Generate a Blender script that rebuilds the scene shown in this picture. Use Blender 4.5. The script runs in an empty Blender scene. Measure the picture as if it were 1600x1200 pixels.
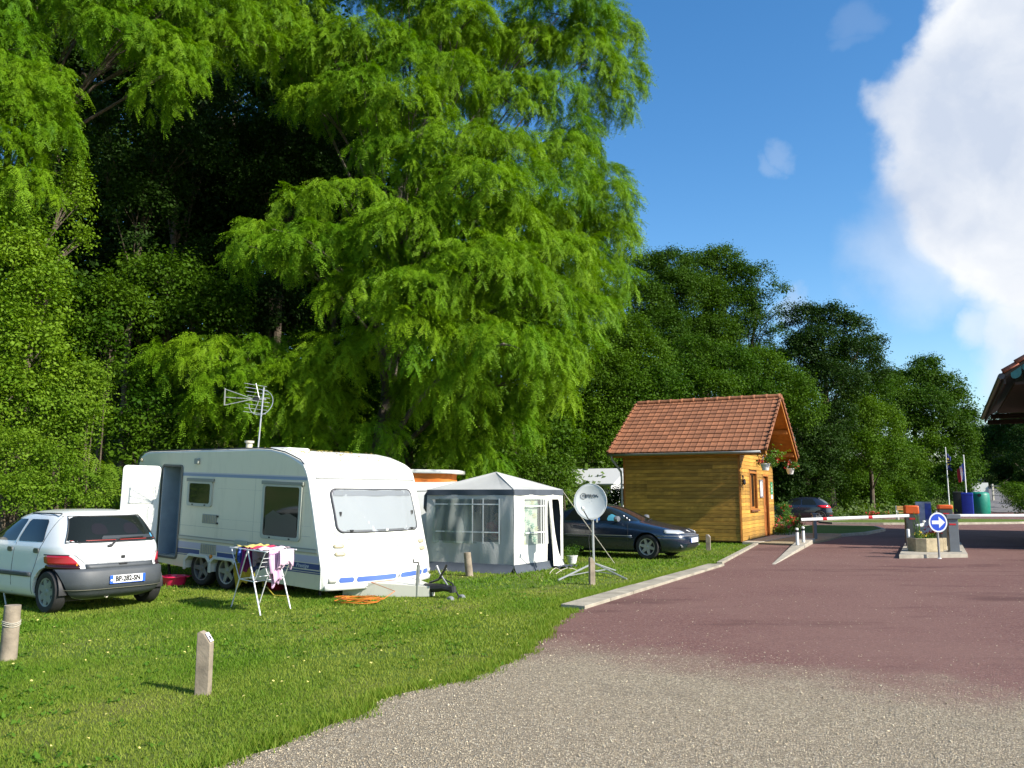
import bpy, math, random
import numpy as np
from mathutils import Vector, Matrix

random.seed(7)
rng = np.random.default_rng(11)
sc = bpy.context.scene
R = math.radians

# ------------------------------------------------------------------ camera
cam = bpy.data.cameras.new('camera')
cam.sensor_width = 36
cam.lens = 29.25
cam.clip_start = 0.1
cam.clip_end = 2000
cam_o = bpy.data.objects.new('camera', cam)
sc.collection.objects.link(cam_o)
cam_o.location = (0, 0, 1.6)
cam_o.rotation_euler = (R(90 + 7.58), 0, 0)
sc.camera = cam_o

# ------------------------------------------------------------------ light
SUN_EL, SUN_AZ = 34.0, (0.854, -0.52)
SUN_STRENGTH, SKY_STRENGTH, EXPOSURE = 5.0, 0.085, 0.85
sun = bpy.data.lights.new('sun', 'SUN')
sun.energy = SUN_STRENGTH
sun.angle = R(0.5)
sun.color = (1.0, 0.93, 0.82)
sun_o = bpy.data.objects.new('sun', sun)
sc.collection.objects.link(sun_o)
sd = Vector((SUN_AZ[0] * math.cos(R(SUN_EL)), SUN_AZ[1] * math.cos(R(SUN_EL)), math.sin(R(SUN_EL))))
sun_o.rotation_euler = sd.to_track_quat('Z', 'Y').to_euler()
sun_o.location = (60, -40, 60)

# pixel <-> world, for measuring where things stand in the photograph (1600 x 1200)
TH = math.atan(173 / 1300)
FW = np.array([0, math.cos(TH), math.sin(TH)])
UP = np.array([0, -math.sin(TH), math.cos(TH)])
RT = np.array([1.0, 0, 0])
EYE = np.array([0, 0, 1.6])


def ray(x, y):
    return FW + RT * (x - 800) / 1300 - UP * (y - 600) / 1300


def at(x, y, Y):
    d = ray(x, y)
    return EYE + d * (Y / d[1])


def gp(x, y, z=0.0):
    d = ray(x, y)
    return EYE + d * ((z - 1.6) / d[2])


world = bpy.data.worlds.new('World')
sc.world = world
world.use_nodes = True
wn = world.node_tree
wn.nodes.clear()


def wnode(t, **kw):
    n = wn.nodes.new(t)
    for k, v in kw.items():
        setattr(n, k, v)
    return n


def wmath(op, a, b=None, c=None, clamp=False):
    n = wnode('ShaderNodeMath', operation=op, use_clamp=clamp)
    for i, v in enumerate((a, b, c)):
        if v is None:
            continue
        if isinstance(v, (int, float)):
            n.inputs[i].default_value = v
        else:
            wn.links.new(v, n.inputs[i])
    return n.outputs[0]


sky = wnode('ShaderNodeTexSky', sky_type='NISHITA')
sky.sun_disc = False
sky.sun_elevation = R(SUN_EL)
sky.sun_rotation = math.atan2(SUN_AZ[0], SUN_AZ[1])
sky.air_density = 1.0
sky.dust_density = 0.6
sky.ozone_density = 2.0
hs = wnode('ShaderNodeHueSaturation')
hs.inputs['Saturation'].default_value = 1.32
hs.inputs['Value'].default_value = 1.4
wn.links.new(sky.outputs[0], hs.inputs['Color'])
bg = wnode('ShaderNodeBackground')
bg.inputs['Strength'].default_value = SKY_STRENGTH
wn.links.new(hs.outputs[0], bg.inputs['Color'])
tc = wnode('ShaderNodeTexCoord')
dirv = tc.outputs['Generated']
# clouds: a bank of cumulus (direction, angular radius), edges broken up by noise
n1 = wnode('ShaderNodeTexNoise')
n1.inputs['Scale'].default_value = 9.0
n1.inputs['Detail'].default_value = 9.0
n1.inputs['Roughness'].default_value = 0.54
wn.links.new(dirv, n1.inputs['Vector'])
vs = wnode('ShaderNodeVectorMath', operation='SUBTRACT')
wn.links.new(n1.outputs['Color'], vs.inputs[0])
vs.inputs[1].default_value = (0.5, 0.5, 0.5)
vsc = wnode('ShaderNodeVectorMath', operation='SCALE')
wn.links.new(vs.outputs[0], vsc.inputs[0])
vsc.inputs['Scale'].default_value = 0.11
va = wnode('ShaderNodeVectorMath', operation='ADD')
wn.links.new(dirv, va.inputs[0])
wn.links.new(vsc.outputs[0], va.inputs[1])
vn = wnode('ShaderNodeVectorMath', operation='NORMALIZE')
wn.links.new(va.outputs[0], vn.inputs[0])
CLOUDS = [  # px, py, radius px, softness px, density
    (1600, 60, 125, 30, 1.0), (1555, 190, 130, 34, 1.0), (1680, 240, 215, 50, 1.0), (1555, 310, 120, 90, 0.9),
    (1850, 120, 260, 60, 1.0), (1930, 400, 270, 90, 0.9), (1490, 360, 80, 120, 0.5), (1580, 525, 42, 40, 0.75),
    (1640, 560, 80, 50, 0.65), (1515, 520, 20, 40, .55), (1222, 232, 4, 40, 0.16), (1200, 252, 4, 34, 0.14), (1352, 32, 5, 46, 0.08), (1340, 62, 4, 34, 0.06), (1420, 400, 70, 80, 0.38),
    (1245, 465, 10, 40, 0.45), (2200, 300, 300, 100, 0.9), (2500, -200, 320, 120, 0.8), (-500, -700, 220, 120, 0.6)]
mask = None
for px, py, r, s, dens in CLOUDS:
    d = ray(px, py)
    d = d / np.linalg.norm(d)
    dp = wnode('ShaderNodeVectorMath', operation='DOT_PRODUCT')
    wn.links.new(vn.outputs[0], dp.inputs[0])
    dp.inputs[1].default_value = tuple(d)
    mr = wnode('ShaderNodeMapRange', interpolation_type='SMOOTHSTEP')
    wn.links.new(dp.outputs['Value'], mr.inputs[0])
    mr.inputs[1].default_value = math.cos((r + s * 0.5) / 1300)
    mr.inputs[2].default_value = math.cos(max(r - s * 0.5, 1) / 1300)
    mr.inputs[3].default_value = 0
    mr.inputs[4].default_value = dens
    mask = mr.outputs[0] if mask is None else wmath('MAXIMUM', mask, mr.outputs[0])
n2 = wnode('ShaderNodeTexNoise')
n2.inputs['Scale'].default_value = 5.5
n2.inputs['Detail'].default_value = 6.0
n2.inputs['Roughness'].default_value = 0.5
wn.links.new(va.outputs[0], n2.inputs['Vector'])
cr = wnode('ShaderNodeValToRGB')
cr.color_ramp.elements[0].position = 0.38
cr.color_ramp.elements[0].color = (0.56, 0.63, 0.76, 1)
cr.color_ramp.elements[1].position = 0.66
cr.color_ramp.elements[1].color = (0.93, 0.94, 0.95, 1)
wn.links.new(n2.outputs[0], cr.inputs[0])
cbg = wnode('ShaderNodeBackground')
cbg.inputs['Strength'].default_value = 0.63
wn.links.new(cr.outputs[0], cbg.inputs['Color'])
mixs = wnode('ShaderNodeMixShader')
wn.links.new(mask, mixs.inputs[0])
wn.links.new(bg.outputs[0], mixs.inputs[1])
wn.links.new(cbg.outputs[0], mixs.inputs[2])
wo = wnode('ShaderNodeOutputWorld')
wn.links.new(mixs.outputs[0], wo.inputs[0])

sc.view_settings.view_transform = 'Standard'
sc.view_settings.look = 'None'
sc.view_settings.exposure = EXPOSURE
sc.view_settings.gamma = 1
sc.view_settings.use_curve_mapping = False
sc.cycles.max_bounces = 6
sc.cycles.diffuse_bounces = 3
sc.cycles.glossy_bounces = 3
sc.cycles.transmission_bounces = 5
sc.cycles.transparent_max_bounces = 10
sc.cycles.caustics_reflective = False
sc.cycles.caustics_refractive = False
sc.cycles.use_denoising = True


# ------------------------------------------------------------------ materials
def lin(h):
    h = h.lstrip('#')
    o = []
    for i in (0, 2, 4):
        c = int(h[i:i + 2], 16) / 255
        o.append(c / 12.92 if c <= 0.04045 else ((c + 0.055) / 1.055) ** 2.4)
    return (*o, 1)


MATS = {}


def mat(name, color, rough=0.6, metal=0.0, var=0.0, scale=6.0, bump=0.0, bscale=40.0, coat=0.0, rnd=0.0, spec=0.5, dirt=0.0):
    """Principled with optional noise variation, per-object random variation, bump and dirt."""
    if name in MATS:
        return MATS[name]
    m = bpy.data.materials.new(name)
    m.use_nodes = True
    nt = m.node_tree
    b = nt.nodes['Principled BSDF']
    c = lin(color) if isinstance(color, str) else (*color, 1)
    b.inputs['Base Color'].default_value = c
    b.inputs['Roughness'].default_value = rough
    b.inputs['Metallic'].default_value = metal
    b.inputs['Specular IOR Level'].default_value = spec
    b.inputs['Coat Weight'].default_value = coat
    b.inputs['Coat Roughness'].default_value = 0.05
    tcn = nt.nodes.new('ShaderNodeTexCoord')
    out = None
    if var or rnd or dirt:
        hsv = nt.nodes.new('ShaderNodeHueSaturation')
        hsv.inputs['Color'].default_value = c
        val = None
        if var:
            nz = nt.nodes.new('ShaderNodeTexNoise')
            nz.inputs['Scale'].default_value = scale
            nz.inputs['Detail'].default_value = 6
            nt.links.new(tcn.outputs['Object'], nz.inputs['Vector'])
            mr = nt.nodes.new('ShaderNodeMapRange')
            mr.inputs[1].default_value = 0.3
            mr.inputs[2].default_value = 0.7
            mr.inputs[3].default_value = 1 - var
            mr.inputs[4].default_value = 1 + var
            nt.links.new(nz.outputs[0], mr.inputs[0])
            val = mr.outputs[0]
        if rnd:
            oi = nt.nodes.new('ShaderNodeObjectInfo')
            mr2 = nt.nodes.new('ShaderNodeMapRange')
            mr2.inputs[3].default_value = 1 - rnd
            mr2.inputs[4].default_value = 1 + rnd
            nt.links.new(oi.outputs['Random'], mr2.inputs[0])
            if val is None:
                val = mr2.outputs[0]
            else:
                mm = nt.nodes.new('ShaderNodeMath')
                mm.operation = 'MULTIPLY'
                nt.links.new(val, mm.inputs[0])
                nt.links.new(mr2.outputs[0], mm.inputs[1])
                val = mm.outputs[0]
        if val is not None:
            nt.links.new(val, hsv.inputs['Value'])
        out = hsv.outputs[0]
        if dirt:
            nd = nt.nodes.new('ShaderNodeTexNoise')
            nd.inputs['Scale'].default_value = 2.2
            nd.inputs['Detail'].default_value = 8
            nd.inputs['Roughness'].default_value = 0.7
            mp = nt.nodes.new('ShaderNodeMapping')
            mp.inputs['Scale'].default_value = (3, 3, 0.7)
            nt.links.new(tcn.outputs['Object'], mp.inputs[0])
            nt.links.new(mp.outputs[0], nd.inputs['Vector'])
            mr3 = nt.nodes.new('ShaderNodeMapRange')
            mr3.inputs[1].default_value = 0.52
            mr3.inputs[2].default_value = 0.75
            mr3.inputs[4].default_value = dirt
            nt.links.new(nd.outputs[0], mr3.inputs[0])
            mx = nt.nodes.new('ShaderNodeMix')
            mx.data_type = 'RGBA'
            nt.links.new(mr3.outputs[0], mx.inputs[0])
            nt.links.new(out, mx.inputs[6])
            mx.inputs[7].default_value = (0.16, 0.15, 0.09, 1)
            out = mx.outputs[2]
        nt.links.new(out, b.inputs['Base Color'])
    if bump:
        nb = nt.nodes.new('ShaderNodeTexNoise')
        nb.inputs['Scale'].default_value = bscale
        nb.inputs['Detail'].default_value = 5
        nt.links.new(tcn.outputs['Object'], nb.inputs['Vector'])
        bp = nt.nodes.new('ShaderNodeBump')
        bp.inputs['Strength'].default_value = bump
        bp.inputs['Distance'].default_value = 0.02
        nt.links.new(nb.outputs[0], bp.inputs['Height'])
        nt.links.new(bp.outputs[0], b.inputs['Normal'])
    MATS[name] = m
    return m


def leaf_mat(name, c_dark, c_light, trans=0.35, gloss=0.35):
    """Leaf: colour runs between two leaf greens by the leaf's own tint; light passes through."""
    if name in MATS:
        return MATS[name]
    m = bpy.data.materials.new(name)
    m.use_nodes = True
    nt = m.node_tree
    b = nt.nodes['Principled BSDF']
    out = nt.nodes['Material Output']
    a = nt.nodes.new('ShaderNodeAttribute')
    a.attribute_name = 'tint'
    a2 = nt.nodes.new('ShaderNodeAttribute')
    a2.attribute_type = 'INSTANCER'
    a2.attribute_name = 'clump_tint'
    ad = nt.nodes.new('ShaderNodeMath')
    ad.operation = 'ADD'
    ad.use_clamp = True
    nt.links.new(a.outputs['Fac'], ad.inputs[0])
    nt.links.new(a2.outputs['Fac'], ad.inputs[1])
    mx = nt.nodes.new('ShaderNodeMix')
    mx.data_type = 'RGBA'
    nt.links.new(ad.outputs[0], mx.inputs[0])
    mx.inputs[6].default_value = (*c_dark, 1)
    mx.inputs[7].default_value = (*c_light, 1)
    nt.links.new(mx.outputs[2], b.inputs['Base Color'])
    b.inputs['Roughness'].default_value = 0.6
    b.inputs['Specular IOR Level'].default_value = gloss
    t = nt.nodes.new('ShaderNodeBsdfTranslucent')
    hsv = nt.nodes.new('ShaderNodeHueSaturation')
    hsv.inputs['Saturation'].default_value = 1.15
    hsv.inputs['Value'].default_value = 1.5
    nt.links.new(mx.outputs[2], hsv.inputs['Color'])
    nt.links.new(hsv.outputs[0], t.inputs['Color'])
    ms = nt.nodes.new('ShaderNodeMixShader')
    ms.inputs[0].default_value = trans
    nt.links.new(b.outputs[0], ms.inputs[1])
    nt.links.new(t.outputs[0], ms.inputs[2])
    nt.links.new(ms.outputs[0], out.inputs[0])
    MATS[name] = m
    return m


def film_mat(name, tint=(0.9, 0.95, 0.93), clear=0.8, rough=0.06):
    """Thin clear sheet (window pane, plastic film): mostly see-through, with gloss."""
    if name in MATS:
        return MATS[name]
    m = bpy.data.materials.new(name)
    m.use_nodes = True
    nt = m.node_tree
    b = nt.nodes['Principled BSDF']
    b.inputs['Base Color'].default_value = (*[0.55 * x for x in tint], 1)
    b.inputs['Roughness'].default_value = rough
    t = nt.nodes.new('ShaderNodeBsdfTransparent')
    t.inputs[0].default_value = (*tint, 1)
    ms = nt.nodes.new('ShaderNodeMixShader')
    ms.inputs[0].default_value = clear
    nt.links.new(b.outputs[0], ms.inputs[1])
    nt.links.new(t.outputs[0], ms.inputs[2])
    nt.links.new(ms.outputs[0], nt.nodes['Material Output'].inputs[0])
    MATS[name] = m
    return m


# ------------------------------------------------------------------ mesh helpers
class MB:
    def __init__(self):
        self.v, self.f = [], []

    def add(self, vs, fs, M=None):
        k = len(self.v)
        for p in vs:
            p = Vector(p)
            self.v.append(tuple(M @ p) if M is not None else tuple(p))
        self.f += [tuple(i + k for i in f) for f in fs]
        return self

    def box(self, c, s, M=None):
        x, y, z = c
        a, b, d = s[0] / 2, s[1] / 2, s[2] / 2
        vs = [(x + i * a, y + j * b, z + k * d) for i in (-1, 1) for j in (-1, 1) for k in (-1, 1)]
        fs = [(0, 1, 3, 2), (4, 6, 7, 5), (0, 4, 5, 1), (2, 3, 7, 6), (0, 2, 6, 4), (1, 5, 7, 3)]
        return self.add(vs, fs, M)

    def tube(self, pts, r, n=8, caps=True, M=None):
        pts = [Vector(p) for p in pts]
        rs = r if isinstance(r, (list, tuple)) else [r] * len(pts)
        vs, fs = [], []
        up = None
        for i, p in enumerate(pts):
            t = (pts[min(i + 1, len(pts) - 1)] - pts[max(i - 1, 0)]).normalized()
            if up is None:
                up = t.orthogonal().normalized()
            else:
                up = (up - t * up.dot(t))
                up = up.normalized() if up.length > 1e-6 else t.orthogonal().normalized()
            s = t.cross(up)
            for j in range(n):
                a = 2 * math.pi * j / n
                vs.append(p + (up * math.cos(a) + s * math.sin(a)) * rs[i])
        for i in range(len(pts) - 1):
            for j in range(n):
                j2 = (j + 1) % n
                fs.append((i * n + j, i * n + j2, (i + 1) * n + j2, (i + 1) * n + j))
        if caps:
            fs.append(tuple(reversed(range(n))))
            fs.append(tuple((len(pts) - 1) * n + j for j in range(n)))
        return self.add(vs, fs, M)

    def lathe(self, prof, n=24, M=None, close=False, caps=True):
        """profile (radius, z) turned about z"""
        vs, fs = [], []
        for r_, z in prof:
            for j in range(n):
                a = 2 * math.pi * j / n
                vs.append((r_ * math.cos(a), r_ * math.sin(a), z))
        m = len(prof)
        for i in range(m if close else m - 1):
            i2 = (i + 1) % m
            for j in range(n):
                j2 = (j + 1) % n
                fs.append((i * n + j, i * n + j2, i2 * n + j2, i2 * n + j))
        if not close and caps:
            if prof[0][0] > 1e-4:
                fs.append(tuple(reversed(range(n))))
            if prof[-1][0] > 1e-4:
                fs.append(tuple((m - 1) * n + j for j in range(n)))
        return self.add(vs, fs, M)

    def prism(self, poly, z0, z1, M=None):
        n = len(poly)
        vs = [(x, y, z0) for x, y in poly] + [(x, y, z1) for x, y in poly]
        fs = [tuple(reversed(range(n))), tuple(range(n, 2 * n))]
        fs += [(i, (i + 1) % n, n + (i + 1) % n, n + i) for i in range(n)]
        return self.add(vs, fs, M)

    def ring_prism(self, outer, inner, z0, z1, M=None):
        n = len(outer)
        vs = [(x, y, z) for z in (z0, z1) for P in (outer, inner) for x, y in P]
        o0, i0, o1, i1 = 0, n, 2 * n, 3 * n
        fs = []
        for k in range(n):
            l = (k + 1) % n
            fs += [(o0 + k, o0 + l, o1 + l, o1 + k), (i0 + l, i0 + k, i1 + k, i1 + l),
                   (o1 + k, o1 + l, i1 + l, i1 + k), (o0 + l, o0 + k, i0 + k, i0 + l)]
        return self.add(vs, fs, M)

    def grid(self, fn, nu, nv, M=None, cu=False):
        vs = [fn(i / (nu if cu else nu - 1), j / (nv - 1)) for j in range(nv) for i in range(nu)]
        fs = []
        for j in range(nv - 1):
            for i in range(nu if cu else nu - 1):
                i2 = (i + 1) % nu
                fs.append((j * nu + i, j * nu + i2, (j + 1) * nu + i2, (j + 1) * nu + i))
        return self.add(vs, fs, M)

    def mesh(self, name, m, smooth=35):
        me = bpy.data.meshes.new(name)
        me.from_pydata(self.v, [], self.f)
        me.materials.append(m)
        if smooth:
            me.polygons.foreach_set('use_smooth', [True] * len(me.polygons))
            me.set_sharp_from_angle(angle=R(smooth))
        me.update()
        return me

    def build(self, name, m, parent=None, smooth=35, bevel=0.0, loc=None, solid=0.0):
        return link(name, self.mesh(name, m, smooth), parent, bevel, loc, solid)


def link(name, me, parent=None, bevel=0.0, loc=None, solid=0.0):
    o = bpy.data.objects.new(name, me)
    sc.collection.objects.link(o)
    if parent is not None:
        o.parent = parent
    if loc is not None:
        o.location = loc
    if solid:
        s = o.modifiers.new('solid', 'SOLIDIFY')
        s.thickness = solid
        s.offset = 0
    if bevel:
        b = o.modifiers.new('edge', 'BEVEL')
        b.width = bevel
        b.segments = 2
        b.limit_method = 'ANGLE'
        b.angle_limit = R(40)
        b.harden_normals = False
    return o


def thing(name, label, cat, loc=(0, 0, 0), rot=0.0, group=None, tilt=0.0):
    o = bpy.data.objects.new(name, None)
    o.empty_display_size = 0.2
    sc.collection.objects.link(o)
    o.location = loc
    o.rotation_euler = (0, tilt, rot)
    return tag(o, label, cat, group)


def tag(o, label=None, cat=None, group=None, kind=None):
    if label:
        o['label'] = label
    if cat:
        o['category'] = cat
    if group:
        o['group'] = group
    if kind:
        o['kind'] = kind
    return o


def structure(o, label=None):
    o['kind'] = 'structure'
    if label:
        o['label'] = label
    return o


def cut(o, mb):
    """cut the cutter's volume out of an object's mesh for good"""
    me = bpy.data.meshes.new('cutter')
    me.from_pydata(mb.v, [], mb.f)
    me.update()
    c = bpy.data.objects.new('cutter', me)
    sc.collection.objects.link(c)
    c.parent = o.parent
    md = o.modifiers.new('cut', 'BOOLEAN')
    md.operation = 'DIFFERENCE'
    md.solver = 'EXACT'
    md.object = c
    dg = bpy.context.evaluated_depsgraph_get()
    dg.update()
    new = bpy.data.meshes.new_from_object(o.evaluated_get(dg))
    o.modifiers.remove(md)
    o.data = new
    bpy.data.objects.remove(c)
    new.polygons.foreach_set('use_smooth', [True] * len(new.polygons))
    new.set_sharp_from_angle(angle=R(35))


def copy_tree(o, parent=None):
    c = o.copy()
    sc.collection.objects.link(c)
    c.parent = parent
    for ch in o.children:
        copy_tree(ch, c)
    return c


def text(name, body, size, m, M, parent=None, shear=0.0, extrude=0.001, spacing=1.0, align='CENTER', squash=1.0, bold=0.0):
    cu = bpy.data.curves.new(name, 'FONT')
    cu.body = body
    cu.size = size
    cu.shear = shear
    cu.extrude = extrude
    cu.offset = bold
    cu.space_character = spacing
    cu.align_x = align
    cu.align_y = 'CENTER'
    cu.resolution_u = 3
    t = bpy.data.objects.new(name, cu)
    sc.collection.objects.link(t)
    dg = bpy.context.evaluated_depsgraph_get()
    me = bpy.data.meshes.new_from_object(t.evaluated_get(dg))
    bpy.data.objects.remove(t)
    me.materials.clear()
    me.materials.append(m)
    me.transform(M @ Matrix.Diagonal((squash, 1, 1, 1)))
    return link(name, me, parent)


def rrect(x0, x1, y0, y1, r, n=5):
    pts = []
    for cx, cy, a0 in ((x1 - r, y1 - r, 0), (x0 + r, y1 - r, 90), (x0 + r, y0 + r, 180), (x1 - r, y0 + r, 270)):
        for i in range(n):
            a = R(a0 + 90 * i / (n - 1))
            pts.append((cx + r * math.cos(a), cy + r * math.sin(a)))
    return pts


def frame_M(o, x, y):
    """matrix with local x,y axes along vectors x,y at origin o; z = x cross y"""
    x, y = Vector(x).normalized(), Vector(y).normalized()
    z = x.cross(y)
    M = Matrix.Identity(4)
    for i, a in enumerate((x, y, z)):
        M[0][i], M[1][i], M[2][i] = a
    M[0][3], M[1][3], M[2][3] = o
    return M


def np_mesh(name, V, F, m, parent=None, tint=None, nside=4):
    me = bpy.data.meshes.new(name)
    me.vertices.add(len(V))
    me.vertices.foreach_set('co', np.ascontiguousarray(V, dtype=np.float32).ravel())
    nf = len(F)
    me.loops.add(nf * nside)
    me.loops.foreach_set('vertex_index', np.ascontiguousarray(F, dtype=np.int32).ravel())
    me.polygons.add(nf)
    me.polygons.foreach_set('loop_start', np.arange(0, nf * nside, nside, dtype=np.int32))
    me.update(calc_edges=True)
    if tint is not None:
        a = me.attributes.new('tint', 'FLOAT', 'FACE')
        a.data.foreach_set('value', np.ascontiguousarray(tint, dtype=np.float32))
    me.materials.append(m)
    return link(name, me, parent)

# ------------------------------------------------------------------ terrain
FOOT = np.array([(-60, -6), (-30, 5), (-13, 15.5), (-8.5, 21.5), (-1, 27), (4, 33.5), (9, 41), (14, 51), (21, 56.5), (33, 67), (36.5, 76), (38.5, 110), (60, 220), (120, 420)], float)


def foot_dist(X, Y):
    """signed distance to the foot of the wooded hill (positive: up the hill)"""
    X, Y = np.asarray(X, float), np.asarray(Y, float)
    best = np.full(X.shape, 1e9)
    sgn = np.ones(X.shape)
    for (x0, y0), (x1, y1) in zip(FOOT[:-1], FOOT[1:]):
        dx, dy = x1 - x0, y1 - y0
        t = np.clip(((X - x0) * dx + (Y - y0) * dy) / (dx * dx + dy * dy), 0, 1)
        d = np.hypot(X - x0 - t * dx, Y - y0 - t * dy)
        s = np.where(dx * (Y - y0) - dy * (X - x0) > 0, 1.0, -1.0)
        m = d < best - 1e-9
        best = np.where(m, d, best)
        sgn = np.where(m, s, sgn)
    return best * sgn


def H(X, Y):
    X, Y = np.asarray(X, float), np.asarray(Y, float)
    d = np.maximum(foot_dist(X, Y), 0)
    hill = 17 * (1 - np.exp(-(d * d / (d + 2.5)) * 0.62 / 17))
    hill = hill + np.where(d > 0.3, 0.25 * np.sin(X * 0.9 + Y * 0.4) * np.cos(Y * 0.7) * np.minimum(d / 3, 1), 0)
    far = np.clip(Y - 76, 0, 130) * 0.075 * np.clip((Y - 76) / 20, 0, 1)
    return hill + far


def hz(x, y):
    return float(H(np.array([x]), np.array([y]))[0])


def ground_mat():
    m = bpy.data.materials.new('lawn_soil')
    m.use_nodes = True
    nt = m.node_tree
    b = nt.nodes['Principled BSDF']
    b.inputs['Roughness'].default_value = 0.9
    b.inputs['Specular IOR Level'].default_value = 0.15
    tcn = nt.nodes.new('ShaderNodeTexCoord')

    def noise(s, d=5, r=0.55):
        n = nt.nodes.new('ShaderNodeTexNoise')
        n.inputs['Scale'].default_value = s
        n.inputs['Detail'].default_value = d
        n.inputs['Roughness'].default_value = r
        nt.links.new(tcn.outputs['Object'], n.inputs['Vector'])
        return n.outputs[0]

    def ramp(f, els):
        c = nt.nodes.new('ShaderNodeValToRGB')
        c.color_ramp.elements[0].position, c.color_ramp.elements[0].color = els[0][0], (*els[0][1], 1)
        c.color_ramp.elements[1].position, c.color_ramp.elements[1].color = els[-1][0], (*els[-1][1], 1)
        for p, col in els[1:-1]:
            e = c.color_ramp.elements.new(p)
            e.color = (*col, 1)
        nt.links.new(f, c.inputs[0])
        return c.outputs[0]
    c1 = ramp(noise(0.55, 6, 0.6), [(0.32, (0.075, 0.150, 0.018)), (0.50, (0.115, 0.180, 0.026)), (0.60, (0.160, 0.190, 0.045)), (0.72, (0.175, 0.165, 0.065))])
    c2 = ramp(noise(55, 3, 0.7), [(0.3, (0.45, 0.45, 0.45)), (0.7, (1.25, 1.25, 1.25))])
    mx = nt.nodes.new('ShaderNodeMix')
    mx.data_type = 'RGBA'
    mx.blend_type = 'MULTIPLY'
    mx.inputs[0].default_value = 1.0
    nt.links.new(c1, mx.inputs[6])
    nt.links.new(c2, mx.inputs[7])
    nt.links.new(mx.outputs[2], b.inputs['Base Color'])
    bp = nt.nodes.new('ShaderNodeBump')
    bp.inputs['Strength'].default_value = 0.8
    bp.inputs['Distance'].default_value = 0.04
    nt.links.new(noise(60, 4, 0.7), bp.inputs['Height'])
    nt.links.new(bp.outputs[0], b.inputs['Normal'])
    return m


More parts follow.
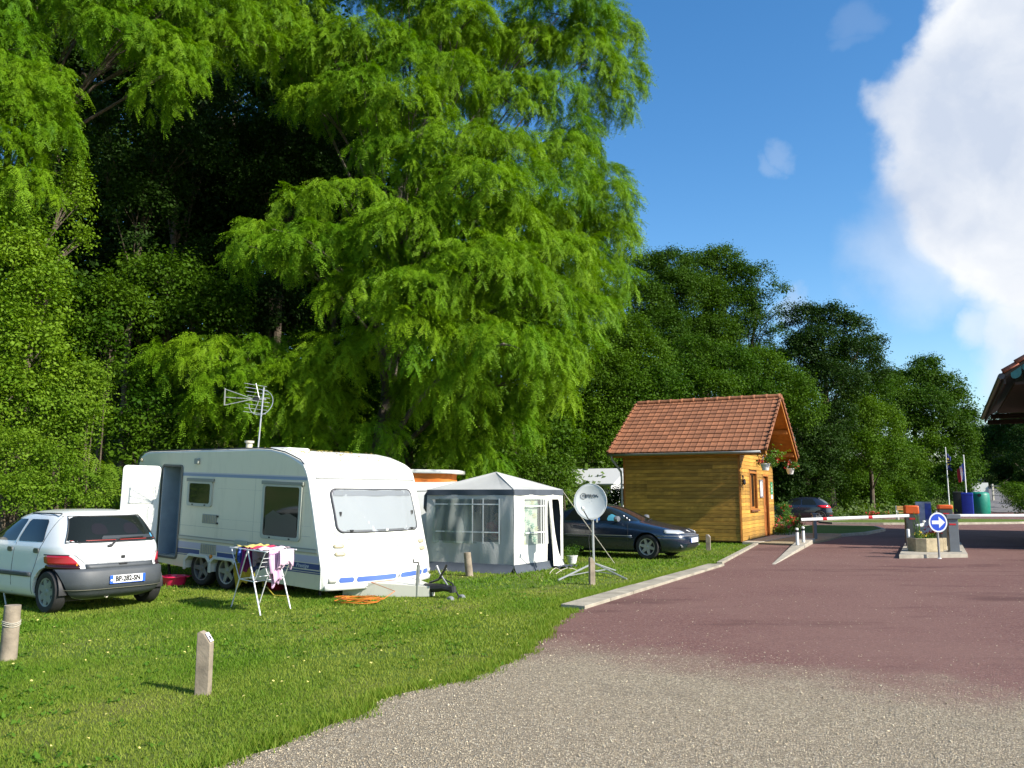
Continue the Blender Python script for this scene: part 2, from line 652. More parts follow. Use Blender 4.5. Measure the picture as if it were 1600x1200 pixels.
def road_mat():
    """red-violet asphalt that gives way to loose grey gravel in front; stains, lighter tracks"""
    m = bpy.data.materials.new('road_surface')
    m.use_nodes = True
    nt = m.node_tree
    b = nt.nodes['Principled BSDF']
    b.inputs['Roughness'].default_value = 0.85
    b.inputs['Specular IOR Level'].default_value = 0.25
    L = nt.links.new
    tcn = nt.nodes.new('ShaderNodeTexCoord')
    co = tcn.outputs['Object']

    def noise(s, d=5, r=0.55, src=co):
        n = nt.nodes.new('ShaderNodeTexNoise')
        n.inputs['Scale'].default_value = s
        n.inputs['Detail'].default_value = d
        n.inputs['Roughness'].default_value = r
        L(src, n.inputs['Vector'])
        return n.outputs[0]

    def mth(op, a, bb, clamp=False):
        n = nt.nodes.new('ShaderNodeMath')
        n.operation = op
        n.use_clamp = clamp
        for i, v in enumerate((a, bb)):
            if isinstance(v, (int, float)):
                n.inputs[i].default_value = v
            else:
                L(v, n.inputs[i])
        return n.outputs[0]

    def mix(f, a, bb, mode='MIX'):
        n = nt.nodes.new('ShaderNodeMix')
        n.data_type = 'RGBA'
        n.blend_type = mode
        for i, v in ((0, f), (6, a), (7, bb)):
            if isinstance(v, tuple):
                n.inputs[i].default_value = (*v, 1)
            elif isinstance(v, (int, float)):
                n.inputs[i].default_value = v
            else:
                L(v, n.inputs[i])
        return n.outputs[2]

    def mrange(f, a, bb, c=0.0, d=1.0):
        n = nt.nodes.new('ShaderNodeMapRange')
        n.interpolation_type = 'SMOOTHSTEP'
        L(f, n.inputs[0])
        for i, v in ((1, a), (2, bb), (3, c), (4, d)):
            n.inputs[i].default_value = v
        return n.outputs[0]
    sx = nt.nodes.new('ShaderNodeSeparateXYZ')
    L(co, sx.inputs[0])
    edge = mth('ADD', mth('ADD', sx.outputs[1], mth('MULTIPLY', sx.outputs[0], 0.62)), mth('MULTIPLY', mth('SUBTRACT', noise(1.1, 7, 0.65), 0.5), 3.2))
    red = mrange(edge, 8.2, 10.2)
    # chips of stone
    vor = nt.nodes.new('ShaderNodeTexVoronoi')
    vor.inputs['Scale'].default_value = 80
    L(co, vor.inputs['Vector'])
    vs = nt.nodes.new('ShaderNodeSeparateColor')
    L(vor.outputs['Color'], vs.inputs[0])
    chip = vs.outputs[0]
    g = nt.nodes.new('ShaderNodeValToRGB')
    e = g.color_ramp.elements
    e[0].position, e[0].color = 0.0, (0.15, 0.128, 0.095, 1)
    e[1].position, e[1].color = 1.0, (0.62, 0.55, 0.42, 1)
    k = e.new(0.45)
    k.color = (0.305, 0.252, 0.172, 1)
    k = e.new(0.8)
    k.color = (0.41, 0.345, 0.24, 1)
    L(chip, g.inputs[0])
    gravel = mix(mrange(vor.outputs['Distance'], 0.25, 0.6, 0, 0.35), g.outputs[0], (0.05, 0.045, 0.04))
    gravel = mix(mrange(noise(0.8, 5, 0.6), 0.55, 0.75, 0, 0.5), gravel, (0.14, 0.12, 0.095))
    r = nt.nodes.new('ShaderNodeValToRGB')
    e = r.color_ramp.elements
    e[0].position, e[0].color = 0.0, (0.085, 0.045, 0.043, 1)
    e[1].position, e[1].color = 1.0, (0.30, 0.21, 0.20, 1)
    k = e.new(0.55)
    k.color = (0.178, 0.088, 0.074, 1)
    k = e.new(0.92)
    k.color = (0.220, 0.122, 0.102, 1)
    L(chip, r.inputs[0])
    asphalt = mix(mrange(noise(0.35, 5, 0.6), 0.35, 0.65, 0, 0.4), r.outputs[0], (0.222, 0.132, 0.110))
    mp = nt.nodes.new('ShaderNodeMapping')
    mp.inputs['Scale'].default_value = (0.35, 1.2, 1)
    L(co, mp.inputs[0])
    asphalt = mix(mrange(noise(0.9, 4, 0.55, mp.outputs[0]), 0.54, 0.70, 0, 0.75), asphalt, (0.085, 0.038, 0.034))
    L(mix(red, gravel, asphalt), b.inputs['Base Color'])
    bp = nt.nodes.new('ShaderNodeBump')
    bp.inputs['Strength'].default_value = 0.9
    bp.inputs['Distance'].default_value = 0.012
    hmix = mth('MULTIPLY', mth('SUBTRACT', 1.0, vor.outputs['Distance']), mth('ADD', chip, 0.3))
    L(hmix, bp.inputs['Height'])
    L(bp.outputs[0], b.inputs['Normal'])
    return m


def axis_steps(spans):
    out = [spans[0][0]]
    for a, b_, s in spans:
        out += list(np.linspace(a, b_, max(1, int(round((b_ - a) / s))) + 1)[1:])
    return np.array(out)


gx = axis_steps([(-300, -60, 30), (-60, -20, 2.5), (-20, 50, 1.0), (50, 80, 5), (80, 500, 40)])
gy = axis_steps([(-120, -10, 20), (-10, 4, 3.5), (4, 90, 1.0), (90, 130, 4), (130, 230, 10), (230, 800, 60)])
GX, GY = np.meshgrid(gx, gy)
V = np.stack([GX.ravel(), GY.ravel(), H(GX.ravel(), GY.ravel())], 1)
nx, ny = len(gx), len(gy)
ii, jj = np.meshgrid(np.arange(nx - 1), np.arange(ny - 1))
q = (jj * nx + ii).ravel()
ground = np_mesh('ground', V, np.stack([q, q + 1, q + nx + 1, q + nx], 1), ground_mat())
ground.data.polygons.foreach_set('use_smooth', [True] * len(ground.data.polygons))
structure(ground, 'mown grass ground rising into the wooded hill')


def wobble(pts, amp, step, seed):
    r_ = np.random.default_rng(seed)
    out = []
    for (x0, y0), (x1, y1) in zip(pts[:-1], pts[1:]):
        n = max(1, int(math.hypot(x1 - x0, y1 - y0) / step))
        for k in range(n):
            t = k / n
            out.append((x0 + (x1 - x0) * t + r_.normal() * amp, y0 + (y1 - y0) * t + r_.normal() * amp))
    out.append(pts[-1])
    return out


def sheet(name, poly, z, m, thick=0.0):
    mb = MB()
    if thick:
        mb.prism(poly, z - thick, z)
    else:
        mb.add([(x, y, z) for x, y in poly], [tuple(range(len(poly)))])
    return mb.build(name, m, smooth=0)


LAWN_EDGE = [(-3.6, 2.2), (-2.6, 3.9), (-1.72, 5.23), (-1.46, 5.68), (-1.13, 6.40), (-0.83, 7.0), (-0.23, 7.86), (0.27, 9.15), (0.55, 10.6), (0.86, 11.85)]
edge = wobble(LAWN_EDGE, 0.05, 0.16, 3)
RM = road_mat()
road_poly = [(-3.6, -12), (-3.8, 1.2)] + edge + [(1.0, 11.98), (4.81, 19.2), (4.9, 19.8), (7.86, 27.35), (9.4, 31.0), (11.2, 34.2), (13.0, 38.2), (15.2, 43.2), (14.9, 48.6), (21.4, 55.4), (32.8, 66.0), (36.2, 75), (37.5, 77), (56, 77), (60, 60), (40, -12)]
road = structure(sheet('road', road_poly, 0.008, RM), 'red asphalt road with grey gravel in front')

concrete = mat('concrete', (0.34, 0.31, 0.25), 0.9, var=0.22, scale=5, bump=0.5, bscale=60)
concrete_old = mat('kerb_concrete', (0.30, 0.27, 0.21), 0.92, var=0.28, scale=3, bump=0.6, bscale=50, rnd=0.06)

# the kerb between lawn and road: long flat stones
kerb = structure(thing('kerb', 'pale flat kerb stones between lawn and red road', None))
kA, kC = Vector((0.695, 12.2)), Vector((4.43, 19.2))
kB, kD = Vector((1.02, 11.98)), Vector((4.81, 19.2))
N = 8
for i in range(N):
    t0, t1 = i / N + 0.0012, (i + 1) / N - 0.0012
    quad = [kA.lerp(kC, t0), kB.lerp(kD, t0), kB.lerp(kD, t1), kA.lerp(kC, t1)]
    dz = random.uniform(-0.004, 0.004)
    MB().prism([tuple(p) for p in quad], -0.05, 0.055 + dz).build('kerb_stone', concrete_old, kerb, smooth=0, bevel=0.008)
kE, kF = Vector((4.86, 19.6)), Vector((7.95, 27.3))
wv = Vector((0.92, -0.38)).normalized() * 0.13
for i in range(8):
    t0, t1 = i / 8 + 0.001, (i + 1) / 8 - 0.001
    quad = [kE.lerp(kF, t0) - wv, kE.lerp(kF, t0), kE.lerp(kF, t1), kE.lerp(kF, t1) - wv]
    MB().prism([tuple(p) for p in quad], -0.05, 0.06).build('kerb_stone', concrete_old, kerb, smooth=0, bevel=0.006)

# paved apron in front of the cabin door, with the tapering kerb (ramp) beside it
C0 = Vector((7.546, 27.704, 0))
HA, HB = Vector((0.887, -0.461, 0)), Vector((0.461, 0.887, 0))


def hutp(a, b, z=0.0):
    return C0 + HA * a + HB * b + Vector((0, 0, z))


sill = structure(MB().prism([tuple(hutp(*p)[:2]) for p in ((0.02, -0.1), (0.55, -0.1), (0.75, 3.0), (0.95, 6.3), (0.02, 6.3))], -0.05, 0.075).build('doorstep', concrete, smooth=0, bevel=0.01), 'pale concrete step along the cabin front')
structure(sheet('apron', [tuple(hutp(*p)[:2]) for p in ((0.56, -0.1), (1.9, -0.4), (2.3, 3.3), (2.4, 6.2), (0.96, 6.3), (0.76, 3.0))], 0.062, mat('apron_gravel', (0.27, 0.22, 0.13), 0.95, var=0.5, scale=40, bump=0.8, bscale=90), 0.1), 'gravel apron beside the cabin')
wt, we = gp(1209, 882.4), gp(1265.8, 848)
wdir = Vector((we[0] - wt[0], we[1] - wt[1], 0)).normalized()
wperp = Vector((-wdir.y, wdir.x, 0))
wl = (Vector(we[:2]) - Vector(wt[:2])).length
mb = MB()
Mw = frame_M((wt[0], wt[1], 0), wdir, wperp)
mb.add([(0, -0.03, -.02), (wl, -0.16, -.02), (wl, 0.34, -.02), (0, 0.05, -.02), (0, -0.03, .012), (wl, -0.16, .15), (wl, 0.34, .15), (0, 0.05, .012)],
       [(0, 3, 2, 1), (4, 5, 6, 7), (0, 1, 5, 4), (1, 2, 6, 5), (2, 3, 7, 6), (3, 0, 4, 7)], Mw)
structure(mb.build('ramp_kerb', concrete, smooth=0, bevel=0.012), 'wedge shaped concrete kerb tapering toward the camera')

# grass strip with kerb beyond the barriers, and the lawn patch beside the cabin
grass_plain = MATS.setdefault('lawn_soil', ground.data.materials[0])


def strip(name, poly, label):
    s = structure(sheet(name, poly, 0.11, grass_plain, 0.16), label)
    ring = MB()
    cx, cy = sum(p[0] for p in poly) / len(poly), sum(p[1] for p in poly) / len(poly)
    big = [(cx + (x - cx) * 1.0 + 0.16 * (x - cx) / math.hypot(x - cx, y - cy), cy + (y - cy) + 0.16 * (y - cy) / math.hypot(x - cx, y - cy)) for x, y in poly]
    ring.ring_prism(big, poly, -0.05, 0.12)
    structure(ring.build('kerb_edge', concrete, smooth=0), 'pale kerb round ' + label)
    return s


strip('grass_verge', [(17.6, 46.0), (20, 45.2), (24, 45.4), (28, 46.6), (30.5, 48.6), (31.2, 51.0), (29, 52.6), (25, 52.4), (20, 50.2), (17.6, 48)], 'the grass island beyond the barriers')
strip('grass_bed', [tuple(hutp(*p)[:2]) for p in ((0.05, 6.6), (2.3, 6.5), (3.0, 8.6), (3.4, 12.5), (2.8, 16.0), (0.5, 16.0), (-3, 12), (-3, 7))], 'the flower bed beside the cabin')

# lane climbing away at the far right
mb = MB()
lane = [(46, 76), (49, 84), (54, 96), (60, 108), (67, 122), (76, 140)]
for i in range(len(lane) - 1):
    for k in range(4):
        pass
ls, lf = [], []
for i in range(len(lane) - 1):
    for k in range(6 if i < len(lane) - 2 else 7):
        t = k / 6
        x, y = lane[i][0] + (lane[i + 1][0] - lane[i][0]) * t, lane[i][1] + (lane[i + 1][1] - lane[i][1]) * t
        for o_ in (-2.3, 0, 2.3):
            ls.append((x + o_, y, hz(x + o_, y) + 0.04))
lf = [(3 * i + j, 3 * i + j + 1, 3 * i + j + 4, 3 * i + j + 3) for i in range(len(ls) // 3 - 1) for j in (0, 1)]
structure(MB().add(ls, lf).build('lane', mat('lane_tarmac', (0.13, 0.125, 0.125), 0.9, var=0.2, scale=2, bump=0.4), smooth=60), 'grey lane climbing away between hedge and trees')

# ------------------------------------------------------------------ foliage
def unit(a):
    return a / np.maximum(np.linalg.norm(a, axis=-1, keepdims=True), 1e-9)


def leaf_arrays(B, A, S, L, W, fold=0.18):
    """one folded diamond per leaf: base, side, tip, side"""
    n = len(B)
    L, W = np.broadcast_to(L, (n,))[:, None], np.broadcast_to(W, (n,))[:, None]
    Nn = unit(np.cross(A, S))
    mid = B + A * L * 0.45
    V = np.stack([B, mid + S * W * 0.5 + Nn * W * fold, B + A * L, mid - S * W * 0.5 + Nn * W * fold], 1).reshape(-1, 3)
    return V, np.arange(4 * n).reshape(n, 4)


def leaf_quads(name, B, A, S, L, W, tint, m, parent=None, fold=0.18):
    V, F = leaf_arrays(B, A, S, L, W, fold)
    return np_mesh(name, V, F, m, parent, tint)


def tufts_on(clumps, per_area, spread=0.16, zmin=-2.0):
    """spray positions over the shells of clumps (cx,cy,cz,rx,ry,rz); upper side favoured"""
    C, O, K = [], [], []
    for ci, (cx, cy, cz, rx, ry, rz) in enumerate(clumps):
        n = max(5, int(per_area * 4 * math.pi * ((rx * ry + rx * rz + ry * rz) / 3) * 0.8))
        d = unit(rng.normal(size=(n, 3)) + np.array([0, -0.2, 0.55]))
        d = d[d[:, 2] > zmin + 0.25 * rng.random(n)]
        n = len(d)
        rad = 1 - np.abs(rng.normal(0, spread, (n, 1)))
        C.append(np.array([cx, cy, cz]) + d * np.array([rx, ry, rz]) * rad)
        O.append(d)
        K.append(np.full(n, ci))
    return np.concatenate(C), np.concatenate(O), np.concatenate(K)


def feather_spray(seed):
    """a drooping twig carrying feathery leaves: rows of small leaflets; grows along +x"""
    g = np.random.default_rng(seed)
    B, A, S, L, W, T = [], [], [], [], [], []
    for i in range(15):
        t = (i + .5) / 15
        p = np.array([.55 * t, 0,   .10 * math.sin(t * 2.2) - .36 * t * t]) + g.normal(0, .02, 3)
        az = (1 if i % 2 else -1) * g.uniform(.35, 1.25)
        ax = unit(np.array([math.cos(az), math.sin(az), -.5 - .6 * t + g.normal(0, .2)]))
        sd = unit(np.cross(ax, np.array([g.normal(0, .25), g.normal(0, .25), 1.0])))
        fl = .27 * g.uniform(.75, 1.2)
        tt = g.normal(.5, .13)
        for k in range(13):
            s = .12 + .88 * (k // 2) / 6
            sg = 1 if k % 2 else -1
            d = ax.copy()
            if k < 12:
                a = sd * sg * .9 + ax * .5 + g.normal(0, .14, 3)
            else:
                a = ax
            a = a / np.linalg.norm(a)
            q_ = p + ax * fl * s + np.array([0, 0, -.30 * s * s * fl])
            B.append(q_)
            A.append(a)
            S.append(unit(np.cross(np.cross(a, ax) if k < 12 else sd, a) + 1e-6 * ax))
            L.append(.054 * g.uniform(.8, 1.2))
            W.append(.026 * g.uniform(.8, 1.2))
            T.append(np.clip(tt + g.normal(0, .06), 0, 1))
    V, F = leaf_arrays(np.array(B), np.array(A), np.array(S), np.array(L), np.array(W))
    return V, F, np.array(T)


def leaf_spray(seed):
    """a loose cluster of plain leaves about 0.45 m across; grows along +x"""
    g = np.random.default_rng(seed)
    n = 46
    P = g.normal(0, 1, (n, 3)) * np.array([.19, .17, .12])
    P[:, 2] -= .5 * P[:, 0] ** 2
    N = unit(g.normal(0, .55, (n, 3)) + np.array([.35, 0, .75]))
    A = g.normal(0, 1, (n, 3)) + np.array([.5, 0, -.35])
    A = unit(A - N * np.sum(A * N, -1, keepdims=True))
    L = .10 * g.uniform(.55, 1.3, n)
    V, F = leaf_arrays(P, A, unit(np.cross(N, A)), L, L * g.uniform(.5, .75, n))
    return V, F, np.clip(g.normal(.5, .16, n), 0, 1)


SPRAYS = {}


def spray_set(kind, m, parent, spot):
    """three sprays of one leaf material, themselves part of the first tree that carries them"""
    key = (kind, m.name)
    if key not in SPRAYS:
        out = []
        for i in range(3):
            V, F, T = (feather_spray if kind == 'feather' else leaf_spray)(100 + i * 7)
            o = np_mesh('leaf_spray', V, F, m, parent, T)
            o.location = tuple(np.array(spot) + np.array([.15 * i, -.1 * i, .1 * i]))
            o['kind'] = 'stuff'
            out.append(o)
        SPRAYS[key] = out
    return SPRAYS[key]


def spray_group(key, protos):
    name = 'sprays_%s_%s' % key
    ng = bpy.data.node_groups.get(name)
    if ng:
        return ng
    ng = bpy.data.node_groups.new(name, 'GeometryNodeTree')
    ng.interface.new_socket('Geometry', in_out='INPUT', socket_type='NodeSocketGeometry')
    ng.interface.new_socket('Geometry', in_out='OUTPUT', socket_type='NodeSocketGeometry')
    gi, go = ng.nodes.new('NodeGroupInput'), ng.nodes.new('NodeGroupOutput')
    gti = ng.nodes.new('GeometryNodeGeometryToInstance')
    for o in protos:
        oi = ng.nodes.new('GeometryNodeObjectInfo')
        oi.transform_space = 'ORIGINAL'
        oi.inputs['Object'].default_value = o
        ng.links.new(oi.outputs['Geometry'], gti.inputs[0])
    ip = ng.nodes.new('GeometryNodeInstanceOnPoints')
    ng.links.new(gi.outputs[0], ip.inputs['Points'])
    ng.links.new(gti.outputs[0], ip.inputs['Instance'])
    ip.inputs['Pick Instance'].default_value = True

    def named(n, t):
        a = ng.nodes.new('GeometryNodeInputNamedAttribute')
        a.data_type = t
        a.inputs['Name'].default_value = n
        return a.outputs['Attribute']
    ng.links.new(named('pick', 'INT'), ip.inputs['Instance Index'])
    ng.links.new(named('rot', 'FLOAT_VECTOR'), ip.inputs['Rotation'])
    ng.links.new(named('scl', 'FLOAT'), ip.inputs['Scale'])
    ng.links.new(ip.outputs[0], go.inputs[0])
    return ng


def crown_mesh(name, C, O, K, ncl, m, parent, kind, scale):
    n = len(C)
    protos = spray_set(kind, m, parent, C[n // 2])
    me = bpy.data.meshes.new(name)
    me.vertices.add(n)
    me.vertices.foreach_set('co', np.ascontiguousarray(C, dtype=np.float32).ravel())
    ctint = rng.normal(0, .17, ncl)[K]
    tint = ctint + rng.normal(0, .13, n)
    az = np.arctan2(O[:, 1], O[:, 0]) + rng.normal(0, .7, n)
    tilt = np.clip(-O[:, 2] * .5 + .1, -.5, .5) + rng.normal(0, .28, n)
    if kind == 'feather':
        tilt = tilt + .30 + rng.normal(0, .15, n)
    rot = np.stack([rng.normal(0, .3, n), tilt, az], 1)
    for nm, t, v in (('clump_tint', 'FLOAT', tint), ('scl', 'FLOAT', scale * rng.uniform(.75, 1.25, n)), ('pick', 'INT', rng.integers(0, 3, n)), ('rot', 'FLOAT_VECTOR', rot)):
        a = me.attributes.new(nm, t, 'POINT')
        a.data.foreach_set('vector' if t == 'FLOAT_VECTOR' else 'value', np.ascontiguousarray(v, dtype=np.int32 if t == 'INT' else np.float32).ravel())
    me.materials.append(m)
    o = link(name, me, parent)
    md = o.modifiers.new('sprays', 'NODES')
    md.node_group = spray_group((kind, m.name), protos)
    o['kind'] = 'stuff'
    return o


def pinnate(name, clumps, m, parent, per_area=6.0, scale=1.0, zmin=-.4, spread=.13):
    """feathery crown: drooping sprays over the clumps"""
    C, O, K = tufts_on(clumps, per_area, spread, zmin)
    return crown_mesh(name, C, O, K, len(clumps), m, parent, 'feather', scale)


def broadleaf(name, clumps, m, parent, per_area=1.6, leaves=26, size=0.12, spread=0.2, zmin=-2.0, fine=0.62, **kw):
    """plain-leaved crown; size is the leaf length"""
    C, O, K = tufts_on(clumps, per_area * leaves / 46 / fine ** 2, spread, zmin)
    return crown_mesh(name, C, O, K, len(clumps), m, parent, 'broad', size / .10 * fine)


bark = mat('bark', (0.085, 0.065, 0.045), 0.9, var=0.35, scale=9, bump=0.9, bscale=25)
bark_grey = mat('bark_grey', (0.10, 0.083, 0.065), 0.9, var=0.35, scale=7, bump=0.9, bscale=22)


def limb_path(p0, p1, sag=0.12, n=6):
    p0, p1 = Vector(p0), Vector(p1)
    out = []
    L = (p1 - p0).length
    ox, oy = random.uniform(-1, 1), random.uniform(-1, 1)
    for i in range(n):
        t = i / (n - 1)
        q = p0.lerp(p1, t)
        w = math.sin(t * math.pi)
        q += Vector((ox * w * L * 0.06, oy * w * L * 0.06, w * L * sag))
        out.append(q)
    return out


def trunk_and_limbs(parent, base, top, clumps, r, m, limbs=14, name='trunk'):
    mb = MB()
    path = limb_path(base, top, 0.0, 9)
    mb.tube(path, [r * (1.25 if i == 0 else 1 - 0.075 * i) for i in range(9)], 9)
    o = mb.build(name, m, parent)
    mb = MB()
    cl = sorted(clumps, key=lambda c: -c[3])[:limbs]
    for c in cl:
        f = min(max((c[2] - base[2]) / max(top[2] - base[2], 1e-3) - 0.22, 0.15), 0.95)
        p0 = path[int(f * 8)]
        rr = r * (1 - 0.6 * f) * 0.42
        pts = limb_path(p0, (c[0], c[1], c[2]), 0.1, 6)
        mb.tube(pts, [rr * (1 - 0.15 * i) for i in range(6)], 6)
        for _ in range(4):
            e = Vector((c[0] + random.uniform(-.8, .8) * c[3], c[1] + random.uniform(-.8, .8) * c[4], c[2] + random.uniform(-.3, .8) * c[5]))
            mb.tube(limb_path(pts[random.randint(2, 5)], e, 0.05, 4), [rr * 0.35, rr * 0.28, rr * 0.2, rr * 0.1], 5)
    mb.build('limbs', m, parent)['kind'] = 'stuff'
    return o


def rel(clumps, loc):
    return [(c[0] - loc[0], c[1] - loc[1], c[2] - loc[2], *c[3:]) for c in clumps]


# --- the big feathery tree behind the caravan
L_ROB = leaf_mat('feathery_leaf', (0.064, 0.168, 0.003), (0.165, 0.285, 0.007), trans=0.24, gloss=0.15)
ROB = [  # px, py, half-width px, half-height px (measured), crown depth at that place
    (640, 15, 90, 45, 22.5), (730, 35, 80, 45, 22), (880, 20, 70, 40, 23), (840, 85, 60, 45, 23), (930, 40, 50, 40, 24.5), (970, 65, 30, 38, 24.5),
    (905, 110, 60, 50, 23.5), (975, 125, 38, 40, 24.8), (945, 160, 45, 36, 24.4), (925, 228, 26, 12, 25),
    (520, 95, 75, 45, 21.5), (455, 85, 60, 35, 22), (575, 55, 60, 35, 22), (580, 130, 60, 40, 21), (500, 150, 50, 30, 21.8), (640, 105, 60, 40, 21.4), (700, 130, 70, 40, 21), (790, 140, 75, 50, 21.6),
    (860, 170, 60, 45, 22.5), (910, 200, 40, 35, 23.5), (640, 195, 65, 35, 20.4), (720, 215, 80, 40, 20), (800, 215, 70, 40, 20.8), (880, 240, 50, 40, 22.2),
    (600, 250, 40, 35, 20.8), (660, 265, 60, 40, 20.2), (740, 280, 80, 45, 19.6), (830, 285, 70, 45, 20.6), (905, 300, 50, 45, 22), (950, 320, 38, 45, 23.2), (965, 380, 32, 40, 23.6),
    (560, 318, 55, 26, 20.5), (470, 335, 50, 28, 21), (420, 372, 62, 36, 20.6), (505, 395, 70, 40, 20.2), (400, 345, 40, 22, 21),
    (620, 365, 70, 40, 19.6), (700, 365, 80, 42, 19.2), (780, 375, 70, 45, 19.6), (850, 390, 60, 45, 20.6), (915, 410, 50, 45, 21.8), (955, 435, 32, 34, 22.8),
    (590, 420, 65, 40, 19.4), (670, 430, 75, 40, 18.9), (750, 440, 75, 42, 19), (830, 460, 70, 45, 19.6), (895, 480, 50, 40, 20.6), (930, 500, 26, 40, 21.4),
    (560, 470, 55, 36, 19.8), (640, 490, 60, 42, 19), (720, 510, 65, 42, 18.8), (790, 530, 60, 45, 19.2), (850, 545, 45, 45, 20), (880, 520, 40, 40, 20.6),
    (650, 560, 45, 42, 19.2), (710, 585, 55, 45, 18.9), (780, 600, 55, 48, 19.2), (830, 600, 36, 42, 19.8),
    (665, 630, 40, 40, 19.1), (730, 660, 48, 45, 18.9), (785, 665, 42, 50, 19.2), (700, 700, 34, 32, 18.9), (745, 715, 24, 30, 18.8), (775, 730, 22, 22, 19.2),
    (330, 555, 60, 38, 20.4), (280, 590, 45, 40, 20.6), (350, 600, 60, 40, 20.0), (400, 560, 45, 35, 20.4), (330, 650, 45, 38, 20.2), (300, 680, 30, 24, 20.6),
    (460, 590, 55, 45, 20.4), (510, 560, 45, 42, 20.4), (450, 655, 55, 40, 20.4), (520, 650, 40, 50, 20.6), (500, 700, 50, 32, 20.4), (590, 690, 30, 40, 20), (420, 700, 40, 25, 20.5), (590, 540, 30, 36, 19.8),
    (880, 340, 55, 40, 24), (920, 380, 50, 45, 24.3), (940, 430, 40, 40, 24.3), (860, 430, 55, 40, 23.5), (940, 290, 40, 40, 24.5), (900, 250, 45, 36, 24.5), (900, 450, 40, 40, 24), (800, 570, 55, 45, 21.5), (850, 600, 38, 42, 21.8), (890, 545, 40, 40, 22.2), (935, 475, 32, 40, 23.4), (820, 640, 40, 40, 21.5), (700, 620, 50, 40, 21.5), (760, 560, 60, 40, 22), (850, 330, 50, 40, 23.4), (780, 420, 60, 40, 23),
    (660, -60, 120, 50, 23), (820, -50, 120, 50, 23.5), (540, -50, 100, 45, 23), (720, -160, 160, 80, 25), (480, 30, 50, 35, 23), (880, -130, 90, 60, 25)]
clumps = []
for px, py, hw, hh, Y in ROB:
    if px > 630 and py > 590:
        Y += 3.2
    if 0 < py < 650 and px < 930:
        py += random.uniform(-24, 24)
        px += random.uniform(-16, 16)
        f_ = random.uniform(.75, 1.3)
        hw, hh, Y = hw * f_, hh * random.uniform(.85, 1.45), Y + random.uniform(-.7, .5)
    p = at(px, py, Y)
    k = Y / 1300
    clumps.append((p[0], p[1], p[2], hw * k * 0.96, (hw * 0.55 + 14) * k, hh * k * 0.92))
for _ in range(20):  # the inner and far side of the crown
    a, h_ = random.uniform(0, 6.28), random.uniform(4.5, 20)
    rr = random.uniform(0.5, 4.2) * (1 if h_ < 15 else 0.75)
    clumps.append((-1.9 + rr * math.cos(a) * 1.05, 26.8 + abs(rr * math.sin(a)) * 0.8, h_, random.uniform(0.9, 1.5), random.uniform(0.9, 1.4), random.uniform(0.6, 0.9)))
rb = at(556, 735, 23.2)
rb = (rb[0], 23.2, hz(rb[0], 23.2) - 0.1)
t = thing('feathery_tree', 'huge bright green feathery tree rising behind the caravan out of the top of the picture', 'tree', rb)
rc = rel(clumps, rb)
pinnate('crown', rc, L_ROB, t, per_area=22, scale=.78, zmin=-0.75)
tp = at(600, 300, 24)
trunk_and_limbs(t, (0, 0, 0), tuple(np.array(at(585, 470, 23.2)) - np.array(rb) + np.array([0.6, 0, 1.5])), rc[:70], 0.30, bark_grey, limbs=34)
mb = MB()
p1 = Vector(at(585, 480, 23.2)) - Vector(rb)
mb.tube(limb_path(p1, Vector(at(640, 260, 24)) - Vector(rb), 0, 6), [.2, .19, .17, .15, .13, .11], 8)
mb.tube(limb_path(Vector(at(640, 260, 24)) - Vector(rb), Vector(at(690, 40, 24)) - Vector(rb), 0, 6), [.11, .1, .09, .08, .07, .05], 8)
mb.tube(limb_path(p1, Vector(at(780, 330, 24)) - Vector(rb), 0.06, 6), [.16, .14, .12, .1, .08, .05], 8)
mb.build('bough', bark_grey, t)

# --- second feathery tree at the left edge
clumps = []
for px, py, hw, hh, Y in [(30, 150, 75, 50, 17.5), (60, 205, 55, 50, 17.6), (15, 250, 50, 55, 17.2), (-40, 120, 80, 60, 17.5), (40, 300, 42, 38, 17.5), (75, 130, 38, 36, 17.9), (5, 80, 60, 35, 18),
                          (-70, 240, 60, 80, 17.5), (20, 200, 60, 50, 17.4), (140, 25, 60, 34, 18.6), (200, 60, 62, 36, 18.4), (265, 80, 45, 32, 18.8), (270, 115, 32, 26, 18.6), (120, -20, 90, 40, 19), (240, 15, 80, 36, 19), (330, 15, 70, 40, 20), (380, 60, 55, 36, 20.5), (340, 70, 40, 34, 20), (430, 40, 50, 40, 21.5),
                          (250, 150, 30, 24, 18.6), (-30, 20, 90, 50, 18), (220, -60, 140, 50, 20), (60, -70, 140, 50, 19), (-120, -20, 120, 90, 18), (380, -50, 90, 45, 21), (295, 95, 24, 28, 19)]:
    p = at(px, py, Y)
    k = Y / 1300
    clumps.append((p[0], p[1], p[2], hw * k, (hw * 0.6 + 22) * k, hh * k))
b2 = (-13.5, 20.0, hz(-13.5, 20.0) - 0.1)
t = thing('feathery_tree', 'feathery tree hanging in from the left edge of the picture above the ivy', 'tree', b2)
rc = rel(clumps, b2)
pinnate('crown', rc, L_ROB, t, per_area=22, scale=.70, zmin=-.7)
trunk_and_limbs(t, (0, 0, 0), (1.2, 0.5, 10.5), rc, 0.26, bark, limbs=18)

